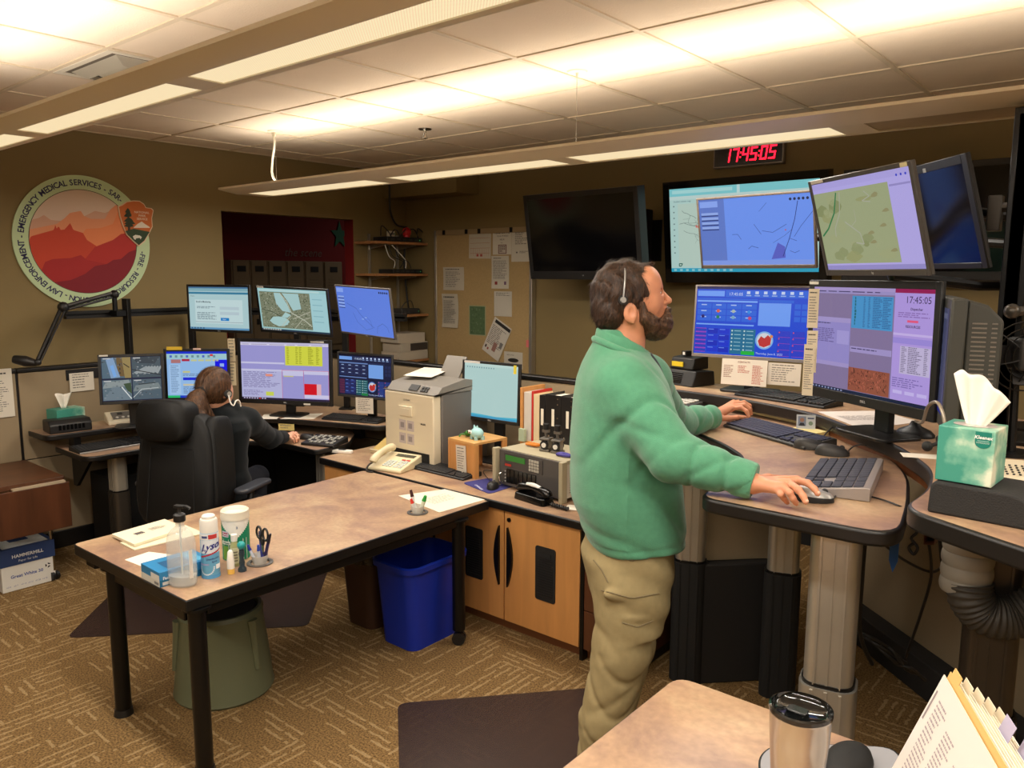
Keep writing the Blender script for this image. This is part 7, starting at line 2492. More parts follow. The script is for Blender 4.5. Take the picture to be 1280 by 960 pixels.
m.build('lid', t, smooth=40)
m = MB(PRINT)
put = wrap_art(m, RW_, fa - 1.5, fa + 1.5, 0.0, 0.165)
GRN_ = (18, 128, 92)
put(0, 0.02, 1, 0.55, GRN_, 0)
for i in range(24):
	u_ = i / 24
	h_ = 0.55 + 0.42 * abs((u_ + 0.02) - 0.5) * 2
	put(u_, 0.55, u_ + 1 / 24, min(h_, 0.98), GRN_, 0)
put(0.1, 0.60, 0.32, 0.74, (200, 196, 210), 1)
put(0.12, 0.63, 0.30, 0.71, (170, 40, 70), 2)
put(0.10, 0.42, 0.36, 0.5, (230, 236, 226), 1)
put(0.14, 0.05, 0.30, 0.38, (110, 160, 60), 1)
wrap_text(m, 'Clorox', RW_, fa - 0.83, 0.107, 0.011, (230, 230, 240), 0, 0.03)
wrap_text(m, 'Wipes', RW_, fa - 0.78, 0.072, 0.012, (20, 110, 80), 0, 0.03)
wrap_text(m, '2', RW_, fa + 0.1, 0.133, 0.012, (60, 90, 140), 0, 0.03)
m.build('canister_label', t)
def small_bottle(name, label, u, v, prof, mat_, capprof, capmat, lcol=None, sy=1.0, lab_z=None, yaw=0.0):
	p = ZP(u, v, TZ)
	t = thing(name, label, 'bottle', (p.x, p.y, WT), (0, 0, yaw))
	m = MB(mat_)
	m.lathe(prof, 20, sy=sy)
	m.build('body', t, smooth=50)
	m = MB(capmat)
	m.lathe(capprof, 20)
	m.build('cap', t, smooth=50)
	if lab_z:
		fa_ = math.atan2(-p.y, -p.x) - yaw
		m = MB(PRINT)
		r = lab_z[2]
		put = wrap_art(m, r, fa_ - 1.1, fa_ + 1.1, lab_z[0], lab_z[1], sy=sy)
		put(0, 0, 1, 1, lcol, 0)
		for k in range(4):
			put(0.2, 0.15 + k * 0.18, 0.8, 0.22 + k * 0.18, (120, 116, 100), 1)
		m.build('label', t)
small_bottle('lotion_bottle', 'small clear lotion bottle with white cap between the can and the wipes', 294, 707, [(0.001, 0), (0.016, 0.0), (0.017, 0.006), (0.016, 0.08), (0.011, 0.094), (0.011, 0.098), (0.001, 0.098)], mt('olive_clear', (186, 186, 130), 0.2, alpha=0.8), [(0.001, 0.0985), (0.012, 0.0985), (0.012, 0.124), (0.001, 0.125)], WHITE, (206, 206, 170), 1.0, (0.012, 0.075, 0.017))
small_bottle('cream_tube', 'little white cream tube with yellow end in front of the lotion bottle', 289, 717, [(0.001, 0), (0.013, 0.0), (0.0135, 0.02), (0.001, 0.02)], mt('yellow_cap', (230, 186, 90), 0.4), [(0.001, 0.0205), (0.014, 0.0205), (0.0135, 0.05), (0.010, 0.085), (0.004, 0.092), (0.001, 0.092)], WHITE)
small_bottle('hourglass_timer', 'small dark hourglass-shaped bottle with a teal ball top', 303, 714, [(0.001, 0), (0.016, 0.0), (0.016, 0.01), (0.009, 0.02), (0.011, 0.035), (0.007, 0.05), (0.011, 0.068), (0.009, 0.085), (0.001, 0.085)], mt('smoky_blue', (44, 60, 70), 0.15, alpha=0.85), [(0.003, 0.0855), (0.011, 0.089), (0.0155, 0.099), (0.0145, 0.108), (0.008, 0.115), (0.001, 0.117)], mt('teal_ball', (30, 150, 150), 0.35))
q0, q1, q2 = ZP(177, 722, TZ), ZP(200, 735, TZ), ZP(238, 726, TZ)
yw = math.atan2((q1 - q0).y, (q1 - q0).x)
t = thing('glove_carton', 'small blue and white carton behind the sanitizer bottle', 'box', mat=Matrix.Translation((q0.x, q0.y, WT)) @ Matrix.Rotation(yw, 4, 'Z'))
L1 = (q1 - q0).length
MB(mt('carton_blue', (44, 128, 180), 0.4)).box(0, L1, 0, 0.20, 0.0, 0.055).build('carton_body', t, 0.001)
m = MB(PRINT)
A = Art(m, 0, 0, L1, 0, 0.055, -0.0003)
A.rect(0.0, 0.55, 1, 1, (214, 214, 204), 0)
A.rect(0.55, 0.2, 1, 0.6, (226, 226, 220), 1)
A.rect(0.72, 0.72, 0.95, 0.9, (130, 130, 130), 2)
m.T = Matrix.Translation((L1, 0, 0)) @ Matrix.Rotation(PI / 2, 4, 'Z')
A = Art(m, 0, 0, 0.20, 0, 0.055, -0.0003)
A.rect(0.0, 0.55, 1, 1, (20, 96, 136), 0)
A.text('Face', 0.06, 0.55, 0.016, (230, 236, 240), 1, bold=0.03)
A.rect(0.05, 0.70, 0.4, 0.92, (200, 200, 196), 1)
m.T = Matrix.Translation((0, 0, 0.0553)) @ Matrix.Rotation(-PI / 2, 4, 'X')
m.T = Matrix.Translation((0, 0.20, 0.0553)) @ Matrix.Rotation(-PI / 2, 4, 'X') @ Matrix.Translation((0, 0, 0.0))
A = Art(m, 0, 0, L1, -0.20, 0, -0.0)
m.T = Matrix.Translation((0, 0, 0.0556)) @ Matrix.Rotation(-PI / 2, 4, 'X')
A = Art(m, 0, 0, L1, 0, 0.20, 0.0)
A.rect(0.1, 0.1, 0.9, 0.3, (90, 170, 210), 0)
A.rect(0.3, 0.35, 0.9, 0.8, (24, 84, 128), 0)
m.build('carton_print', t)
pts = [ZP(156, 700, TZ), ZP(186, 690, TZ), ZP(262, 700, TZ), ZP(212, 722, TZ)]
c_ = sum(pts, Vector()) / 4
m = MB(PAPER)
m.prism([(p_.x - c_.x, p_.y - c_.y) for p_ in pts], 0.0, 0.0007)
single(m, 'sheet_of_paper', 'blank white sheet under the blue carton at the near end of the work table', 'paper', mat=Matrix.Translation((c_.x, c_.y, TZ + 0.0007)))
def notepad(label, us, th, z0, spiral=False, col=(226, 216, 186)):
	pts = [ZP(*u_, TZ + z0) for u_ in us]
	c_ = sum(pts, Vector()) / 4
	t = thing('notepad', label, 'notepad', (c_.x, c_.y, TZ + z0 + 0.001))
	m = MB(mt('notepad_pages', col, 0.75))
	m.prism([(p_.x - c_.x, p_.y - c_.y) for p_ in pts], 0.0, th)
	m.build('pages', t, 0.001)
	if spiral:
		a_, b_ = pts[0] - c_, pts[1] - c_
		s_ = MB(BLKM)
		for k in range(18):
			q = a_ + (b_ - a_) * (k + 0.5) / 18
			d = (b_ - a_).normalized()
			nn = Vector((-d.y, d.x, 0))
			s_.tube([q + nn * (0.006 * math.cos(x_)) + Vector((0, 0, th / 2 + 0.007 * math.sin(x_))) for x_ in np.linspace(0, 2 * PI, 8)], 0.0012, 5, smooth=0)
		s_.build('spiral_binding', t)
	m = MB(PRINT)
	a_ = math.atan2((pts[1] - pts[0]).y, (pts[1] - pts[0]).x)
	m.T = Matrix.Translation((0, 0, th + 0.0004)) @ Matrix.Rotation(a_, 4, 'Z') @ Matrix.Rotation(-PI / 2, 4, 'X')
	A = Art(m, 0, -0.08, 0.08, -0.05, 0.05, 0.0, 0.0002)
	for k in range(5):
		A.poly([(0.1 + 0.05 * k, 0.3), (0.14 + 0.05 * k, 0.25), (0.16 + 0.05 * k, 0.5), (0.11 + 0.05 * k, 0.65)], (90, 80, 80), 1)
	A.lines(0.55, 0.2, 1.0, 0.6, 5, (150, 140, 130), 1)
	m.build('cover_print', t)
notepad('white notepad lying under the spiral notebook on the work table', [(150, 680), (232, 658), (255, 668), (168, 689)], 0.006, 0.0)
notepad('spiral notebook with a small drawing on top of the white notepad', [(140, 671), (206, 652), (232, 663), (168, 684)], 0.012, 0.0075, True, (232, 222, 192))
# things on the standing console
def mid(*ps):
	return sum(ps, Vector()) / len(ps)
k0, k1 = ZP(948, 546, FZ2), ZP(1008, 566, FZ2)          # front edge points
k0, k1 = ZP(925, 540, FZ2), ZP(1004, 563, FZ2)
ka = math.atan2((k1 - k0).y, (k1 - k0).x)
nrm = Vector((-math.sin(ka), math.cos(ka), 0))
kc = (k1 + Vector((-math.cos(ka), -math.sin(ka), 0)) * 0.225) + nrm * 0.075
keyboard('long black keyboard under the far hand of the standing man', (kc.x, kc.y, FZ2 + 0.001), math.degrees(ka), 0.45, 0.15, key=(40, 44, 66), tilt=6, body=DKG)
r0, r1 = ZP(922, 496, RZ2), ZP(1018, 511, RZ2)
ra_ = math.atan2((r1 - r0).y, (r1 - r0).x)
n2 = Vector((-math.sin(ra_), math.cos(ra_), 0))
rc_ = mid(r0, r1) + n2 * 0.085
keyboard('black keyboard on the upper shelf under the blue dispatch monitor', (rc_.x, rc_.y, RZ2 + 0.001), math.degrees(ra_), 0.44, 0.14, tilt=5)
s0, s1 = ZP(1022, 622, FZ2), ZP(1068, 622, FZ2)
SLV = mt('silver_keyboard_case', (158, 150, 146), 0.35, 0.3)
p0_, p1_, p2_ = ZP(1025, 620, FZ2 + 0.02), ZP(1068, 620, FZ2 + 0.02), ZP(1095, 566, FZ2 + 0.02)
sa = math.atan2((p2_ - p1_).y, (p2_ - p1_).x)
sc_ = mid(ZP(1006, 598, FZ2 + 0.02), ZP(1092, 592, FZ2 + 0.02)) + Vector((0.0, 0.0, 0))
sk = keyboard('silver and dark keyboard standing askew beside the near hand of the man', (sc_.x, sc_.y + 0.02, FZ2 + 0.001), math.degrees(sa) + 180, 0.40, 0.19, key=(52, 54, 66), body=SLV, tilt=7)
c_ = MB(BLK)
mouse('dark mouse behind the long keyboard, left of the pair on the standing desk', tuple(ZP(1012, 561, FZ2) + Vector((0, 0, 0.001))), 15, DKG, cable=[ZP(1034, 553, FZ2 + 0.01), ZP(1030, 545, FZ2 + 0.03), ZP(1050, 530, FZ2 + 0.05), (-0.80, 2.86, FZ2 + 0.03)])
mouse('dark mouse nearer the silver keyboard, right of the pair on the standing desk', tuple(ZP(1040, 569, FZ2) + Vector((0, 0, 0.001))), 20, DKG, cable=[ZP(1062, 562, FZ2 + 0.01), ZP(1075, 556, FZ2 + 0.03), (-0.70, 2.80, FZ2 + 0.02)])
mm_ = ZP(1015, 626, FZ2)
MOUSE_P = Vector((mm_.x, mm_.y, FZ2 + 0.001))
mouse('silver-topped mouse under the near hand of the standing man', tuple(MOUSE_P), 22, BLK, top=SILV, L=0.112, w=0.062, cable=[ZP(1050, 618, FZ2 + 0.003), ZP(1085, 620, FZ2 + 0.003), ZP(1123, 632, FZ2 + 0.003), (-0.44, 2.30, FZ2 - 0.06)])
q = ZP(852, 502, FZ2 + 0.01)
t = thing('dispatch_keypad', 'grey button keypad on the standing desk behind the man\'s chest', 'keypad', mat=Matrix.Translation((q.x, q.y, FZ2 + 0.001)) @ Matrix.Rotation(math.radians(-20), 4, 'Z'))
MB(DKG).prism([(-0.11, 0), (0.11, 0), (0.11, 0.045), (-0.11, 0.018)], -0.15, 0.15, axis='x').build('base', t, 0.004)
m = MB(mt('light_buttons', (190, 186, 176), 0.5), mt('dark_buttons', (44, 44, 46), 0.5))
m.T = Matrix.Translation((0, -0.11, 0.0185)) @ Matrix.Rotation(math.atan(0.027 / 0.22), 4, 'X')
for r in range(6):
	for c in range(9):
		m.box(-0.135 + c * 0.03, -0.11 + c * 0.03, 0.02 + r * 0.03, 0.042 + r * 0.03, 0, 0.006, 0 if (r > 2 or c > 4) else 1)
m.build('buttons', t, 0.001, 1)
mouse('dark mouse beside the button keypad behind the far forearm', tuple(ZP(880, 508, FZ2) + Vector((0, 0, 0.001))), -10, DKG)
q = ZP(850, 483, RZ2)
t = thing('speaker_box', 'black desktop speaker box on the left end of the upper shelf', 'speaker', mat=Matrix.Translation((q.x - 0.02, q.y + 0.10, RZ2 + 0.0005)) @ Matrix.Rotation(math.radians(-14), 4, 'Z'))
MB(BLK).prism([(-0.085, 0), (0.085, 0), (0.075, 0.07), (-0.055, 0.075)], -0.11, 0.11, axis='x').build('cabinet', t, 0.006)
m = MB(BLKG)
for k in range(6):
	m.box(-0.08, 0.035, -0.0835 + k * 0.004, -0.079 + k * 0.004, 0.014 + k * 0.008, 0.019 + k * 0.008)
m.build('grille', t)
t2 = thing('charger_base', 'small black charger with a yellow label on top of the speaker box', 'charger', mat=Matrix.Translation((q.x - 0.01, q.y + 0.11, RZ2 + 0.077)) @ Matrix.Rotation(math.radians(-14), 4, 'Z'))
MB(BLK).prism([(-0.06, 0), (0.06, 0), (0.055, 0.065), (-0.045, 0.055)], -0.075, 0.07, axis='x').build('base', t2, 0.006)
m = MB(mt('yellow_label', (216, 190, 40), 0.5))
m.box(-0.06, 0.01, -0.0612, -0.0555, 0.012, 0.035)
m.build('label_strip', t2)
m = MB(BLK, WHITE)
m.box(-0.035, -0.005, -0.02, 0.02, 0.062, 0.085).box(-0.027, -0.013, -0.0215, -0.0198, 0.066, 0.08, 1)
m.build('plug_top', t2)
def desk_sheet(name, label, us, D, yaw, lean=0, **k):
	(ua, va), (ub, vb) = us
	a, b = AT(ua, va, D), AT(ub, vb, D)
	c = (a + b) / 2
	w = abs(ub - ua) / FPX * D / max(0.3, math.cos(math.radians(yaw) - YAW))
	h = abs(a.z - b.z)
	return sheet(name, label, 'paper', Matrix.Translation(c) @ Matrix.Rotation(math.radians(yaw), 4, 'Z') @ Matrix.Rotation(math.radians(lean), 4, 'X'), w, h, **k)
def a_cardL(A):
	A.text('CONTACTS', 0.35, 0.14, 0.010, (130, 70, 60), 1, bold=0.02)
	A.lines(0.05, 0.25, 0.28, 0.75, 7, (160, 130, 120), 1, seed=4)
	A.lines(0.36, 0.25, 0.62, 0.55, 5, (190, 120, 110), 1, seed=5)
	A.lines(0.68, 0.22, 0.95, 0.95, 12, (190, 110, 100), 1, seed=6)
desk_sheet('reference_card', 'white reference card with red print standing under the left of the blue monitor', ((906, 449), (954, 482)), 3.45, 8, -6, art=a_cardL, col=(226, 218, 204))
desk_sheet('reference_card', 'white lined card standing under the right of the blue monitor', ((963, 454), (997, 482)), 3.38, 8, -6, lines=7, seed=21, col=(222, 212, 196))
for k, (us, dd, lb) in enumerate((((( 1011, 361), (1022, 410)), 2.78, 'narrow upper list strip taped between the two console monitors'), (((1009, 413), (1020, 466)), 2.80, 'narrow middle list strip taped between the two console monitors'), (((1005, 430), (1016, 495)), 2.775, 'narrow lower list strip taped at the left edge of the large purple monitor'))):
	desk_sheet('note_strip', lb, us, dd, 10, 0, lines=10 + k * 3, seed=30 + k, col=(226, 212, 184), group='list strips taped beside the large monitor')
q = ZP(1004, 528, FZ2 + 0.05)
t = thing('identity_badge', 'photo identity badge propped on a yellow note pad behind the keyboard', 'badge', mat=Matrix.Translation((q.x, q.y + 0.03, FZ2 + 0.045)) @ Matrix.Rotation(math.radians(25), 4, 'Z') @ Matrix.Rotation(math.radians(-15), 4, 'X'))
m = MB(PRINT)
m.box(-0.034, 0.034, 0.0, 0.0015, -0.024, 0.03, 0, lin((196, 200, 204)))
A = Art(m, 0, -0.034, 0.034, -0.024, 0.03, -0.0002)
A.rect(0.08, 0.12, 0.5, 0.8, (120, 130, 150), 0)
A.disc(0.29, 0.38, 0.008, (150, 110, 90), 1, 14)
A.poly([(0.12, 0.8), (0.2, 0.58), (0.38, 0.58), (0.46, 0.8)], (40, 40, 50), 1)
A.rect(0.58, 0.2, 0.92, 0.3, (80, 90, 120), 1)
A.disc(0.75, 0.6, 0.008, (120, 140, 120), 1, 12)
m.build('card', t)
YEL = mt('yellow_note_pad', (222, 206, 140), 0.7)
single(MB(YEL).box(-0.06, 0.06, -0.035, 0.035, 0, 0.016), 'note_pad', 'yellow note pad under the identity badge behind the long keyboard', 'notepad', mat=Matrix.Translation((q.x + 0.01, q.y + 0.045, FZ2 + 0.001)) @ Matrix.Rotation(math.radians(25 - 45), 4, 'Z'))
ps = [ZP(1022, 515, RZ2), ZP(1100, 514, RZ2), ZP(1150, 528, RZ2), ZP(1078, 537, RZ2)]
c_ = mid(*ps)
m = MB(PRINT)
m.prism([(p_.x - c_.x, p_.y - c_.y) for p_ in ps], 0, 0.0012, 0, lin((222, 212, 204)))
m.T = Matrix.Rotation(math.atan2((ps[1] - ps[0]).y, (ps[1] - ps[0]).x), 4, 'Z') @ Matrix.Rotation(-PI / 2, 4, 'X')
A = Art(m, 0, -0.13, 0.13, -0.08, 0.08, -0.0013, 0.0001)
A.lines(0.1, 0.2, 0.85, 0.8, 10, (150, 140, 140), 1, fill=0.35, seed=7)
single(m, 'sheet_of_paper', 'printed sheet lying on the upper shelf below the large purple monitor', 'paper', mat=Matrix.Translation((c_.x, c_.y, RZ2 + 0.0008)))
q = ZP(1143, 545, RZ2)
t = thing('gooseneck_microphone', 'black desk microphone base with grey gooseneck beside the tissue box', 'microphone', (q.x, q.y, RZ2 + 0.0005))
m = MB(BLK)
m.lathe([(0.001, 0), (0.062, 0), (0.062, 0.008), (0.05, 0.02), (0.02, 0.034), (0.012, 0.05), (0.001, 0.05)], 28, sx=1.0, sy=0.8)
m.build('base', t, smooth=50)
qq = Vector((q.x, q.y, RZ2))
dq = q - Vector((0, 0, 0))
Dq = dq.dot(Vector(_f)) - CAMH * _f[2] + 0.0
Dq = (Vector((q.x, q.y, q.z)) - Vector((0, 0, CAMH))).dot(Vector(_f))
m = MB(mt('gooseneck_grey', (150, 140, 126), 0.35, 0.5))
m.tube([Vector((0, 0, 0.05)), AT(1153, 528, 2.25) - q, AT(1159, 510, 2.08) - q, AT(1167, 503, 2.03) - q, AT(1174, 506, 2.0) - q, AT(1180, 524, 1.98) - q, AT(1180, 545, 1.98) - q], 0.0045, 8)
m.build('gooseneck', t, smooth=60)
m = MB(RUBBER)
m.sphere(AT(1159, 558, 1.98) - q, 0.013, 14)
m.tube([AT(1180, 545, 1.98) - q, AT(1172, 554, 1.98) - q, AT(1161, 558, 1.98) - q], 0.005, 8)
m.build('microphone_head', t, smooth=60)
single(MB(PAPER).box(-0.05, 0.05, -0.03, 0.03, 0, 0.001), 'small_card', 'small white card on the shelf under the microphone head', 'card', mat=Matrix.Translation(ZP(1150, 570, RZ2 + 0.001)) @ Matrix.Rotation(0.4, 4, 'Z'))
fl, fr_ = AT(1165, 445, 2.55), AT(1184, 452, 2.17)
yw = math.atan2((fr_ - fl).y, (fr_ - fl).x)
W7 = (Vector((fr_.x, fr_.y)) - Vector((fl.x, fl.y))).length
zc7 = (fl.z + fr_.z) / 2
H7 = 0.37
t = thing('thick_monitor', 'thick old charcoal display with ribbed vents seen from its side behind the tissue box', 'monitor', mat=frame(((fl.x + fr_.x) / 2, (fl.y + fr_.y) / 2, zc7 - 0.0), yw, math.radians(0)))
CHG = mt('charcoal_plastic', (58, 58, 52), 0.55, bump=(300, 0.15, 0.0006))
m = MB(CHG)
m.box(-W7 / 2, W7 / 2, 0.0, 0.04, -H7 / 2, H7 / 2)
m.build('front_shell', t, 0.006)
m = MB(CHG)
m.prism([(0.0405, -H7 / 2 + 0.01), (0.08, -H7 / 2 + 0.02), (0.13, -H7 / 2 + 0.05), (0.13, H7 / 2 - 0.06), (0.09, H7 / 2 - 0.018), (0.0405, H7 / 2 - 0.003)], -W7 / 2 + 0.015, W7 / 2 - 0.015, axis='x')
m.build('rear_shell', t, 0.008)
m = MB(mt('vent_rib', (112, 106, 96), 0.4))
for k in range(22):
	z_ = H7 / 2 - 0.07 - k * 0.0125
	m.box(W7 / 2 - 0.018, W7 / 2 - 0.012, 0.055, 0.09, z_, z_ + 0.004)
	m.box(W7 / 2 - 0.018, W7 / 2 - 0.012, 0.102, 0.115, z_, z_ + 0.004)
m.build('vent_ribs', t)
s = MB(SCREEN)
A = Art(s, 0, -W7 / 2 + 0.03, W7 / 2 - 0.03, -H7 / 2 + 0.04, H7 / 2 - 0.03, -0.0005)
A.rect(0, 0, 1, 1, (60, 64, 92), 0)
A.rect(0, 0.9, 1, 1, (36, 44, 130), 1)
A.rect(0.1, 0.05, 0.9, 0.1, (90, 94, 120), 1)
for k in range(6):
	A.rect(0.1, 0.15 + k * 0.1, 0.7, 0.2 + k * 0.1, (70, 76, 104), 1)
s.build('screen', t, smooth=0)
m = MB(CHG)
zz0 = RZ2 + 0.001 - zc7
m.box(-0.12, 0.12, 0.02, 0.16, zz0, zz0 + 0.03).box(-0.05, 0.05, 0.06, 0.12, zz0 + 0.03, -H7 / 2 + 0.012)
m.build('stand', t, 0.006)
fc = AT(1276, 445, 2.30)
t = thing('desk_fan', 'black round desk fan in a wire cage at the far right edge', 'fan', mat=frame(fc, math.radians(38)))
m = MB(BLKM)
for r in (0.10, 0.082, 0.064, 0.046):
	m.tube([(r * math.cos(a), -0.045 + (r / 0.1) ** 2 * 0.03, r * math.sin(a)) for a in np.linspace(0, 2 * PI, 30)], 0.0022, 6, smooth=0)
for k in range(6):
	a = k * PI / 3 + 0.3
	m.tube([(0.02 * math.cos(a), -0.047, 0.02 * math.sin(a)), (0.06 * math.cos(a), -0.037, 0.06 * math.sin(a)), (0.1 * math.cos(a), -0.015, 0.1 * math.sin(a))], 0.002, 6)
m.build('cage', t, smooth=60)
m = MB(DKG)
m.box(-0.03, 0.03, -0.052, 0.03, -0.04, 0.055)
m.build('motor_hub', t, 0.012, 3)
for k in range(4):
	m = MB(BLK)
	m.T = Matrix.Rotation(k * PI / 2, 4, 'Y') @ Matrix.Rotation(0.4, 4, 'X')
	m.prism([(0.0, 0.02), (0.03, 0.03), (0.035, 0.085), (-0.02, 0.09), (-0.02, 0.03)], 0.0, 0.003, axis='y')
	m.build('blade', t)
m = MB(BLKM)
m.tube([(0.0, 0.02, -0.04), (0.01, 0.03, -0.12), (0.01, 0.02, RZ2 + 0.012 - fc.z)], 0.012, 8)
m.cyl((0.01, 0.02, RZ2 + 0.001 - fc.z), (0.01, 0.02, RZ2 + 0.012 - fc.z), 0.06, n=24)
m.build('stand', t)
a0, a1 = ZP(1158, 640, RZ2), ZP(1282, 664, RZ2)
wa = math.atan2((a1 - a0).y, (a1 - a0).x)
Wd = 0.26
t = thing('wedge_speaker', 'black textured wedge speaker box under the tissue box', 'speaker', mat=Matrix.Translation((a0.x, a0.y, RZ2 + 0.0005)) @ Matrix.Rotation(wa, 4, 'Z'))
m = MB(mt('textured_black', (34, 33, 32), 0.8, bump=(260, 0.8, 0.002)))
m.prism([(0.0, 0.0), (Wd, 0.0), (Wd, 0.03), (0.175, 0.068), (0.16, 0.072), (0.012, 0.074), (0.003, 0.062)], 0.0, 0.16, axis='y')
m.build('cabinet', t, 0.006, 3)
m = MB(mt('pale_slope', (120, 112, 100), 0.6))
m.T = Matrix.Translation((0.185, 0.02, 0.066)) @ Matrix.Rotation(math.radians(25), 4, 'Y')
m.box(0.0, 0.07, 0.0, 0.12, 0.0, 0.004)
m.build('sloped_panel', t)
tb = ZP(1172, 607, RZ2 + 0.075)
bl, brt = AT(1172, 607, 1.62), AT(1248, 616, 1.60)
TBW = 0.112
t = thing('tissue_box', 'teal and white tissue cube on the wedge speaker at far right', 'tissue box', mat=Matrix.Translation((a0.x, a0.y, RZ2 + 0.076)) @ Matrix.Rotation(wa, 4, 'Z') @ Matrix.Translation((0.008, 0.012, 0)))
TBH = 0.124
TL = mt('teal_card', (110, 190, 160), 0.45)
tm = TL
nt = tm.node_tree
b_ = nt.nodes['Principled BSDF']
tc_n = nt.nodes.new('ShaderNodeTexCoord')
nn = nt.nodes.new('ShaderNodeTexNoise'); nn.inputs['Scale'].default_value = 14; nn.inputs['Detail'].default_value = 5
rm = nt.nodes.new('ShaderNodeValToRGB')
rm.color_ramp.elements[0].position = 0.38; rm.color_ramp.elements[0].color = lin((66, 148, 130))
rm.color_ramp.elements[1].position = 0.66; rm.color_ramp.elements[1].color = lin((226, 230, 206))
kk = rm.color_ramp.elements.new(0.52); kk.color = lin((130, 186, 162))
sp_ = nt.nodes.new('ShaderNodeSeparateXYZ')
nt.links.new(tc_n.outputs['Object'], sp_.inputs[0])
nt.links.new(tc_n.outputs['Object'], nn.inputs['Vector'])
grd = mnode(nt, 'MULTIPLY', mnode(nt, 'SUBTRACT', mnode(nt, 'ADD', sp_.outputs[0], mnode(nt, 'MULTIPLY', sp_.outputs[2], 0.6)), 0.11), 2.4)
nt.links.new(mnode(nt, 'ADD', nn.outputs['Fac'], grd), rm.inputs['Fac'])
nt.links.new(rm.outputs['Color'], b_.inputs['Base Color'])
MB(TL).box(0, TBW, 0, TBW, 0.0, TBH).build('carton', t, 0.002)
m = MB(mt('slot_film', (190, 180, 176), 0.3))
m.lathe([(0.042, 0.0004), (0.044, 0.001), (0.001, 0.0006)], 28, (TBW / 2 + 0.003, TBW / 2, TBH), sy=0.7)
m.build('slot', t)
m = MB(PRINT)
A = Art(m, 0, 0, TBW, 0, TBH, -0.0006)
xs_ = [0.66 + 0.28 * i / 10 for i in range(11)]
A.poly([(0.66, 0.03), (0.94, 0.03), (0.94, 0.22)] + [(0.80 + 0.14 * math.cos(a), 0.22 + 0.10 * math.sin(a)) for a in np.linspace(0, PI, 10)] + [(0.66, 0.22)], (18, 120, 104), 0)
A.text('Kleenex', 0.80, 0.155, 0.0105, (226, 232, 226), 1, align='CENTER', bold=0.03, shear=0.2)
A.rect(0.70, 0.185, 0.90, 0.195, (160, 200, 190), 1)
A.text('EXPRESSIONS', 0.80, 0.235, 0.0042, (200, 220, 210), 1, align='CENTER')
m.build('brand_panel', t)
TIS = mt('tissue_paper', (244, 238, 226), 0.9)
m = MB(TIS)
NU, NV = 26, 12
vs = []
for j in range(NV + 1):
	v_ = j / NV
	for i in range(NU + 1):
		u_ = i / NU
		bx_ = -0.008 + 0.016 * u_
		tx_ = -0.050 + 0.118 * u_
		tz_ = 0.116 - 0.060 * max(0, u_ - 0.28) ** 1.25 * 1.35 - 0.020 * max(0, 0.10 - u_) * 10 * 0.3 + 0.004 * math.sin(u_ * 17)
		sp2 = v_ ** 0.75
		x_ = bx_ + (tx_ - bx_) * sp2 * (0.90 + 0.10 * v_)
		z_ = -0.015 + (tz_ + 0.015) * v_
		y_ = 0.010 * math.sin(u_ * 13 + 0.6) * (0.3 + v_) * (1 if u_ < 0.9 else 0.4) + 0.012 * v_ * math.sin(u_ * 4)
		vs.append((x_, y_, z_))
fs = [(j * (NU + 1) + i, j * (NU + 1) + i + 1, (j + 1) * (NU + 1) + i + 1, (j + 1) * (NU + 1) + i) for j in range(NV) for i in range(NU)]
m.add(vs, fs)
o = m.build('tissue', None, smooth=80)
o.parent = t
o.location = (TBW / 2, TBW / 2, TBH + 0.001)
sd = o.modifiers.new('solid', 'SOLIDIFY')
sd.thickness = 0.0012
single(MB(YEL).box(-0.05, 0.05, -0.04, 0.04, 0, 0.006), 'note_pad', 'cream note pad behind the tissue box at the right edge', 'notepad', mat=Matrix.Translation(ZP(1263, 590, RZ2 + 0.001)) @ Matrix.Rotation(0.5, 4, 'Z'))
t = thing('speakerphone', 'cream dotted phone base at the right edge beside the tissue box', 'telephone', mat=Matrix.Translation(ZP(1285, 606, RZ2 + 0.001)) @ Matrix.Rotation(0.3, 4, 'Z'))
MB(CREAM).prism([(-0.07, 0), (0.07, 0), (0.07, 0.05), (-0.07, 0.03)], -0.09, 0.09, axis='x').build('base', t, 0.004)
m = MB(DKG)
for r in range(5):
	for c in range(8):
		m.cyl((-0.07 + c * 0.014, -0.05 + r * 0.016, 0.03 + (0.02 + r * 0.016) * 0.143 + 0.001), (-0.07 + c * 0.014, -0.05 + r * 0.016, 0.034 + (0.02 + r * 0.016) * 0.143), 0.003, n=6)
m.build('speaker_dots', t)
q = AT(1124, 600, 2.25)
t = thing('blue_lanyard', 'blue strap hanging between the two desk surfaces at right', 'strap', q)
m = MB(mt('blue_strap', (50, 104, 180), 0.6))
m.box(-0.012, 0.012, -0.0015, 0.0015, -0.24, -0.05)
m.add([(-0.012, -0.0015, -0.24), (0.012, -0.0015, -0.24), (0, -0.0015, -0.275), (-0.012, 0.0015, -0.24), (0.012, 0.0015, -0.24), (0, 0.0015, -0.275)], [(0, 2, 1), (3, 4, 5), (0, 3, 5, 2), (1, 2, 5, 4), (0, 1, 4, 3)])
m.build('strap_band', t)
q = AT(1142, 664, 2.0)
m = MB(BLKM)
m.tube([(0, 0, 0.03), (0.008, 0, 0.0), (-0.004, 0, -0.02), (0.012, 0, -0.04), (0.004, 0, -0.06), (-0.008, 0, -0.045), (0.004, 0, -0.03)], 0.004, 8)
single(m, 'coiled_hook', 'black coiled hook hanging under the right desk edge', 'hook', mat=Matrix.Translation(q), smooth=60)
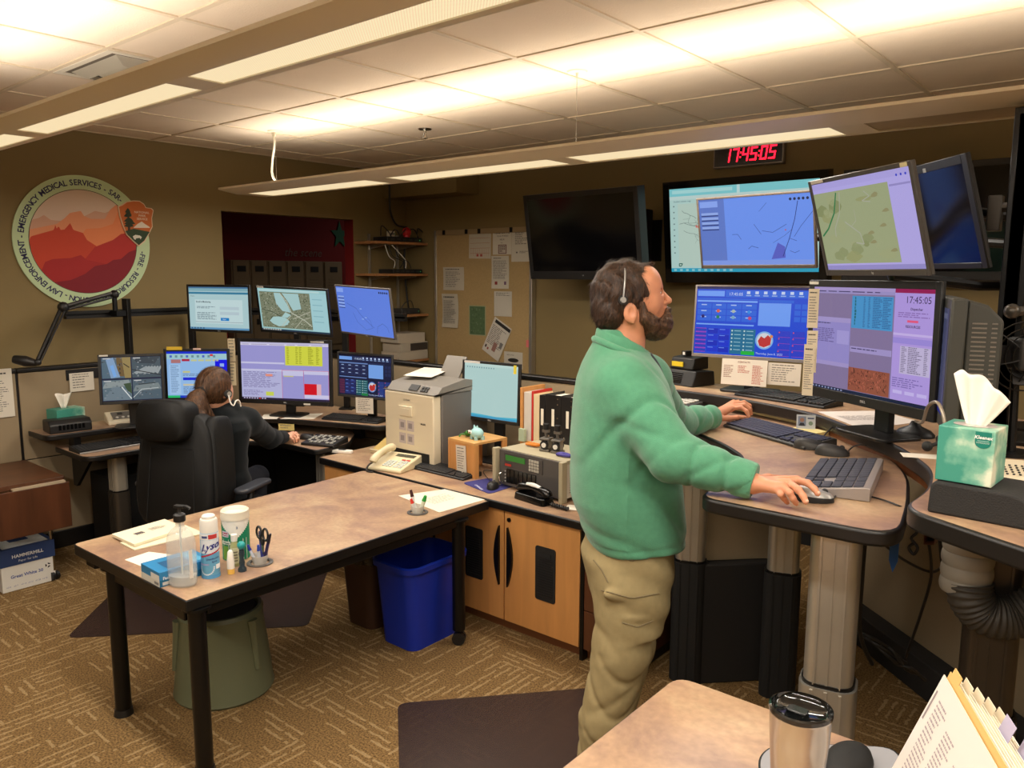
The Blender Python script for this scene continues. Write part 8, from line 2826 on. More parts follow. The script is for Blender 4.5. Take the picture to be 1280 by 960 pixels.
cb = [('black cable hanging from the desk beside the near column into the cable tray', [(1082, 668, 2.6), (1078, 720, 2.7), (1075, 790, 2.8), (1090, 830, 2.9)], 0.008), ('thin black cable sagging across the beige panel under the desk', [(1100, 676, 2.4), (1130, 700, 2.6), (1165, 715, 2.7), (1185, 700, 2.5)], 0.005), ('long thin black cable falling to the floor under the desk', [(1160, 672, 2.35), (1164, 720, 2.6), (1150, 770, 2.75), (1132, 822, 2.9)], 0.005), ('short black cable hanging right under the shelf edge', [(1176, 676, 2.3), (1178, 700, 2.35), (1182, 712, 2.4)], 0.008)]
for lb, pts, r in cb:
	cable(lb, [AT(*p_) for p_ in pts], r)
rr_ = random.Random(5)
for k in range(5):
	p0_ = AT(1070 + k * 10, 790 + k * 6, 2.85)
	cable('black cable heaped on the dark rail under the standing desk', [p0_, AT(1085 + k * 9, 792 + rr_.randint(-6, 6) + k * 8, 2.8), AT(1105 + k * 9, 806 + k * 8 + rr_.randint(-8, 8), 2.8), AT(1125 + k * 8, 822 + k * 7, 2.85)], 0.006, group='cables heaped under the standing desk')
HD = 1.98
hx0 = AT(1212, 672, HD)
t = thing('ventilation_hose', 'ribbed hose, pale above and black below, curving under the right end of the desk', 'hose', (hx0.x, hx0.y, RZ2 - 0.05))
ztop_, zbot_ = 0.0, AT(1212, 742, HD).z - (RZ2 - 0.05)
m = MB(mt('pale_hose', (150, 144, 132), 0.55))
pts, rad = [], []
for i in range(113):
	f_ = i / 112
	pts.append(Vector((0, 0, ztop_ + (zbot_ - ztop_) * f_)))
	rad.append(0.056 + 0.004 * abs(math.sin(f_ * 6 * PI)) ** 0.6)
m.tube(pts, 0.06, 32, smooth=0, radii=rad)
m.build('upper_sleeve', t, smooth=60)
m = MB(mt('black_hose', (66, 62, 56), 0.5))
org = Vector((hx0.x, hx0.y, RZ2 - 0.05))
P_ = [AT(*q_) - org for q_ in [(1212, 728, HD), (1213, 745, HD), (1224, 762, HD), (1243, 771, HD - 0.01), (1268, 770, HD - 0.02), (1300, 757, HD - 0.04), (1345, 740, HD - 0.06)]]
Q = []
for i in range(len(P_) - 1):
	a = P_[max(i - 1, 0)]; b, c = P_[i], P_[i + 1]; d = P_[min(i + 2, len(P_) - 1)]
	for k in range(30):
		s_ = k / 30
		Q.append(0.5 * ((2 * b) + (c - a) * s_ + (2 * a - 5 * b + 4 * c - d) * s_ * s_ + (3 * b - a - 3 * c + d) * s_ ** 3))
L_ = 0
rad = []
for i, q_ in enumerate(Q):
	if i:
		L_ += (Q[i] - Q[i - 1]).length
	rad.append(0.050 + 0.0045 * (0.5 + 0.5 * math.cos(L_ / 0.012 * 2 * PI)))
m.tube(Q, 0.05, 32, smooth=0, radii=rad)
m.build('lower_hose', t, smooth=60)
# foreground table things
MS = FGZ + 0.001
mq = AT(1001, 886, 1.32)
t = thing('steel_tumbler', 'brushed steel insulated tumbler with clear dark lid in the right foreground', 'tumbler', (mq.x, mq.y, FGZ + 0.003))
TH = mq.z - FGZ - 0.003
m = MB(STEEL)
m.lathe([(0.001, 0), (0.036, 0.0), (0.038, 0.004), (0.048, TH * 0.75), (0.050, TH * 0.96), (0.051, TH * 0.97), (0.0505, TH - 0.004), (0.048, TH - 0.004), (0.046, TH * 0.9), (0.001, TH * 0.88)], 64)
m.build('cup', t, smooth=50)
m = MB(mt('smoky_lid', (14, 16, 16), 0.06, alpha=0.8, spec=0.8))
m.lathe([(0.001, TH - 0.014), (0.043, TH - 0.014), (0.0475, TH - 0.004), (0.0515, TH - 0.003), (0.0515, TH + 0.003), (0.0475, TH + 0.005), (0.0455, TH - 0.001), (0.04, TH - 0.007), (0.001, TH - 0.007)], 64)
m.build('lid', t, smooth=50)
m = MB(mt('lid_slider', (30, 32, 32), 0.1))
m.prism(rrect(-0.022, 0.012, -0.011, 0.011, 0.008), TH - 0.0068, TH - 0.002)
m.build('lid_slider', t, 0.002)
q = ZP(1035, 960, FGZ)
m = MB(mt('grey_pad_fabric', (146, 146, 150), 0.8))
pts = [ZP(952, 985, FGZ), ZP(950, 945, FGZ), ZP(975, 930, FGZ), ZP(1120, 936, FGZ), ZP(1135, 985, FGZ), ZP(1050, 1040, FGZ)]
c_ = mid(*pts)
m.prism(round_poly([(p_.x - c_.x, p_.y - c_.y) for p_ in pts], 0.04), 0.0, 0.0015)
pad = single(m, 'mouse_pad', 'grey mouse pad with black rim under the steel tumbler', 'mouse pad', mat=Matrix.Translation((c_.x, c_.y, FGZ + 0.0015)))
m = MB(RUBBER)
m.prism(round_poly(offset_poly([(p_.x - c_.x, p_.y - c_.y) for p_ in pts], -0.004), 0.04), -0.0012, -0.0002)
m.build('rubber_base', pad)
q = ZP(1064, 955, FGZ)
t = thing('wrist_rest', 'black cushioned wrist rest on the grey mouse pad beside the tumbler', 'wrist rest', (q.x, q.y - 0.02, FGZ + 0.0035))
m = MB(BLKS)
m.lathe([(0.001, 0.0), (0.05, 0.0), (0.055, 0.008), (0.05, 0.02), (0.03, 0.028), (0.001, 0.03)], 32, sx=0.75, sy=1.3)
m.build('cushion', t, smooth=70)
FB = AT(1215, 940, 1.15)
FOLD = mt('manila_folder', (222, 182, 112), 0.7)
IV = mt('ivory_folder', (234, 222, 196), 0.7)
tl = AT(1183, 842, 1.30)
bl_ = ZP(1086, 1006, FGZ + 0.005)
er_ = ZP(1252, 962, tl.z)
ex = er_ - tl
ez = tl - bl_
exn = ex.normalized()
ezn2 = (ez - exn * ez.dot(exn)).normalized()
ey = ezn2.cross(exn).normalized()
if ey.dot(Vector(_r)) < 0:
	ey = -ey
hF, wF = ez.length * 0.98, 0.30
def file_frame(off, up=0.0, right=0.0):
	o = tl + ey * off + ezn2 * up + exn * right
	M = Matrix(((exn.x, ey.x, ezn2.x, o.x), (exn.y, ey.y, ezn2.y, o.y), (exn.z, ey.z, ezn2.z, o.z), (0, 0, 0, 1)))
	return M
single(MB(IV).box(0.0, wF, 0.0, 0.001, -hF, -0.003), 'open_file_sheet', 'front printed sheet of the leaning file stack at the bottom right', 'paper', mat=file_frame(-0.002))
m = MB(PRINT)
A = Art(m, 0, 0.0, wF, -hF, -0.003, -0.0005)
A.rect(0, 0, 1, 1, (232, 222, 214), 0)
for k in range(3):
	A.lines(0.10 + k * 0.22, 0.12 + 0.06 * k, 0.27 + k * 0.22, 0.9, 26, (168, 156, 160), 1, fill=0.4, seed=40 + k)
A.rect(0.02, 0.10, 0.04, 0.3, (150, 140, 140), 1)
single(m, 'printed_page', 'page of small print on the front of the leaning file stack', 'paper', mat=file_frame(-0.002))
lbls = ['frontmost manila folder of the leaning file stack', 'second folder of the leaning file stack, thick with pages', 'third ivory folder of the leaning file stack', 'fourth ivory folder of the leaning file stack', 'rear ivory folder of the leaning file stack with a clear tab']
for k in range(5):
	off = 0.004 + k * 0.019
	t = thing('file_folder', lbls[k], 'folder', mat=file_frame(off, 0.006 - k * 0.006, 0.004 * k), group='folders in the leaning stack')
	MB(FOLD if k == 0 else IV).box(0, wF, 0, 0.0012, -hF, 0.0).box(0.008, 0.045, 0, 0.0012, 0.0, 0.012).build('cover', t)
	m = MB(PAPER)
	for j in range(5):
		m.box(0.004, wF - 0.004, 0.003 + j * 0.0032, 0.0048 + j * 0.0032, -hF, -0.006 - (j % 3) * 0.003)
	m.build('pages', t)
	if k >= 3:
		m = MB(mt('lilac_tab', (196, 190, 220), 0.3, alpha=0.8))
		m.box(0.08 + 0.03 * (k - 3), 0.12 + 0.03 * (k - 3), -0.0008, -0.0002, -0.01, 0.025)
		m.build('index_tab', t)
# things on the seated console
ka0, ka1 = ZP(96, 564, FZ1), ZP(118, 572, FZ1)
keyboard('black keyboard with silver front edge on the left wing of the seated console', (-5.03, 2.10, FZ1 + 0.001), 90, 0.46, 0.16, tilt=6, ledge=SILV, body=BLK)
q = ZP(412, 526, RZ1)
keyboard('black keyboard on the shelf in front of the dark dispatch monitor', (-4.18, 3.33, RZ1 + 0.001), 18, 0.44, 0.14, tilt=5)
t = thing('desk_speaker', 'black box speaker beside the tissue box on the left of the seated console', 'speaker', mat=Matrix.Translation((-5.27, 1.93, RZ1 + 0.0005)) @ Matrix.Rotation(PI / 2 - 0.1, 4, 'Z'))
MB(BLK).prism([(-0.09, 0), (0.07, 0), (0.07, 0.075), (-0.06, 0.08), (-0.09, 0.055)], -0.12, 0.12, axis='x').build('cabinet', t, 0.008)
m = MB(BLKG)
for k in range(7):
	m.box(-0.07 + k * 0.022, -0.055 + k * 0.022, -0.092, -0.088, 0.02, 0.05)
m.build('grille', t)
q = ZP(64, 532, RZ1)
t = thing('tissue_box', 'teal and white tissue box on the seated console at left', 'tissue box', mat=Matrix.Translation((-5.38, 1.955, RZ1 + 0.0005)) @ Matrix.Rotation(PI / 2 + 0.15, 4, 'Z'))
MB(TL).box(-0.075, 0.105, -0.06, 0.06, 0, 0.125).build('carton', t, 0.002)
m = MB(TIS)
vs = []
for j in range(7):
	for i in range(13):
		u_, v_ = i / 12, j / 6
		vs.append((-0.012 + (0.03 + 0.085 * v_) * (u_ - 0.42), 0.01 * math.sin(u_ * 14) * (0.4 + v_), v_ * 0.095 + 0.006 * math.sin(u_ * 9) * v_))
m.add(vs, [(j * 13 + i, j * 13 + i + 1, (j + 1) * 13 + i + 1, (j + 1) * 13 + i) for j in range(6) for i in range(12)])
o = m.build('tissue', t, smooth=80)
o.location = (0.015, 0, 0.122)
o.modifiers.new('solid', 'SOLIDIFY').thickness = 0.0012
for k, (x_, y_, lb) in enumerate(((-5.28, 2.30, 'cream phone console with grey panel behind the left keyboard'), (-5.26, 2.60, 'cream phone base beside the camera-view monitor'))):
	t = thing('phone_console', lb, 'telephone', mat=Matrix.Translation((x_, y_, RZ1 + 0.0005)) @ Matrix.Rotation(PI / 2 - 0.25, 4, 'Z'))
	MB(CREAM).prism([(-0.09, 0), (0.08, 0), (0.08, 0.065), (-0.09, 0.025)], -0.12, 0.12, axis='x').build('base', t, 0.006)
	m = MB(GREY, DKG, WHITE)
	m.T = Matrix.Translation((0, -0.09, 0.0255)) @ Matrix.Rotation(math.atan(0.04 / 0.17), 4, 'X')
	if k == 0:
		m.box(-0.085, 0.03, 0.03, 0.15, 0, 0.003)
		m.box(0.06, 0.10, 0.09, 0.13, 0, 0.003, 2)
		for a in range(3):
			m.cyl((-0.06 + a * 0.035, 0.05, 0.003), (-0.06 + a * 0.035, 0.05, 0.008), 0.009, n=12, mat=2)
		m.box(-0.05, -0.02, 0.1, 0.13, 0.003, 0.006, 1)
	else:
		for a in range(9):
			m.box(-0.1 + a * 0.022, -0.085 + a * 0.022, 0.08, 0.10, 0, 0.003, 1)
		m.box(-0.1, 0.1, 0.03, 0.06, 0, 0.003, 2)
	m.build('control_panel', t)
mouse('black mouse beside the seated woman\'s hand on the console desk', tuple(ZP(385, 549, FZ1) + Vector((0, 0, 0.001))), 35, BLK)
q = ZP(430, 550, FZ1)
t = thing('dispatch_keypad', 'black button keypad at the right end of the seated console desk', 'keypad', mat=Matrix.Translation((-4.10, 3.02, FZ1 + 0.001)) @ Matrix.Rotation(math.radians(20), 4, 'Z'))
MB(BLK).prism([(-0.09, 0), (0.09, 0), (0.09, 0.04), (-0.09, 0.016)], -0.12, 0.12, axis='x').build('base', t, 0.004)
m = MB(mt('grey_buttons', (160, 158, 150), 0.5))
m.T = Matrix.Translation((0, -0.09, 0.0165)) @ Matrix.Rotation(math.atan(0.024 / 0.18), 4, 'X')
for r in range(5):
	for c in range(7):
		if (r * 3 + c) % 4:
			m.box(-0.10 + c * 0.03, -0.08 + c * 0.03, 0.02 + r * 0.03, 0.04 + r * 0.03, 0, 0.006)
m.build('buttons', t, 0.001, 1)
for k, (us, lb) in enumerate((([(330, 518), (354, 517), (346, 524), (326, 524)], 'white sheet lying on the shelf left of the monitor base'), ([(368, 518), (404, 517), (392, 524), (350, 524)], 'pale sheet lying on the shelf under the big lavender monitor'))):
	ps = [ZP(*u_, RZ1) for u_ in us]
	c_ = mid(*ps)
	m = MB(PAPER)
	m.prism([(p_.x - c_.x, p_.y - c_.y) for p_ in ps], 0, 0.0012)
	single(m, 'sheet_of_paper', lb, 'paper', mat=Matrix.Translation((c_.x, c_.y, RZ1 + 0.0008)))
q = ZP(358, 533, 0.77)
sheet('yellow_card', 'small yellow card fixed under the shelf edge above the seated woman\'s hand', 'card', Matrix.Translation((q.x, q.y, 0.765)) @ Matrix.Rotation(math.radians(30), 4, 'Z'), 0.115, 0.045, 3, 2, col=(206, 190, 120))
desk_sheet('hanging_card', 'white printed card hanging below the dark dispatch monitor', ((444, 497), (467.5, 517)), 5.2, 20, 0, lines=6, seed=17, col=(214, 206, 192))
for k, (us, lb) in enumerate(((((285, 423), (294, 452)), 'narrow upper note strip beside the big lavender monitor'), (((286, 453), (295, 482)), 'narrow lower note strip beside the big lavender monitor'))):
	desk_sheet('note_strip', lb, us, 5.28, 40, 0, lines=5, seed=50 + k, col=(214, 196, 160), group='note strips beside the lavender monitor')
# office chair
CH = AT(228, 600, 4.22)
CHP = Vector((CH.x, CH.y, 0))
CYAW = math.radians(40 + 0)      # local +y = the way the chair faces (away from the camera)
LEA = mt('black_leather', (11, 11, 11), 0.6, bump=(160, 0.35, 0.0012), spec=0.35)
SEAM = mt('leather_seam', (12, 12, 12), 0.7)
t = thing('office_chair', 'large black leather executive chair with a padded headrest, occupied by the seated woman', 'chair', mat=Matrix.Translation(CHP) @ Matrix.Rotation(CYAW - math.radians(14), 4, 'Z'))
def cushion(parent, name, W_, H_, D_, M, bulge=0.3, n=12, taper=1.0, mat=LEA):
	m = MB(mat)
	m.T = M
	rings = []
	K = 8
	for j in range(K + 1):
		s_ = -1 + 2 * j / K
		e = (1 - abs(s_) ** 3.2) ** (1 / 3.2)
		sc_x = 1 - 0.10 * (1 - e)
		rings.append((s_, e))
	vs, fs = [], []
	N = 36
	for s_, e in rings:
		for i in range(N):
			a = 2 * PI * i / N
			ca, sa_ = math.cos(a), math.sin(a)
			p = 4.0
			rr = (abs(ca) ** p + abs(sa_) ** p) ** (-1 / p)
			edge = 0.90 + 0.10 * e if abs(s_) < 1 else 0.90
			x_ = W_ / 2 * rr * ca * edge
			z_ = H_ / 2 * rr * sa_ * edge
			if taper != 1.0:
				x_ *= 1 + (taper - 1) * (z_ / H_ + 0.5)
			vs.append((x_, s_ * D_ / 2, z_))
	for j in range(K):
		for i in range(N):
			fs.append((j * N + i, j * N + (i + 1) % N, (j + 1) * N + (i + 1) % N, (j + 1) * N + i))
	fs.append(tuple(range(N - 1, -1, -1)))
	fs.append(tuple(K * N + i for i in range(N)))
	fs = [f[::-1] for f in fs]
	m.add(vs, fs)
	return m.build(name, parent, smooth=70)
bt = Matrix.Rotation(math.radians(-7), 4, 'X')
bk = cushion(t, 'backrest', 0.50, 0.62, 0.15, Matrix.Translation((0, 0.0, 0.76)) @ bt, taper=0.80)
hr = cushion(t, 'headrest', 0.30, 0.22, 0.15, Matrix.Translation((-0.035, -0.045, 1.035)) @ bt)
for sx in (-1, 1):
	cushion(t, 'side_bolster', 0.10, 0.50, 0.16, Matrix.Translation((sx * 0.20, 0.045, 0.80)) @ Matrix.Rotation(math.radians(sx * -4), 4, 'Y') @ bt, taper=0.8)
m = MB(SEAM)
m.T = Matrix.Translation((0, -0.077, 0.76)) @ bt
m.tube([(-0.15, 0.0, -0.26), (-0.135, 0.0, 0.13), (0.12, 0.0, 0.13), (0.14, 0.0, -0.26)], 0.0025, 6, smooth=0)
m.build('back_seam', t)
cushion(t, 'seat', 0.52, 0.50, 0.12, Matrix.Translation((0, 0.27, 0.44)) @ Matrix.Rotation(PI / 2, 4, 'X'))
for sx in (-1, 1):
	m = MB(BLK)
	m.tube([(sx * 0.25, 0.10, 0.40), (sx * 0.31, 0.12, 0.50), (sx * 0.31, 0.16, 0.63)], 0.018, 10)
	arm_ = m.build('armrest_support', t, smooth=60)
	m = MB(mt('armrest_pad', (50, 52, 58), 0.4))
	m.prism(rrect(sx * 0.31 - 0.045, sx * 0.31 + 0.045, 0.04, 0.32, 0.04), 0.632, 0.658)
	m.build('armrest_pad', arm_, 0.01, 3)
m = MB(BLKM)
m.cyl((0, 0.24, 0.10), (0, 0.24, 0.38), 0.028, n=18).cyl((0, 0.24, 0.10), (0, 0.24, 0.22), 0.04, n=18)
m.box(-0.12, 0.12, 0.12, 0.38, 0.37, 0.385)
m.build('gas_lift', t)
for k in range(5):
	a = k * 2 * PI / 5 + 0.2
	d_ = Vector((math.cos(a), math.sin(a), 0))
	m = MB(BLK)
	m.tube([Vector((0, 0.24, 0.11)), Vector((0, 0.24, 0.095)) + d_ * 0.16, Vector((0, 0.24, 0.072)) + d_ * 0.30], 0.02, 10, radii=[0.032, 0.024, 0.018], smooth=3)
	lo = m.build('leg', t, smooth=60)
	m = MB(BLK)
	caster(m, d_.x * 0.30, 0.24 + d_.y * 0.30, 0.0, 0.027, a)
	m.build('caster', lo)
# people
def hairmat(name, rgb, sc3):
	m = mt(name, rgb, 0.5)
	nt = m.node_tree
	b = nt.nodes['Principled BSDF']
	tc = nt.nodes.new('ShaderNodeTexCoord')
	mp = nt.nodes.new('ShaderNodeMapping')
	mp.inputs['Scale'].default_value = sc3
	n = nt.nodes.new('ShaderNodeTexNoise')
	n.inputs['Scale'].default_value = 1.0
	n.inputs['Detail'].default_value = 3
	n.inputs['Distortion'].default_value = 0.8
	r = nt.nodes.new('ShaderNodeValToRGB')
	c = lin(rgb)
	r.color_ramp.elements[0].position = 0.36
	r.color_ramp.elements[1].position = 0.66
	r.color_ramp.elements[0].color = tuple(x * 0.35 for x in c[:3]) + (1,)
	r.color_ramp.elements[1].color = tuple(min(1, x * 1.9) for x in c[:3]) + (1,)
	bp = nt.nodes.new('ShaderNodeBump')
	bp.inputs['Strength'].default_value = 0.9
	bp.inputs['Distance'].default_value = 0.004
	nt.links.new(tc.outputs['Object'], mp.inputs['Vector'])
	nt.links.new(mp.outputs['Vector'], n.inputs['Vector'])
	nt.links.new(n.outputs['Fac'], r.inputs['Fac'])
	nt.links.new(r.outputs['Color'], b.inputs['Base Color'])
	nt.links.new(n.outputs['Fac'], bp.inputs['Height'])
	nt.links.new(bp.outputs['Normal'], b.inputs['Normal'])
	return m
SKIN = mt('skin', (206, 142, 108), 0.5, noise=(30, 0.06), bump=(220, 0.12, 0.0008))
SKIN.node_tree.nodes['Principled BSDF'].inputs['Subsurface Weight'].default_value = 0.12
SKIN.node_tree.nodes['Principled BSDF'].inputs['Subsurface Radius'].default_value = (0.01, 0.004, 0.002)
SKIN2 = mt('fair_skin', (222, 164, 134), 0.5, noise=(30, 0.05))
FLEECE = mt('green_fleece', (84, 146, 114), 0.95, noise=(60, 0.06), bump=(420, 0.5, 0.002), sheen=0.3, spec=0.2)
KHAKI = mt('khaki_twill', (152, 136, 98), 0.85, noise=(40, 0.07), bump=(500, 0.3, 0.0008), spec=0.2)
HAIRM = hairmat('dark_brown_hair', (56, 36, 22), (170, 170, 40))
BEARDM = hairmat('brown_beard', (78, 52, 32), (260, 260, 70))
BOOT = mt('brown_boot', (50, 36, 26), 0.5)
HOOD = mt('black_hoodie', (14, 19, 22), 0.9, bump=(300, 0.3, 0.0012), sheen=0.1, spec=0.2)
JEANS = mt('dark_jeans', (18, 21, 30), 0.85)
WHAIR = hairmat('brown_ponytail', (84, 56, 34), (120, 120, 9))
ANG = math.radians(45)
_o = AT(790, 500, 2.47)
MO = Vector((_o.x, _o.y, 0))
MM = Matrix.Translation(MO) @ Matrix.Rotation(ANG, 4, 'Z')
MMi = MM.inverted()
def L(p):
	q = MMi @ Vector(p)
	return np.array([q.x, q.y, q.z])
def H(u, v, y=0.0):
	e, l = Vector((math.cos(ANG), math.sin(ANG), 0)), Vector((-math.sin(ANG), math.cos(ANG), 0))
	return L(PP(u, v, MO + l * y, l))
def LA(u, v, D):
	return L(AT(u, v, D))
def LZ(u, v, z):
	return L(ZP(u, v, z))
def crease(ph):
	return np.exp(-np.sin(ph) ** 2 / 0.10)
def clipcone(S, a, b, ra, rb, k=0.02, fold=0.0, ff=30.0, clip_b=True, flat=0.0):
	a, b = np.array(a, float), np.array(b, float)
	ab = b - a
	Ln = float(np.linalg.norm(ab))
	n = ab / Ln
	up = np.array([0, 0, 1.0]) - n * n[2]
	up /= np.linalg.norm(up) + 1e-9
	sd = np.cross(n, up)
	def fn(P):
		q = P - a
		t = np.clip(q @ n / Ln, 0, 1)
		r = ra + (rb - ra) * t
		w = q - (t * Ln)[..., None] * n
		d = np.linalg.norm(w, axis=-1) - r
		if fold:
			th = np.arctan2(w @ sd, w @ up)
			d = d + fold * (crease(t * Ln * ff * PI + 1.3 * np.sin(th) + 0.5 * np.cos(2 * th)) + 0.6 * crease(t * Ln * ff * 2.1 - 1.5 * np.cos(th) + 1.0)) - fold * 0.5
		if clip_b:
			d = np.maximum(d, (P - b) @ n)
		return d
	R = max(ra, rb) + fold
	return S.put(fn, np.minimum(a, b) - R, np.maximum(a, b) + R, k)
def finger(S, pts, r0, r1, k=0.004):
	n = len(pts) - 1
	for i in range(n):
		ra = r0 + (r1 - r0) * i / n
		rb = r0 + (r1 - r0) * (i + 1) / n
		S.cap(pts[i], pts[i + 1], ra, rb, k)
def strands(name, V, F, mat, parent, count, length, width, flow, seed=1, sel=None, lift=0.25):
	rr = np.random.default_rng(seed)
	tri = F[:, :3]
	a, b, c = V[tri[:, 0]], V[tri[:, 1]], V[tri[:, 2]]
	nn = np.cross(b - a, c - a)
	nl = np.linalg.norm(nn, axis=1) + 1e-12
	nn = nn / nl[:, None]
	cen = (a + b + c) / 3
	ok = np.ones(len(cen), bool) if sel is None else sel(cen)
	idx = np.nonzero(ok)[0]
	pr = nl[idx] / nl[idx].sum()
	pick = rr.choice(idx, count, p=pr)
	m = MB(mat)
	vs, fs = [], []
	for i in pick:
		p, n = cen[i], nn[i]
		d = flow(p, n)
		d = d - n * (d @ n)
		d = d / (np.linalg.norm(d) + 1e-9)
		d = d + rr.normal(0, 0.22, 3)
		d = d - n * (d @ n)
		d /= np.linalg.norm(d) + 1e-9
		s = np.cross(n, d)
		Ls = length * rr.uniform(0.5, 1.2)
		w = width * rr.uniform(0.7, 1.3)
		base = len(vs)
		for t, ww in ((0, 1.0), (0.5, 0.8), (1.0, 0.05)):
			q = p + d * Ls * t + n * (0.0006 + lift * Ls * t * (1 - 0.4 * t))
			vs.append(q - s * w * ww / 2)
			vs.append(q + s * w * ww / 2)
		fs.append((base, base + 1, base + 3, base + 2))
		fs.append((base + 2, base + 3, base + 5, base + 4))
	m.v = [tuple(v) for v in vs]
	m.f = fs
	m.m = [0] * len(fs)
	m.c = [(1, 1, 1, 1)] * len(fs)
	return m.build(name, parent, smooth=60)
man = thing('person', 'bearded man in a green fleece and khaki trousers standing and working at the raised desk', 'person', mat=MM)
# head, neck and upper trunk (fine)
S = Sdf((-0.22, -0.20, 1.40), (0.20, 0.20, 1.88), 0.0030)
S.ell(H(782, 367), (0.094, 0.076, 0.094), k=0.02)
S.ell(H(804, 372), (0.062, 0.064, 0.088), k=0.03)
S.ell(H(806, 350), (0.036, 0.056, 0.040), k=0.03)
for sy in (-1, 1):
	S.cap(H(793, 398, sy * 0.050), H(828, 409, sy * 0.014), 0.022, 0.018, 0.02)
	S.ell(H(814, 381, sy * 0.040), (0.026, 0.020, 0.030), k=0.02)
	S.ell(H(826.5, 364.5, sy * 0.031), (0.010, 0.017, 0.0095), k=0.008, mode='s')
	S.cap(H(823.5, 358.5, sy * 0.012), H(819, 358.5, sy * 0.048), 0.0065, 0.005, 0.010)
S.cap(H(812, 392, 0), H(827, 400, 0), 0.040, 0.030, 0.02)
S.cap(H(824.5, 362), H(835.5, 375), 0.0062, 0.0095, 0.008)
S.ell(H(835.5, 376.5), (0.010, 0.0095, 0.0085), k=0.006)
for sy in (-1, 1):
	S.ell(H(830.5, 378.5, sy * 0.011), (0.009, 0.0065, 0.007), k=0.004)
S.cap(H(828, 382), H(829.5, 392), 0.013, 0.013, 0.008)
S.cap(H(832, 388, -0.016), H(832, 388, 0.016), 0.0065, None, 0.006)
S.cap(H(831, 393, -0.015), H(831, 393, 0.015), 0.0070, None, 0.006)
S.ell(H(831, 405), (0.018, 0.022, 0.018), k=0.015)
for sy in (-1, 1):
	c = H(788, 391, sy * 0.078)
	S.ell(c, (0.021, 0.009, 0.030), k=0.006)
	S.ell(H(790, 389.5, sy * 0.091), (0.0125, 0.010, 0.019), k=0.004, mode='s')
	S.cap(H(793, 396, sy * 0.080), H(791, 402, sy * 0.079), 0.006, 0.006, 0.004)
S.cap(H(785, 400), H(778, 450), 0.058, 0.066, 0.03)
S.cap(H(778, 478, -0.09), H(778, 478, 0.09), 0.05, None, 0.03)
Vh, Fh = S.mesh()
# trunk and legs (coarse, under the clothes)
S = Sdf((-0.30, -0.30, 0.02), (0.30, 0.30, 1.46), 0.010)
S.cap(H(780, 470), H(784, 560), 0.11, 0.11, 0.05)
S.cap(H(784, 560), H(786, 680), 0.11, 0.11, 0.05)
for sy, hu, ku, au in ((-1, 783, 777, 748), (1, 790, 790, 762)):
	S.cap(H(hu, 710, sy * 0.08), H(ku, 815, sy * 0.095), 0.07, 0.05, 0.04)
	S.cap(H(ku, 815, sy * 0.095), H(au, 1012, sy * 0.10), 0.05, 0.035, 0.03)
Vt, Ft = S.mesh()
# near arm and hand
zt = FZ2
nW = LZ(940, 604, zt + 0.048)
S = Sdf(np.minimum(nW, LZ(1022, 616, zt + 0.05)) - 0.10, np.maximum(nW, LZ(1022, 616, zt + 0.05)) + 0.12, 0.0022)
fr = {
	'i': [(996, 600, .060), (1010, 604, .062), (1018, 611, .052), (1022, 617, .042)],
	'm': [(987, 604, .062), (998, 612, .061), (1004, 620, .048), (1007, 627, .036)],
	'r': [(978, 608, .060), (987, 616, .052), (991, 623, .038), (995, 629, .024)],
	'p': [(969, 611, .053), (976, 618, .043), (980, 623, .030), (984, 628, .016)],
}
rads = {'i': (.0100, .0074), 'm': (.0102, .0076), 'r': (.0098, .0072), 'p': (.0086, .0064)}
S.cap(nW + (L(MO) * 0), nW, 0.026, None, 0.01)
S.cap(LZ(930, 602, zt + 0.050), nW, 0.027, 0.0265, 0.01)
for f_, pts in fr.items():
	P = [LZ(u, v, zt + z) for u, v, z in pts]
	S.cap(nW + (P[0] - nW) * 0.12, P[0], 0.017, 0.0125, 0.014)
	finger(S, P, *rads[f_])
th = [LZ(u, v, zt + z) for u, v, z in ((960, 598, .040), (982, 599, .030), (997, 603, .024), (1009, 608, .020))]
S.cap(nW, th[0], 0.018, 0.014, 0.015)
finger(S, th, .012, .0085, 0.006)
Vn, Fn = S.mesh()
# far arm and hand
fW = LZ(889, 522, zt + 0.046)
fr2 = {
	'i': [(913, 511, .060), (926, 509, .066), (933, 514, .052), (936, 521, .030)],
	'm': [(916, 508, .064), (930, 506, .070), (937, 511, .054), (939, 517, .032)],
	'r': [(917, 505, .062), (930, 503, .066), (937, 507, .052), (939, 512, .032)],
	'p': [(917, 503, .056), (927, 501, .058), (933, 504, .046), (936, 508, .030)],
}
allp = np.array([LZ(u, v, zt + z) for p_ in fr2.values() for u, v, z in p_] + [fW])
S = Sdf(allp.min(0) - 0.10, allp.max(0) + 0.06, 0.0025)
S.cap(LZ(880, 520, zt + 0.052), fW, 0.027, 0.0265, 0.01)
for f_, pts in fr2.items():
	P = [LZ(u, v, zt + z) for u, v, z in pts]
	S.cap(fW + (P[0] - fW) * 0.12, P[0], 0.017, 0.0125, 0.014)
	finger(S, P, *rads[f_])
th = [LZ(u, v, zt + z) for u, v, z in ((898, 523, .040), (910, 523, .036), (921, 522, .036), (931, 522, .030))]
S.cap(fW, th[0], 0.018, 0.014, 0.015)
finger(S, th, .012, .0088, 0.006)
Vf, Ff = S.mesh()
body = np_mesh('body', [(Vh, Fh, 0), (Vt, Ft, 0), (Vn, Fn, 0), (Vf, Ff, 0)], [SKIN], man)
m = MB(mt('fingernail', (226, 176, 150), 0.3))
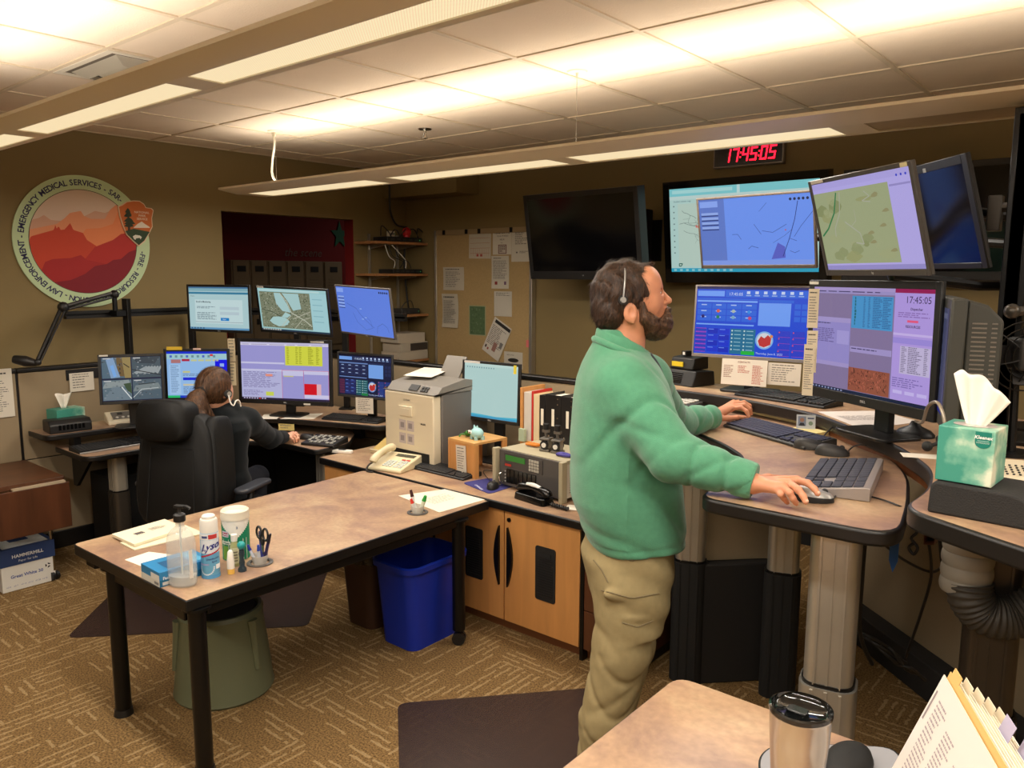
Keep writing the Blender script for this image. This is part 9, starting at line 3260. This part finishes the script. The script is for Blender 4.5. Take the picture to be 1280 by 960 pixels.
for f_, pts in fr.items():
	a, b = Vector(LZ(*pts[2][:2], zt + pts[2][2])), Vector(LZ(*pts[3][:2], zt + pts[3][2]))
	d = (b - a).normalized()
	up = (Vector((0, 0, 1)) - d * d.z).normalized()
	m.sphere(tuple(b + up * (rads[f_][1] * 0.62) + d * 0.001), 0.0048, 10)
m.build('fingernails', man, smooth=60)
for sy in (-1, 1):
	c = H(822.0, 365, sy * 0.0305)
	m = MB(WHITE, mt('iris_dark', (40, 28, 20), 0.2))
	m.sphere(tuple(c), 0.0115, 16)
	m.sphere((c[0] + 0.0058, c[1], c[2] + 0.0005), 0.0070, 12, 1)
	m.build('eye', man, smooth=60)
	e = MB(SKIN)
	e.sphere((c[0] - 0.0005, c[1], c[2] + 0.0035), 0.0123, 14, sc3=(1, 1.05, 0.8))
	e.build('eyelid', man, smooth=60)
	b = MB(HAIRM)
	b.tube([H(827, 358.2, sy * 0.012), H(826, 356.5, sy * 0.028), H(820, 357.5, sy * 0.050)], 0.004, 8, radii=[0.003, 0.0042, 0.002])
	b.build('eyebrow', man, smooth=60)
# hair
hx_v = np.array([322, 330, 338, 345, 352, 360, 368, 376, 383, 386, 392, 400, 408, 416])
hx_u = np.array([819, 818, 809, 800, 801, 803, 806, 806, 802, 781, 777, 774, 772, 768])
hz = np.array([H(u, v)[2] for u, v in zip(hx_u, hx_v)])[::-1]
hx = np.array([H(u, v)[0] for u, v in zip(hx_u, hx_v)])[::-1]
def hairfn(P, add=0.0):
	c, r = H(780, 366), np.array([0.104 + add, 0.084 + add, 0.100 + add])
	q = P - c
	k0 = np.linalg.norm(q / r, axis=-1); k1 = np.linalg.norm(q / (r * r), axis=-1) + 1e-9
	d = k0 * (k0 - 1) / k1
	c2, r2 = H(763, 392), np.array([0.052, 0.066, 0.056])
	q = P - c2
	k0 = np.linalg.norm(q / r2, axis=-1); k1 = np.linalg.norm(q / (r2 * r2), axis=-1) + 1e-9
	d2 = k0 * (k0 - 1) / k1
	h = np.maximum(0.03 - np.abs(d - d2), 0) / 0.03
	d = np.minimum(d, d2) - h * h * 0.03 / 4
	xx, yy, zz = P[..., 0], P[..., 1], P[..., 2]
	d = d + 0.0016 * np.sin(xx * 160 + 3 * np.sin(zz * 60)) * np.sin(yy * 130) + 0.0022 * np.sin(zz * 90 + xx * 120 + yy * 60)
	lim = np.interp(zz, hz, hx) + 0.004 * np.sin(yy * 170) + 0.003 * np.sin(zz * 240)
	return np.maximum(d, xx - lim)
S = Sdf((-0.18, -0.12, 1.58), (0.12, 0.12, 1.88), 0.003)
S.put(hairfn, (-0.17, -0.11, 1.60), (0.11, 0.11, 1.87), 0.003)
S.cap(H(798, 335, -0.03), H(812, 330, -0.01), 0.011, 0.006, 0.012)
S.cap(H(798, 335, 0.03), H(813, 331, 0.02), 0.011, 0.005, 0.012)
Vq, Fq = S.mesh()
hair = np_mesh('hair', [(Vq, Fq, 0)], [HAIRM], man)
def hflow(p, n):
	return np.array([-0.6 if p[2] < 1.78 else 0.5, 0.0, -0.9 if p[2] < 1.80 else -0.1])
strands('hair_strands', Vq, Fq, HAIRM, hair, 5200, 0.024, 0.0011, hflow, 3)
# beard
bu = np.array([798, 802, 809, 815, 820, 826, 830, 836, 845])
bv = np.array([380, 385, 391, 395, 397, 392, 385, 382.5, 382.5])
bx_ = np.array([H(u, v)[0] for u, v in zip(bu, bv)])
bz_ = np.array([H(u, v)[2] for u, v in zip(bu, bv)])
def beardfn(P):
	ds = []
	for c, r in ((H(822, 403), np.array([0.0455, 0.060, 0.045])), (H(809, 401, 0), np.array([0.038, 0.079, 0.050])), (H(818, 413), np.array([0.040, 0.045, 0.032])), (H(830.5, 388), np.array([0.018, 0.034, 0.015]))):
		q = P - c
		k0 = np.linalg.norm(q / r, axis=-1); k1 = np.linalg.norm(q / (r * r), axis=-1) + 1e-9
		ds.append(k0 * (k0 - 1) / k1)
	d = ds[0]
	for e in ds[1:]:
		h = np.maximum(0.015 - np.abs(d - e), 0) / 0.015
		d = np.minimum(d, e) - h * h * 0.015 / 4
	xx, yy, zz = P[..., 0], P[..., 1], P[..., 2]
	d = d + 0.0016 * np.sin(xx * 260 + 2 * np.sin(zz * 130)) * np.sin(yy * 210) + 0.0014 * np.sin(zz * 300 + yy * 90)
	top = np.interp(xx, bx_, bz_)
	d = np.maximum(d, zz - top)
	d = np.maximum(d, H(798, 390)[0] - xx + 0.35 * np.maximum(H(798, 404)[2] - zz, 0))
	return d
S = Sdf((-0.02, -0.10, 1.54), (0.16, 0.10, 1.72), 0.0028)
S.put(beardfn, (-0.01, -0.09, 1.55), (0.15, 0.09, 1.71), 0.002)
S.ell(H(838, 393), (0.006, 0.012, 0.003), k=0.003, mode='s')
for sy in (-1, 1):
	S.cap(H(802, 378, sy * 0.072), H(806, 398, sy * 0.068), 0.009, 0.016, 0.010)
	S.cap(H(806, 398, sy * 0.068), H(815, 408, sy * 0.056), 0.016, 0.018, 0.012)
Vb, Fb = S.mesh()
beard = np_mesh('beard', [(Vb, Fb, 0)], [BEARDM], man)
strands('beard_strands', Vb, Fb, BEARDM, beard, 3200, 0.012, 0.0009, lambda p, n: np.array([0.15, 0, -1.0]), 5, lift=0.35)
m = MB(mt('lip_colour', (176, 98, 84), 0.5))
m.tube([H(833.5, 389.5, -0.016), H(835.2, 390.2, 0), H(833.5, 389.5, 0.016)], 0.0035, 8, radii=[0.002, 0.0042, 0.002])
m.tube([H(832.5, 393.5, -0.015), H(834.5, 393.8, 0), H(832.5, 393.5, 0.015)], 0.0035, 8, radii=[0.002, 0.0045, 0.002])
m.build('lips', man, smooth=60)
# fleece jacket
tv = [405, 418, 430, 442, 456, 475, 500, 560, 620, 655, 676]
tbk = [752, 746, 741, 735, 729, 723, 719, 714, 716, 727, 737]
tfr = [768, 788, 800, 810, 820, 829, 837, 843, 848, 851, 849]
tb = [0.050, 0.060, 0.078, 0.110, 0.150, 0.182, 0.198, 0.196, 0.196, 0.192, 0.186]
zA = np.array([H(785, v)[2] for v in tv])[::-1]
xB = np.array([H(u, v)[0] for u, v in zip(tbk, tv)])[::-1]
xF = np.array([H(u, v)[0] for u, v in zip(tfr, tv)])[::-1]
bA = np.array(tb)[::-1]
zHem = H(790, 674)[2]
def torso(P):
	xx, yy, zz = P[..., 0], P[..., 1], P[..., 2]
	b0, f0, w = np.interp(zz, zA, xB), np.interp(zz, zA, xF), np.interp(zz, zA, bA)
	cx, a = (b0 + f0) / 2, (f0 - b0) / 2
	e = 2.5
	q = (np.abs((xx - cx) / a) ** e + np.abs(yy / w) ** e) ** (1 / e)
	d = (q - 1) * np.minimum(a, w)
	wz = np.clip((1.28 - zz) / 0.2, 0, 1)
	d = d + 0.0095 * crease(zz * 17 + xx * 6 + 1.1 * np.sin(yy * 9 + xx * 11 + 0.5)) * wz * np.clip(0.5 - 3.0 * (xx + 0.02) * np.sin(zz * 9), 0.15, 1) - 0.002 * wz
	d = d + 0.007 * crease(zz * 12 - xx * 20 + 0.6) * np.clip((zz - 1.15) / 0.15, 0, 1) * np.clip((1.45 - zz) / 0.1, 0, 1)
	d = d - 0.0028 * np.exp(-((xx + 0.035 - 0.02 * np.sin(zz * 4)) / 0.003) ** 2) * (yy < 0)
	hem = zHem + 0.006 * np.sin(xx * 18)
	d = d - 0.003 * np.exp(-((zz - hem - 0.025) / 0.004) ** 2) * -1.0
	return np.maximum(d, np.maximum(hem - zz, zz - 1.635))
S = Sdf((-0.34, -0.62, 0.94), (0.62, 0.72, 1.68), 0.0065)
S.put(torso, (-0.25, -0.24, 0.95), (0.22, 0.24, 1.65), 0.02)
sN, eN, wN = LA(783, 482, 2.325), LA(842, 571, 2.22), LZ(943, 602, zt + 0.050)
sF, eF, wF_ = LA(806, 476, 2.62), LA(842, 530, 2.93), LZ(890, 521, zt + 0.048)
clipcone(S, sN, eN, 0.080, 0.070, 0.05, 0.009, 7.0, False)
clipcone(S, eN, wN, 0.069, 0.045, 0.03, 0.010, 11.0, True)
clipcone(S, sF, eF, 0.078, 0.066, 0.05, 0.004, 9.0, False)
clipcone(S, eF, wF_, 0.065, 0.045, 0.03, 0.007, 9.0, True)
S.cap(H(774, 464, -0.06), sN + np.array([0, 0.02, 0.008]), 0.050, 0.066, 0.06)
S.cap(H(774, 464, 0.06), sF + np.array([0, -0.02, 0.01]), 0.052, 0.068, 0.06)
Vj, Fj = S.mesh()
jacket = np_mesh('fleece_jacket', [(Vj, Fj, 0)], [FLEECE], man, 1)
m = MB(FLEECE)
N = 40
cen, rad2 = (H(749, 415) + H(809, 444)) / 2, (H(809, 444) - H(749, 415)) / 2
rings = []
for (dz, s_, off) in ((-0.040, 1.22, 0.010), (-0.008, 1.14, 0.010), (0.008, 1.10, 0.008), (0.013, 1.05, 0.0), (0.008, 1.00, -0.006), (-0.03, 0.98, -0.006)):
	rg = []
	for i in range(N):
		a = 2 * PI * i / N
		xx = cen[0] + rad2[0] * math.cos(a) * s_
		zz = cen[2] + rad2[2] * math.cos(a) + dz + 0.003 * math.sin(3 * a)
		yy = 0.082 * math.sin(a) * s_
		rg.append((xx, yy, zz))
	rings.append(rg)
vs = [p for r_ in rings for p in r_]
fs = []
for j in range(len(rings) - 1):
	for i in range(N):
		fs.append((j * N + i, j * N + (i + 1) % N, (j + 1) * N + (i + 1) % N, (j + 1) * N + i))
m.add(vs, fs)
m.tube([(cen[0] + rad2[0] * math.cos(a) * (1.20 if math.cos(a) > 0 else 1.10) - 0.004, 0.082 * math.sin(a) * 1.24, cen[2] + rad2[2] * math.cos(a) - 0.022) for a in np.linspace(0, 2 * PI, 36)], 0.011, 10, smooth=0)
m.build('collar', jacket, smooth=60)
m = MB(mt('zip_dark', (50, 56, 58), 0.5))
m.tube([H(812, 442), H(822, 456), H(829, 474), H(834, 492)], 0.006, 8)
m.build('zip', jacket, smooth=60)
for nm, w_, e_, r_ in (('cuff', wN, eN, 0.047), ('cuff', wF_, eF, 0.047)):
	d = (w_ - e_) / np.linalg.norm(w_ - e_)
	m = MB(FLEECE)
	m.cyl(tuple(w_ - d * 0.022), tuple(w_ + d * 0.001), r_ + 0.0015, r_ + 0.0005, 28)
	m.build(nm, jacket, 0.003, 3)
# trousers
S = Sdf((-0.30, -0.27, 0.04), (0.26, 0.27, 1.04), 0.007)
pv = [655, 690, 715, 745, 770]
pb = [737, 729, 732, 742, 745]
pf = [842, 838, 836, 830, 824]
pw = [0.165, 0.182, 0.19, 0.19, 0.185]
zP = np.array([H(785, v)[2] for v in pv])[::-1]
xPb = np.array([H(u, v)[0] for u, v in zip(pb, pv)])[::-1]
xPf = np.array([H(u, v)[0] for u, v in zip(pf, pv)])[::-1]
wP = np.array(pw)[::-1]
def hips(P):
	xx, yy, zz = P[..., 0], P[..., 1], P[..., 2]
	b0, f0, w = np.interp(zz, zP, xPb), np.interp(zz, zP, xPf), np.interp(zz, zP, wP)
	cx, a = (b0 + f0) / 2, (f0 - b0) / 2
	e = 2.3
	q = (np.abs((xx - cx) / a) ** e + np.abs(yy / w) ** e) ** (1 / e)
	d = (q - 1) * np.minimum(a, w) - 0.003 * np.sin(zz * 55 + xx * 30)
	return np.maximum(d, np.maximum(zP[0] - zz, zz - zP[-1]))
S.put(hips, (-0.2, -0.2, zP[0]), (0.2, 0.2, zP[-1]), 0.03)
for sy, pts in ((-1, [(782, 735, .094), (777, 812, .086), (755, 900, .072), (742, 1012, .062)]), (1, [(787, 735, .090), (788, 805, .078), (766, 890, .068), (752, 1006, .062)])):
	ys = [0.088, 0.098, 0.10, 0.10]
	P = [H(u, v, sy * y_) for (u, v, r), y_ in zip(pts, ys)]
	for i in range(3):
		clipcone(S, P[i], P[i + 1], pts[i][2], pts[i + 1][2], 0.03, 0.009 if i else 0.005, 6.0 + 2 * i, i == 2)
S.ell(H(786, 742, -0.165), (0.080, 0.027, 0.028), k=0.004)
S.ell(H(793, 789, -0.168), (0.046, 0.021, 0.048), k=0.004)
S.ell(H(794, 771, -0.178), (0.050, 0.019, 0.018), k=0.003)
Vp, Fp = S.mesh()
trousers = np_mesh('cargo_trousers', [(Vp, Fp, 0)], [KHAKI], man, 1)
m = MB(mt('khaki_seam', (120, 106, 76), 0.8))
for pts in ([(742, 700), (752, 712), (760, 728)], [(770, 690), (790, 702), (808, 690)], [(752, 738), (790, 748), (824, 742)], [(778, 778), (797, 784), (816, 776)]):
	pp_ = []
	for u, v in pts:
		q = H(u, v, -0.30)
		d = H(u, v, -0.05) - q
		pp_.append(q)
	from mathutils.bvhtree import BVHTree
	if 'bvh' not in globals():
		bvh = BVHTree.FromPolygons([tuple(v_) for v_ in Vp], [tuple(int(x) for x in f_) for f_ in Fp])
	out = []
	for i in range(12):
		t_ = i / 11 * (len(pts) - 1)
		k = min(int(t_), len(pts) - 2)
		f_ = t_ - k
		u, v = pts[k][0] * (1 - f_) + pts[k + 1][0] * f_, pts[k][1] * (1 - f_) + pts[k + 1][1] * f_
		a, b = Vector(H(u, v, -0.4)), Vector(H(u, v, 0.0))
		hit = bvh.ray_cast(a, (b - a).normalized())
		if hit[0] is not None:
			out.append(hit[0] - (b - a).normalized() * 0.0006)
	if len(out) > 2:
		m.tube(out, 0.0024, 5, smooth=0)
m.build('seams', trousers, smooth=60)
for sy, u0 in ((-1, 742), (1, 752)):
	c = H(u0, 1020, sy * 0.10)
	S = Sdf((c[0] - 0.16, c[1] - 0.08, -0.01), (c[0] + 0.26, c[1] + 0.08, 0.17), 0.006)
	S.cap((c[0] - 0.02, c[1], 0.05), (c[0] + 0.15, c[1], 0.042), 0.045, 0.040, 0.03)
	S.cap((c[0], c[1], 0.06), (c[0], c[1], 0.14), 0.045, 0.045, 0.03)
	S.put(lambda P: 0.006 - P[..., 2], (c[0] - 0.2, c[1] - 0.1, -0.05), (c[0] + 0.3, c[1] + 0.1, 0.03), 0.001, 's') if False else None
	V_, F_ = S.mesh()
	V_[:, 2] = np.maximum(V_[:, 2], 0.005)
	np_mesh('boot', [(V_, F_, 0)], [BOOT], man)
# headset worn by the man
t = thing('headset', 'thin silver headset over the head of the standing man', 'headset', mat=MM)
m = MB(SILV)
top = H(777, 331)
pts = []
for i in range(17):
	a = PI * i / 16
	yy = -0.093 * math.cos(a)
	base = H(779, 375, -0.092)
	zz = base[2] + (top[2] + 0.006 - base[2]) * math.sin(a) ** 0.75
	xx = base[0] + (top[0] - base[0]) * math.sin(a)
	pts.append((xx, yy, zz))
m.tube(pts, 0.0026, 8, smooth=2)
m.build('headband', t, smooth=60)
m = MB(BLK, SILV)
k_ = H(779, 375, -0.092)
m.cyl((k_[0], k_[1] + 0.014, k_[2]), (k_[0], k_[1], k_[2]), 0.014, n=20)
m.cyl((k_[0], k_[1] - 0.0002, k_[2]), (k_[0], k_[1] - 0.006, k_[2]), 0.0095, 0.008, 20, 1)
m.build('ear_pivot', t, smooth=50)
# seated woman (world coordinates)
def A3(u, v, D):
	return np.array(AT(u, v, D))
def Z3(u, v, z):
	return np.array(ZP(u, v, z))
wo = AT(275, 560, 4.55)
WO = Vector((wo.x, wo.y, 0))
woman = thing('person', 'seated woman with a brown ponytail and black hoodie, seen from behind at the left console', 'person', tuple(WO))
off = np.array(WO)
F2 = np.array([-math.sin(YAW), math.cos(YAW), 0]); R2 = np.array([math.cos(YAW), math.sin(YAW), 0])
look = F2 * math.cos(0.55) + R2 * math.sin(0.55)
side = np.array([-look[1], look[0], 0])      # her left
hc = A3(270, 484, 4.42)
Rm = np.stack([look, side, np.array([0, 0, 1.0])], 1)
def hl(x, y, z):
	return hc + look * x + side * y + np.array([0, 0, z])
S = Sdf(hc - 0.25, hc + 0.25, 0.005)
S.ell(hc, (0.088, 0.072, 0.100), Rm, 0.02)
S.ell(hl(0.045, 0, -0.045), (0.050, 0.055, 0.070), Rm, 0.03)
S.cap(hl(0.085, 0, -0.01), hl(0.102, 0, -0.035), 0.007, 0.011, 0.01)
S.cap(hl(0.06, 0, -0.09), hl(0.075, 0, -0.09), 0.018, 0.018, 0.02)
for sy in (-1, 1):
	S.ell(hl(-0.005, sy * 0.074, -0.03), (0.018, 0.009, 0.028), Rm, 0.006)
	S.ell(hl(0.088, sy * 0.028, -0.002), (0.008, 0.012, 0.008), Rm, 0.006, 's')
S.cap(hl(-0.02, 0, -0.08), A3(273, 522, 4.50), 0.050, 0.055, 0.03)
V1, F1 = S.mesh()
wz = FZ1
wW = Z3(357, 546, wz + 0.04)
fr3 = {
	'i': [(366, 541, .050), (370, 541, .052), (373, 544, .036), (374, 547, .014)],
	'm': [(366, 542, .050), (371, 544, .050), (373, 548, .032), (373, 551, .012)],
	'r': [(364, 544, .048), (368, 546, .044), (370, 549, .028), (371, 552, .012)],
	'p': [(362, 546, .042), (366, 549, .036), (367, 551, .024), (368, 553, .011)],
}
allp = np.array([Z3(u, v, wz + z) for p_ in fr3.values() for u, v, z in p_] + [wW])
S = Sdf(allp.min(0) - 0.08, allp.max(0) + 0.05, 0.0035)
S.cap(wW + (wW - allp[0]) * 0.8, wW, 0.026, 0.023, 0.01)
for f_, pts in fr3.items():
	P = [Z3(u, v, wz + z) for u, v, z in pts]
	S.cap(wW + (P[0] - wW) * 0.12, P[0], 0.016, 0.0115, 0.012)
	finger(S, P, .0088, .0064)
th = [Z3(u, v, wz + z) for u, v, z in ((361, 543, .034), (367, 541, .028), (371, 541, .018))]
finger(S, [wW] + th, .012, .008, 0.006)
V2, F2_ = S.mesh()
S = Sdf(off + np.array([-0.75, -0.75, 0.02]), off + np.array([0.6, 0.75, 1.05]), 0.012)
hipc = A3(274, 606, 4.58)
S.cap(A3(276, 530, 4.5), hipc, 0.11, 0.12, 0.05)
lf = look * math.cos(0.5) + side * math.sin(0.5)
foot_z = 0.09
leg = []
for sy in (-1, 1):
	hp = hipc + side * sy * 0.09
	kn = hp + lf * 0.38 + side * sy * 0.03 + np.array([0, 0, -0.03])
	an = np.array([kn[0], kn[1], 0]) + look * -0.04 + np.array([0, 0, 0.10])
	leg.append((hp, kn, an))
	S.cap(hp, kn, 0.075, 0.055, 0.03)
	S.cap(kn, an, 0.050, 0.035, 0.03)
V3_, F3_ = S.mesh()
np_mesh('body', [(V1 - off, F1, 0), (V2 - off, F2_, 0), (V3_ - off, F3_, 0)], [SKIN2], woman)
S = Sdf(hc - 0.30, hc + 0.22, 0.0045)
def whair(P):
	q = (P - hl(-0.012, 0, 0.006)) @ Rm
	r = np.array([0.104, 0.090, 0.112])
	k0 = np.linalg.norm(q / r, axis=-1); k1 = np.linalg.norm(q / (r * r), axis=-1) + 1e-9
	d = k0 * (k0 - 1) / k1
	x, y, z = q[..., 0], q[..., 1], q[..., 2]
	d = d + 0.0015 * np.sin(np.arctan2(y, z + 0.2) * 60)
	lim = 0.052 + 0.25 * np.clip(z + 0.02, -0.1, 0.1)
	d = np.maximum(d, x - lim)
	return np.maximum(d, -0.095 - z)
S.put(whair, hc - 0.14, hc + 0.14, 0.004)
pt = [A3(252, 490, 4.32), A3(245, 498, 4.27), A3(242, 509, 4.24), A3(248, 522, 4.24), A3(258, 533, 4.27)]
pr = [0.030, 0.040, 0.050, 0.046, 0.022]
for i in range(4):
	clipcone(S, pt[i], pt[i + 1], pr[i], pr[i + 1], 0.02, 0.0, 1, False)
S.cap(A3(252, 502, 4.28), A3(267, 522, 4.31), 0.030, 0.010, 0.02)
S.cap(A3(243, 500, 4.25), A3(228, 511, 4.22), 0.030, 0.012, 0.02)
V4, F4 = S.mesh()
wh = np_mesh('hair', [(V4 - off, F4, 0)], [WHAIR], woman)
hco = hc - off
def wflow(p, n):
	d = p - hco
	if np.linalg.norm(d) < 0.135:
		return (np.array(pt[0]) - off) - p
	return np.array([0.0, 0.0, -1.0]) - 0.2 * look
strands('hair_strands', V4 - off, F4, WHAIR, wh, 4200, 0.045, 0.0016, wflow, 9, lift=0.05)
m = MB(BLKS)
dd = Vector(pt[1] - pt[0]).normalized()
m.cyl(tuple(Vector(pt[0] - off) - dd * 0.008), tuple(Vector(pt[0] - off) + dd * 0.014), 0.034, n=20)
m.build('hair_tie', woman, 0.004)
S = Sdf(off + np.array([-0.70, -0.70, 0.40]), off + np.array([0.55, 0.80, 1.18]), 0.009)
top, midp, low = A3(277, 534, 4.50), A3(273, 570, 4.52), A3(275, 607, 4.56)
up3 = np.array([0, 0, 1.0])
def wtorso(P):
	zz = P[..., 2]
	zs = np.array([low[2] - 0.06, low[2], midp[2], top[2], top[2] + 0.05, top[2] + 0.10])
	cx = [np.interp(zz, zs, [low[k], low[k], midp[k], top[k], top[k], top[k]]) for k in (0, 1)]
	a = np.interp(zz, zs, [0.15, 0.150, 0.130, 0.120, 0.10, 0.055])
	w = np.interp(zz, zs, [0.185, 0.185, 0.175, 0.190, 0.170, 0.075])
	qx = (P[..., 0] - cx[0]) * look[0] + (P[..., 1] - cx[1]) * look[1]
	qy = (P[..., 0] - cx[0]) * side[0] + (P[..., 1] - cx[1]) * side[1]
	q = (np.abs(qx / a) ** 2.3 + np.abs(qy / w) ** 2.3) ** (1 / 2.3)
	d = (q - 1) * np.minimum(a, w)
	d = d - 0.005 * np.sin(zz * 48 + qy * 22) * np.clip((0.85 - zz) / 0.15, 0, 1)
	return np.maximum(d, np.maximum(zs[0] - zz, zz - zs[-1]))
S.put(wtorso, np.minimum(low, top) - np.array([0.25, 0.25, 0.08]), np.maximum(low, top) + np.array([0.25, 0.25, 0.12]), 0.03)
wsR, weR = A3(309, 527, 4.58), A3(337, 548, 4.90)
clipcone(S, A3(292, 521, 4.52), wsR, 0.075, 0.072, 0.05, 0, 1, False)
clipcone(S, wsR, weR, 0.074, 0.060, 0.04, 0.003, 6, False)
clipcone(S, weR, wW + (wW - weR) * -0.02, 0.060, 0.036, 0.03, 0.003, 9, True)
wsL, weL = A3(246, 530, 4.50), A3(238, 578, 4.66)
clipcone(S, A3(262, 524, 4.5), wsL, 0.075, 0.070, 0.05, 0, 1, False)
clipcone(S, wsL, weL, 0.070, 0.058, 0.04, 0.004, 9, False)
hL = A3(262, 566, 5.0)
clipcone(S, weL, hL, 0.058, 0.040, 0.03, 0.004, 12, True)
for a, b, r in ((A3(272, 506, 4.44), A3(288, 508, 4.50), 0.046), (A3(268, 516, 4.42), A3(284, 520, 4.44), 0.050), (A3(262, 512, 4.44), A3(272, 522, 4.42), 0.044)):
	S.cap(a, b, r, r * 0.9, 0.02)
V5, F5 = S.mesh()
np_mesh('hoodie', [(V5 - off, F5, 0)], [HOOD], woman, 1)
S = Sdf(off + np.array([-0.75, -0.75, 0.05]), off + np.array([0.6, 0.75, 0.80]), 0.010)
S.ell(hipc + np.array([0, 0, -0.005]), (0.15, 0.18, 0.10), Rm, 0.03)
for hp, kn, an in leg:
	S.cap(hp, kn, 0.084, 0.064, 0.03)
	S.cap(kn, an, 0.060, 0.050, 0.03)
V6, F6 = S.mesh()
np_mesh('jeans', [(V6 - off, F6, 0)], [JEANS], woman)
for hp, kn, an in leg:
	c = np.array([an[0], an[1], 0.045])
	S = Sdf(c - np.array([0.3, 0.3, 0.05]), c + np.array([0.3, 0.3, 0.12]), 0.008)
	S.cap(c - look * 0.04, c + look * 0.14, 0.040, 0.036, 0.02)
	S.cap(c, c + up3 * 0.06, 0.042, 0.042, 0.02)
	V_, F_ = S.mesh()
	V_[:, 2] = np.maximum(V_[:, 2], 0.005)
	np_mesh('shoe', [(V_ - off, F_, 0)], [BLKS], woman)
t = thing('headset', 'grey and white headset with a curly white cord worn by the seated woman', 'headset', tuple(WO))
m = MB(DKG, SILV)
e_ = hl(0.0, -0.092, -0.03) - off
m.cyl(tuple(e_), tuple(e_ - side * 0.016), 0.022, n=20)
m.cyl(tuple(e_ - side * 0.0162), tuple(e_ - side * 0.020), 0.014, n=20, mat=1)
m.build('ear_cup', t, smooth=50)
m = MB(WHITE)
m.tube([tuple(A3(286, 494, 4.36) - off), tuple(A3(288, 503, 4.36) - off), tuple(A3(292, 507, 4.37) - off), tuple(A3(295, 501, 4.38) - off), tuple(A3(299, 501, 4.4) - off), tuple(A3(301, 508, 4.42) - off)], 0.004, 8)
m.build('white_cord', t, smooth=60)
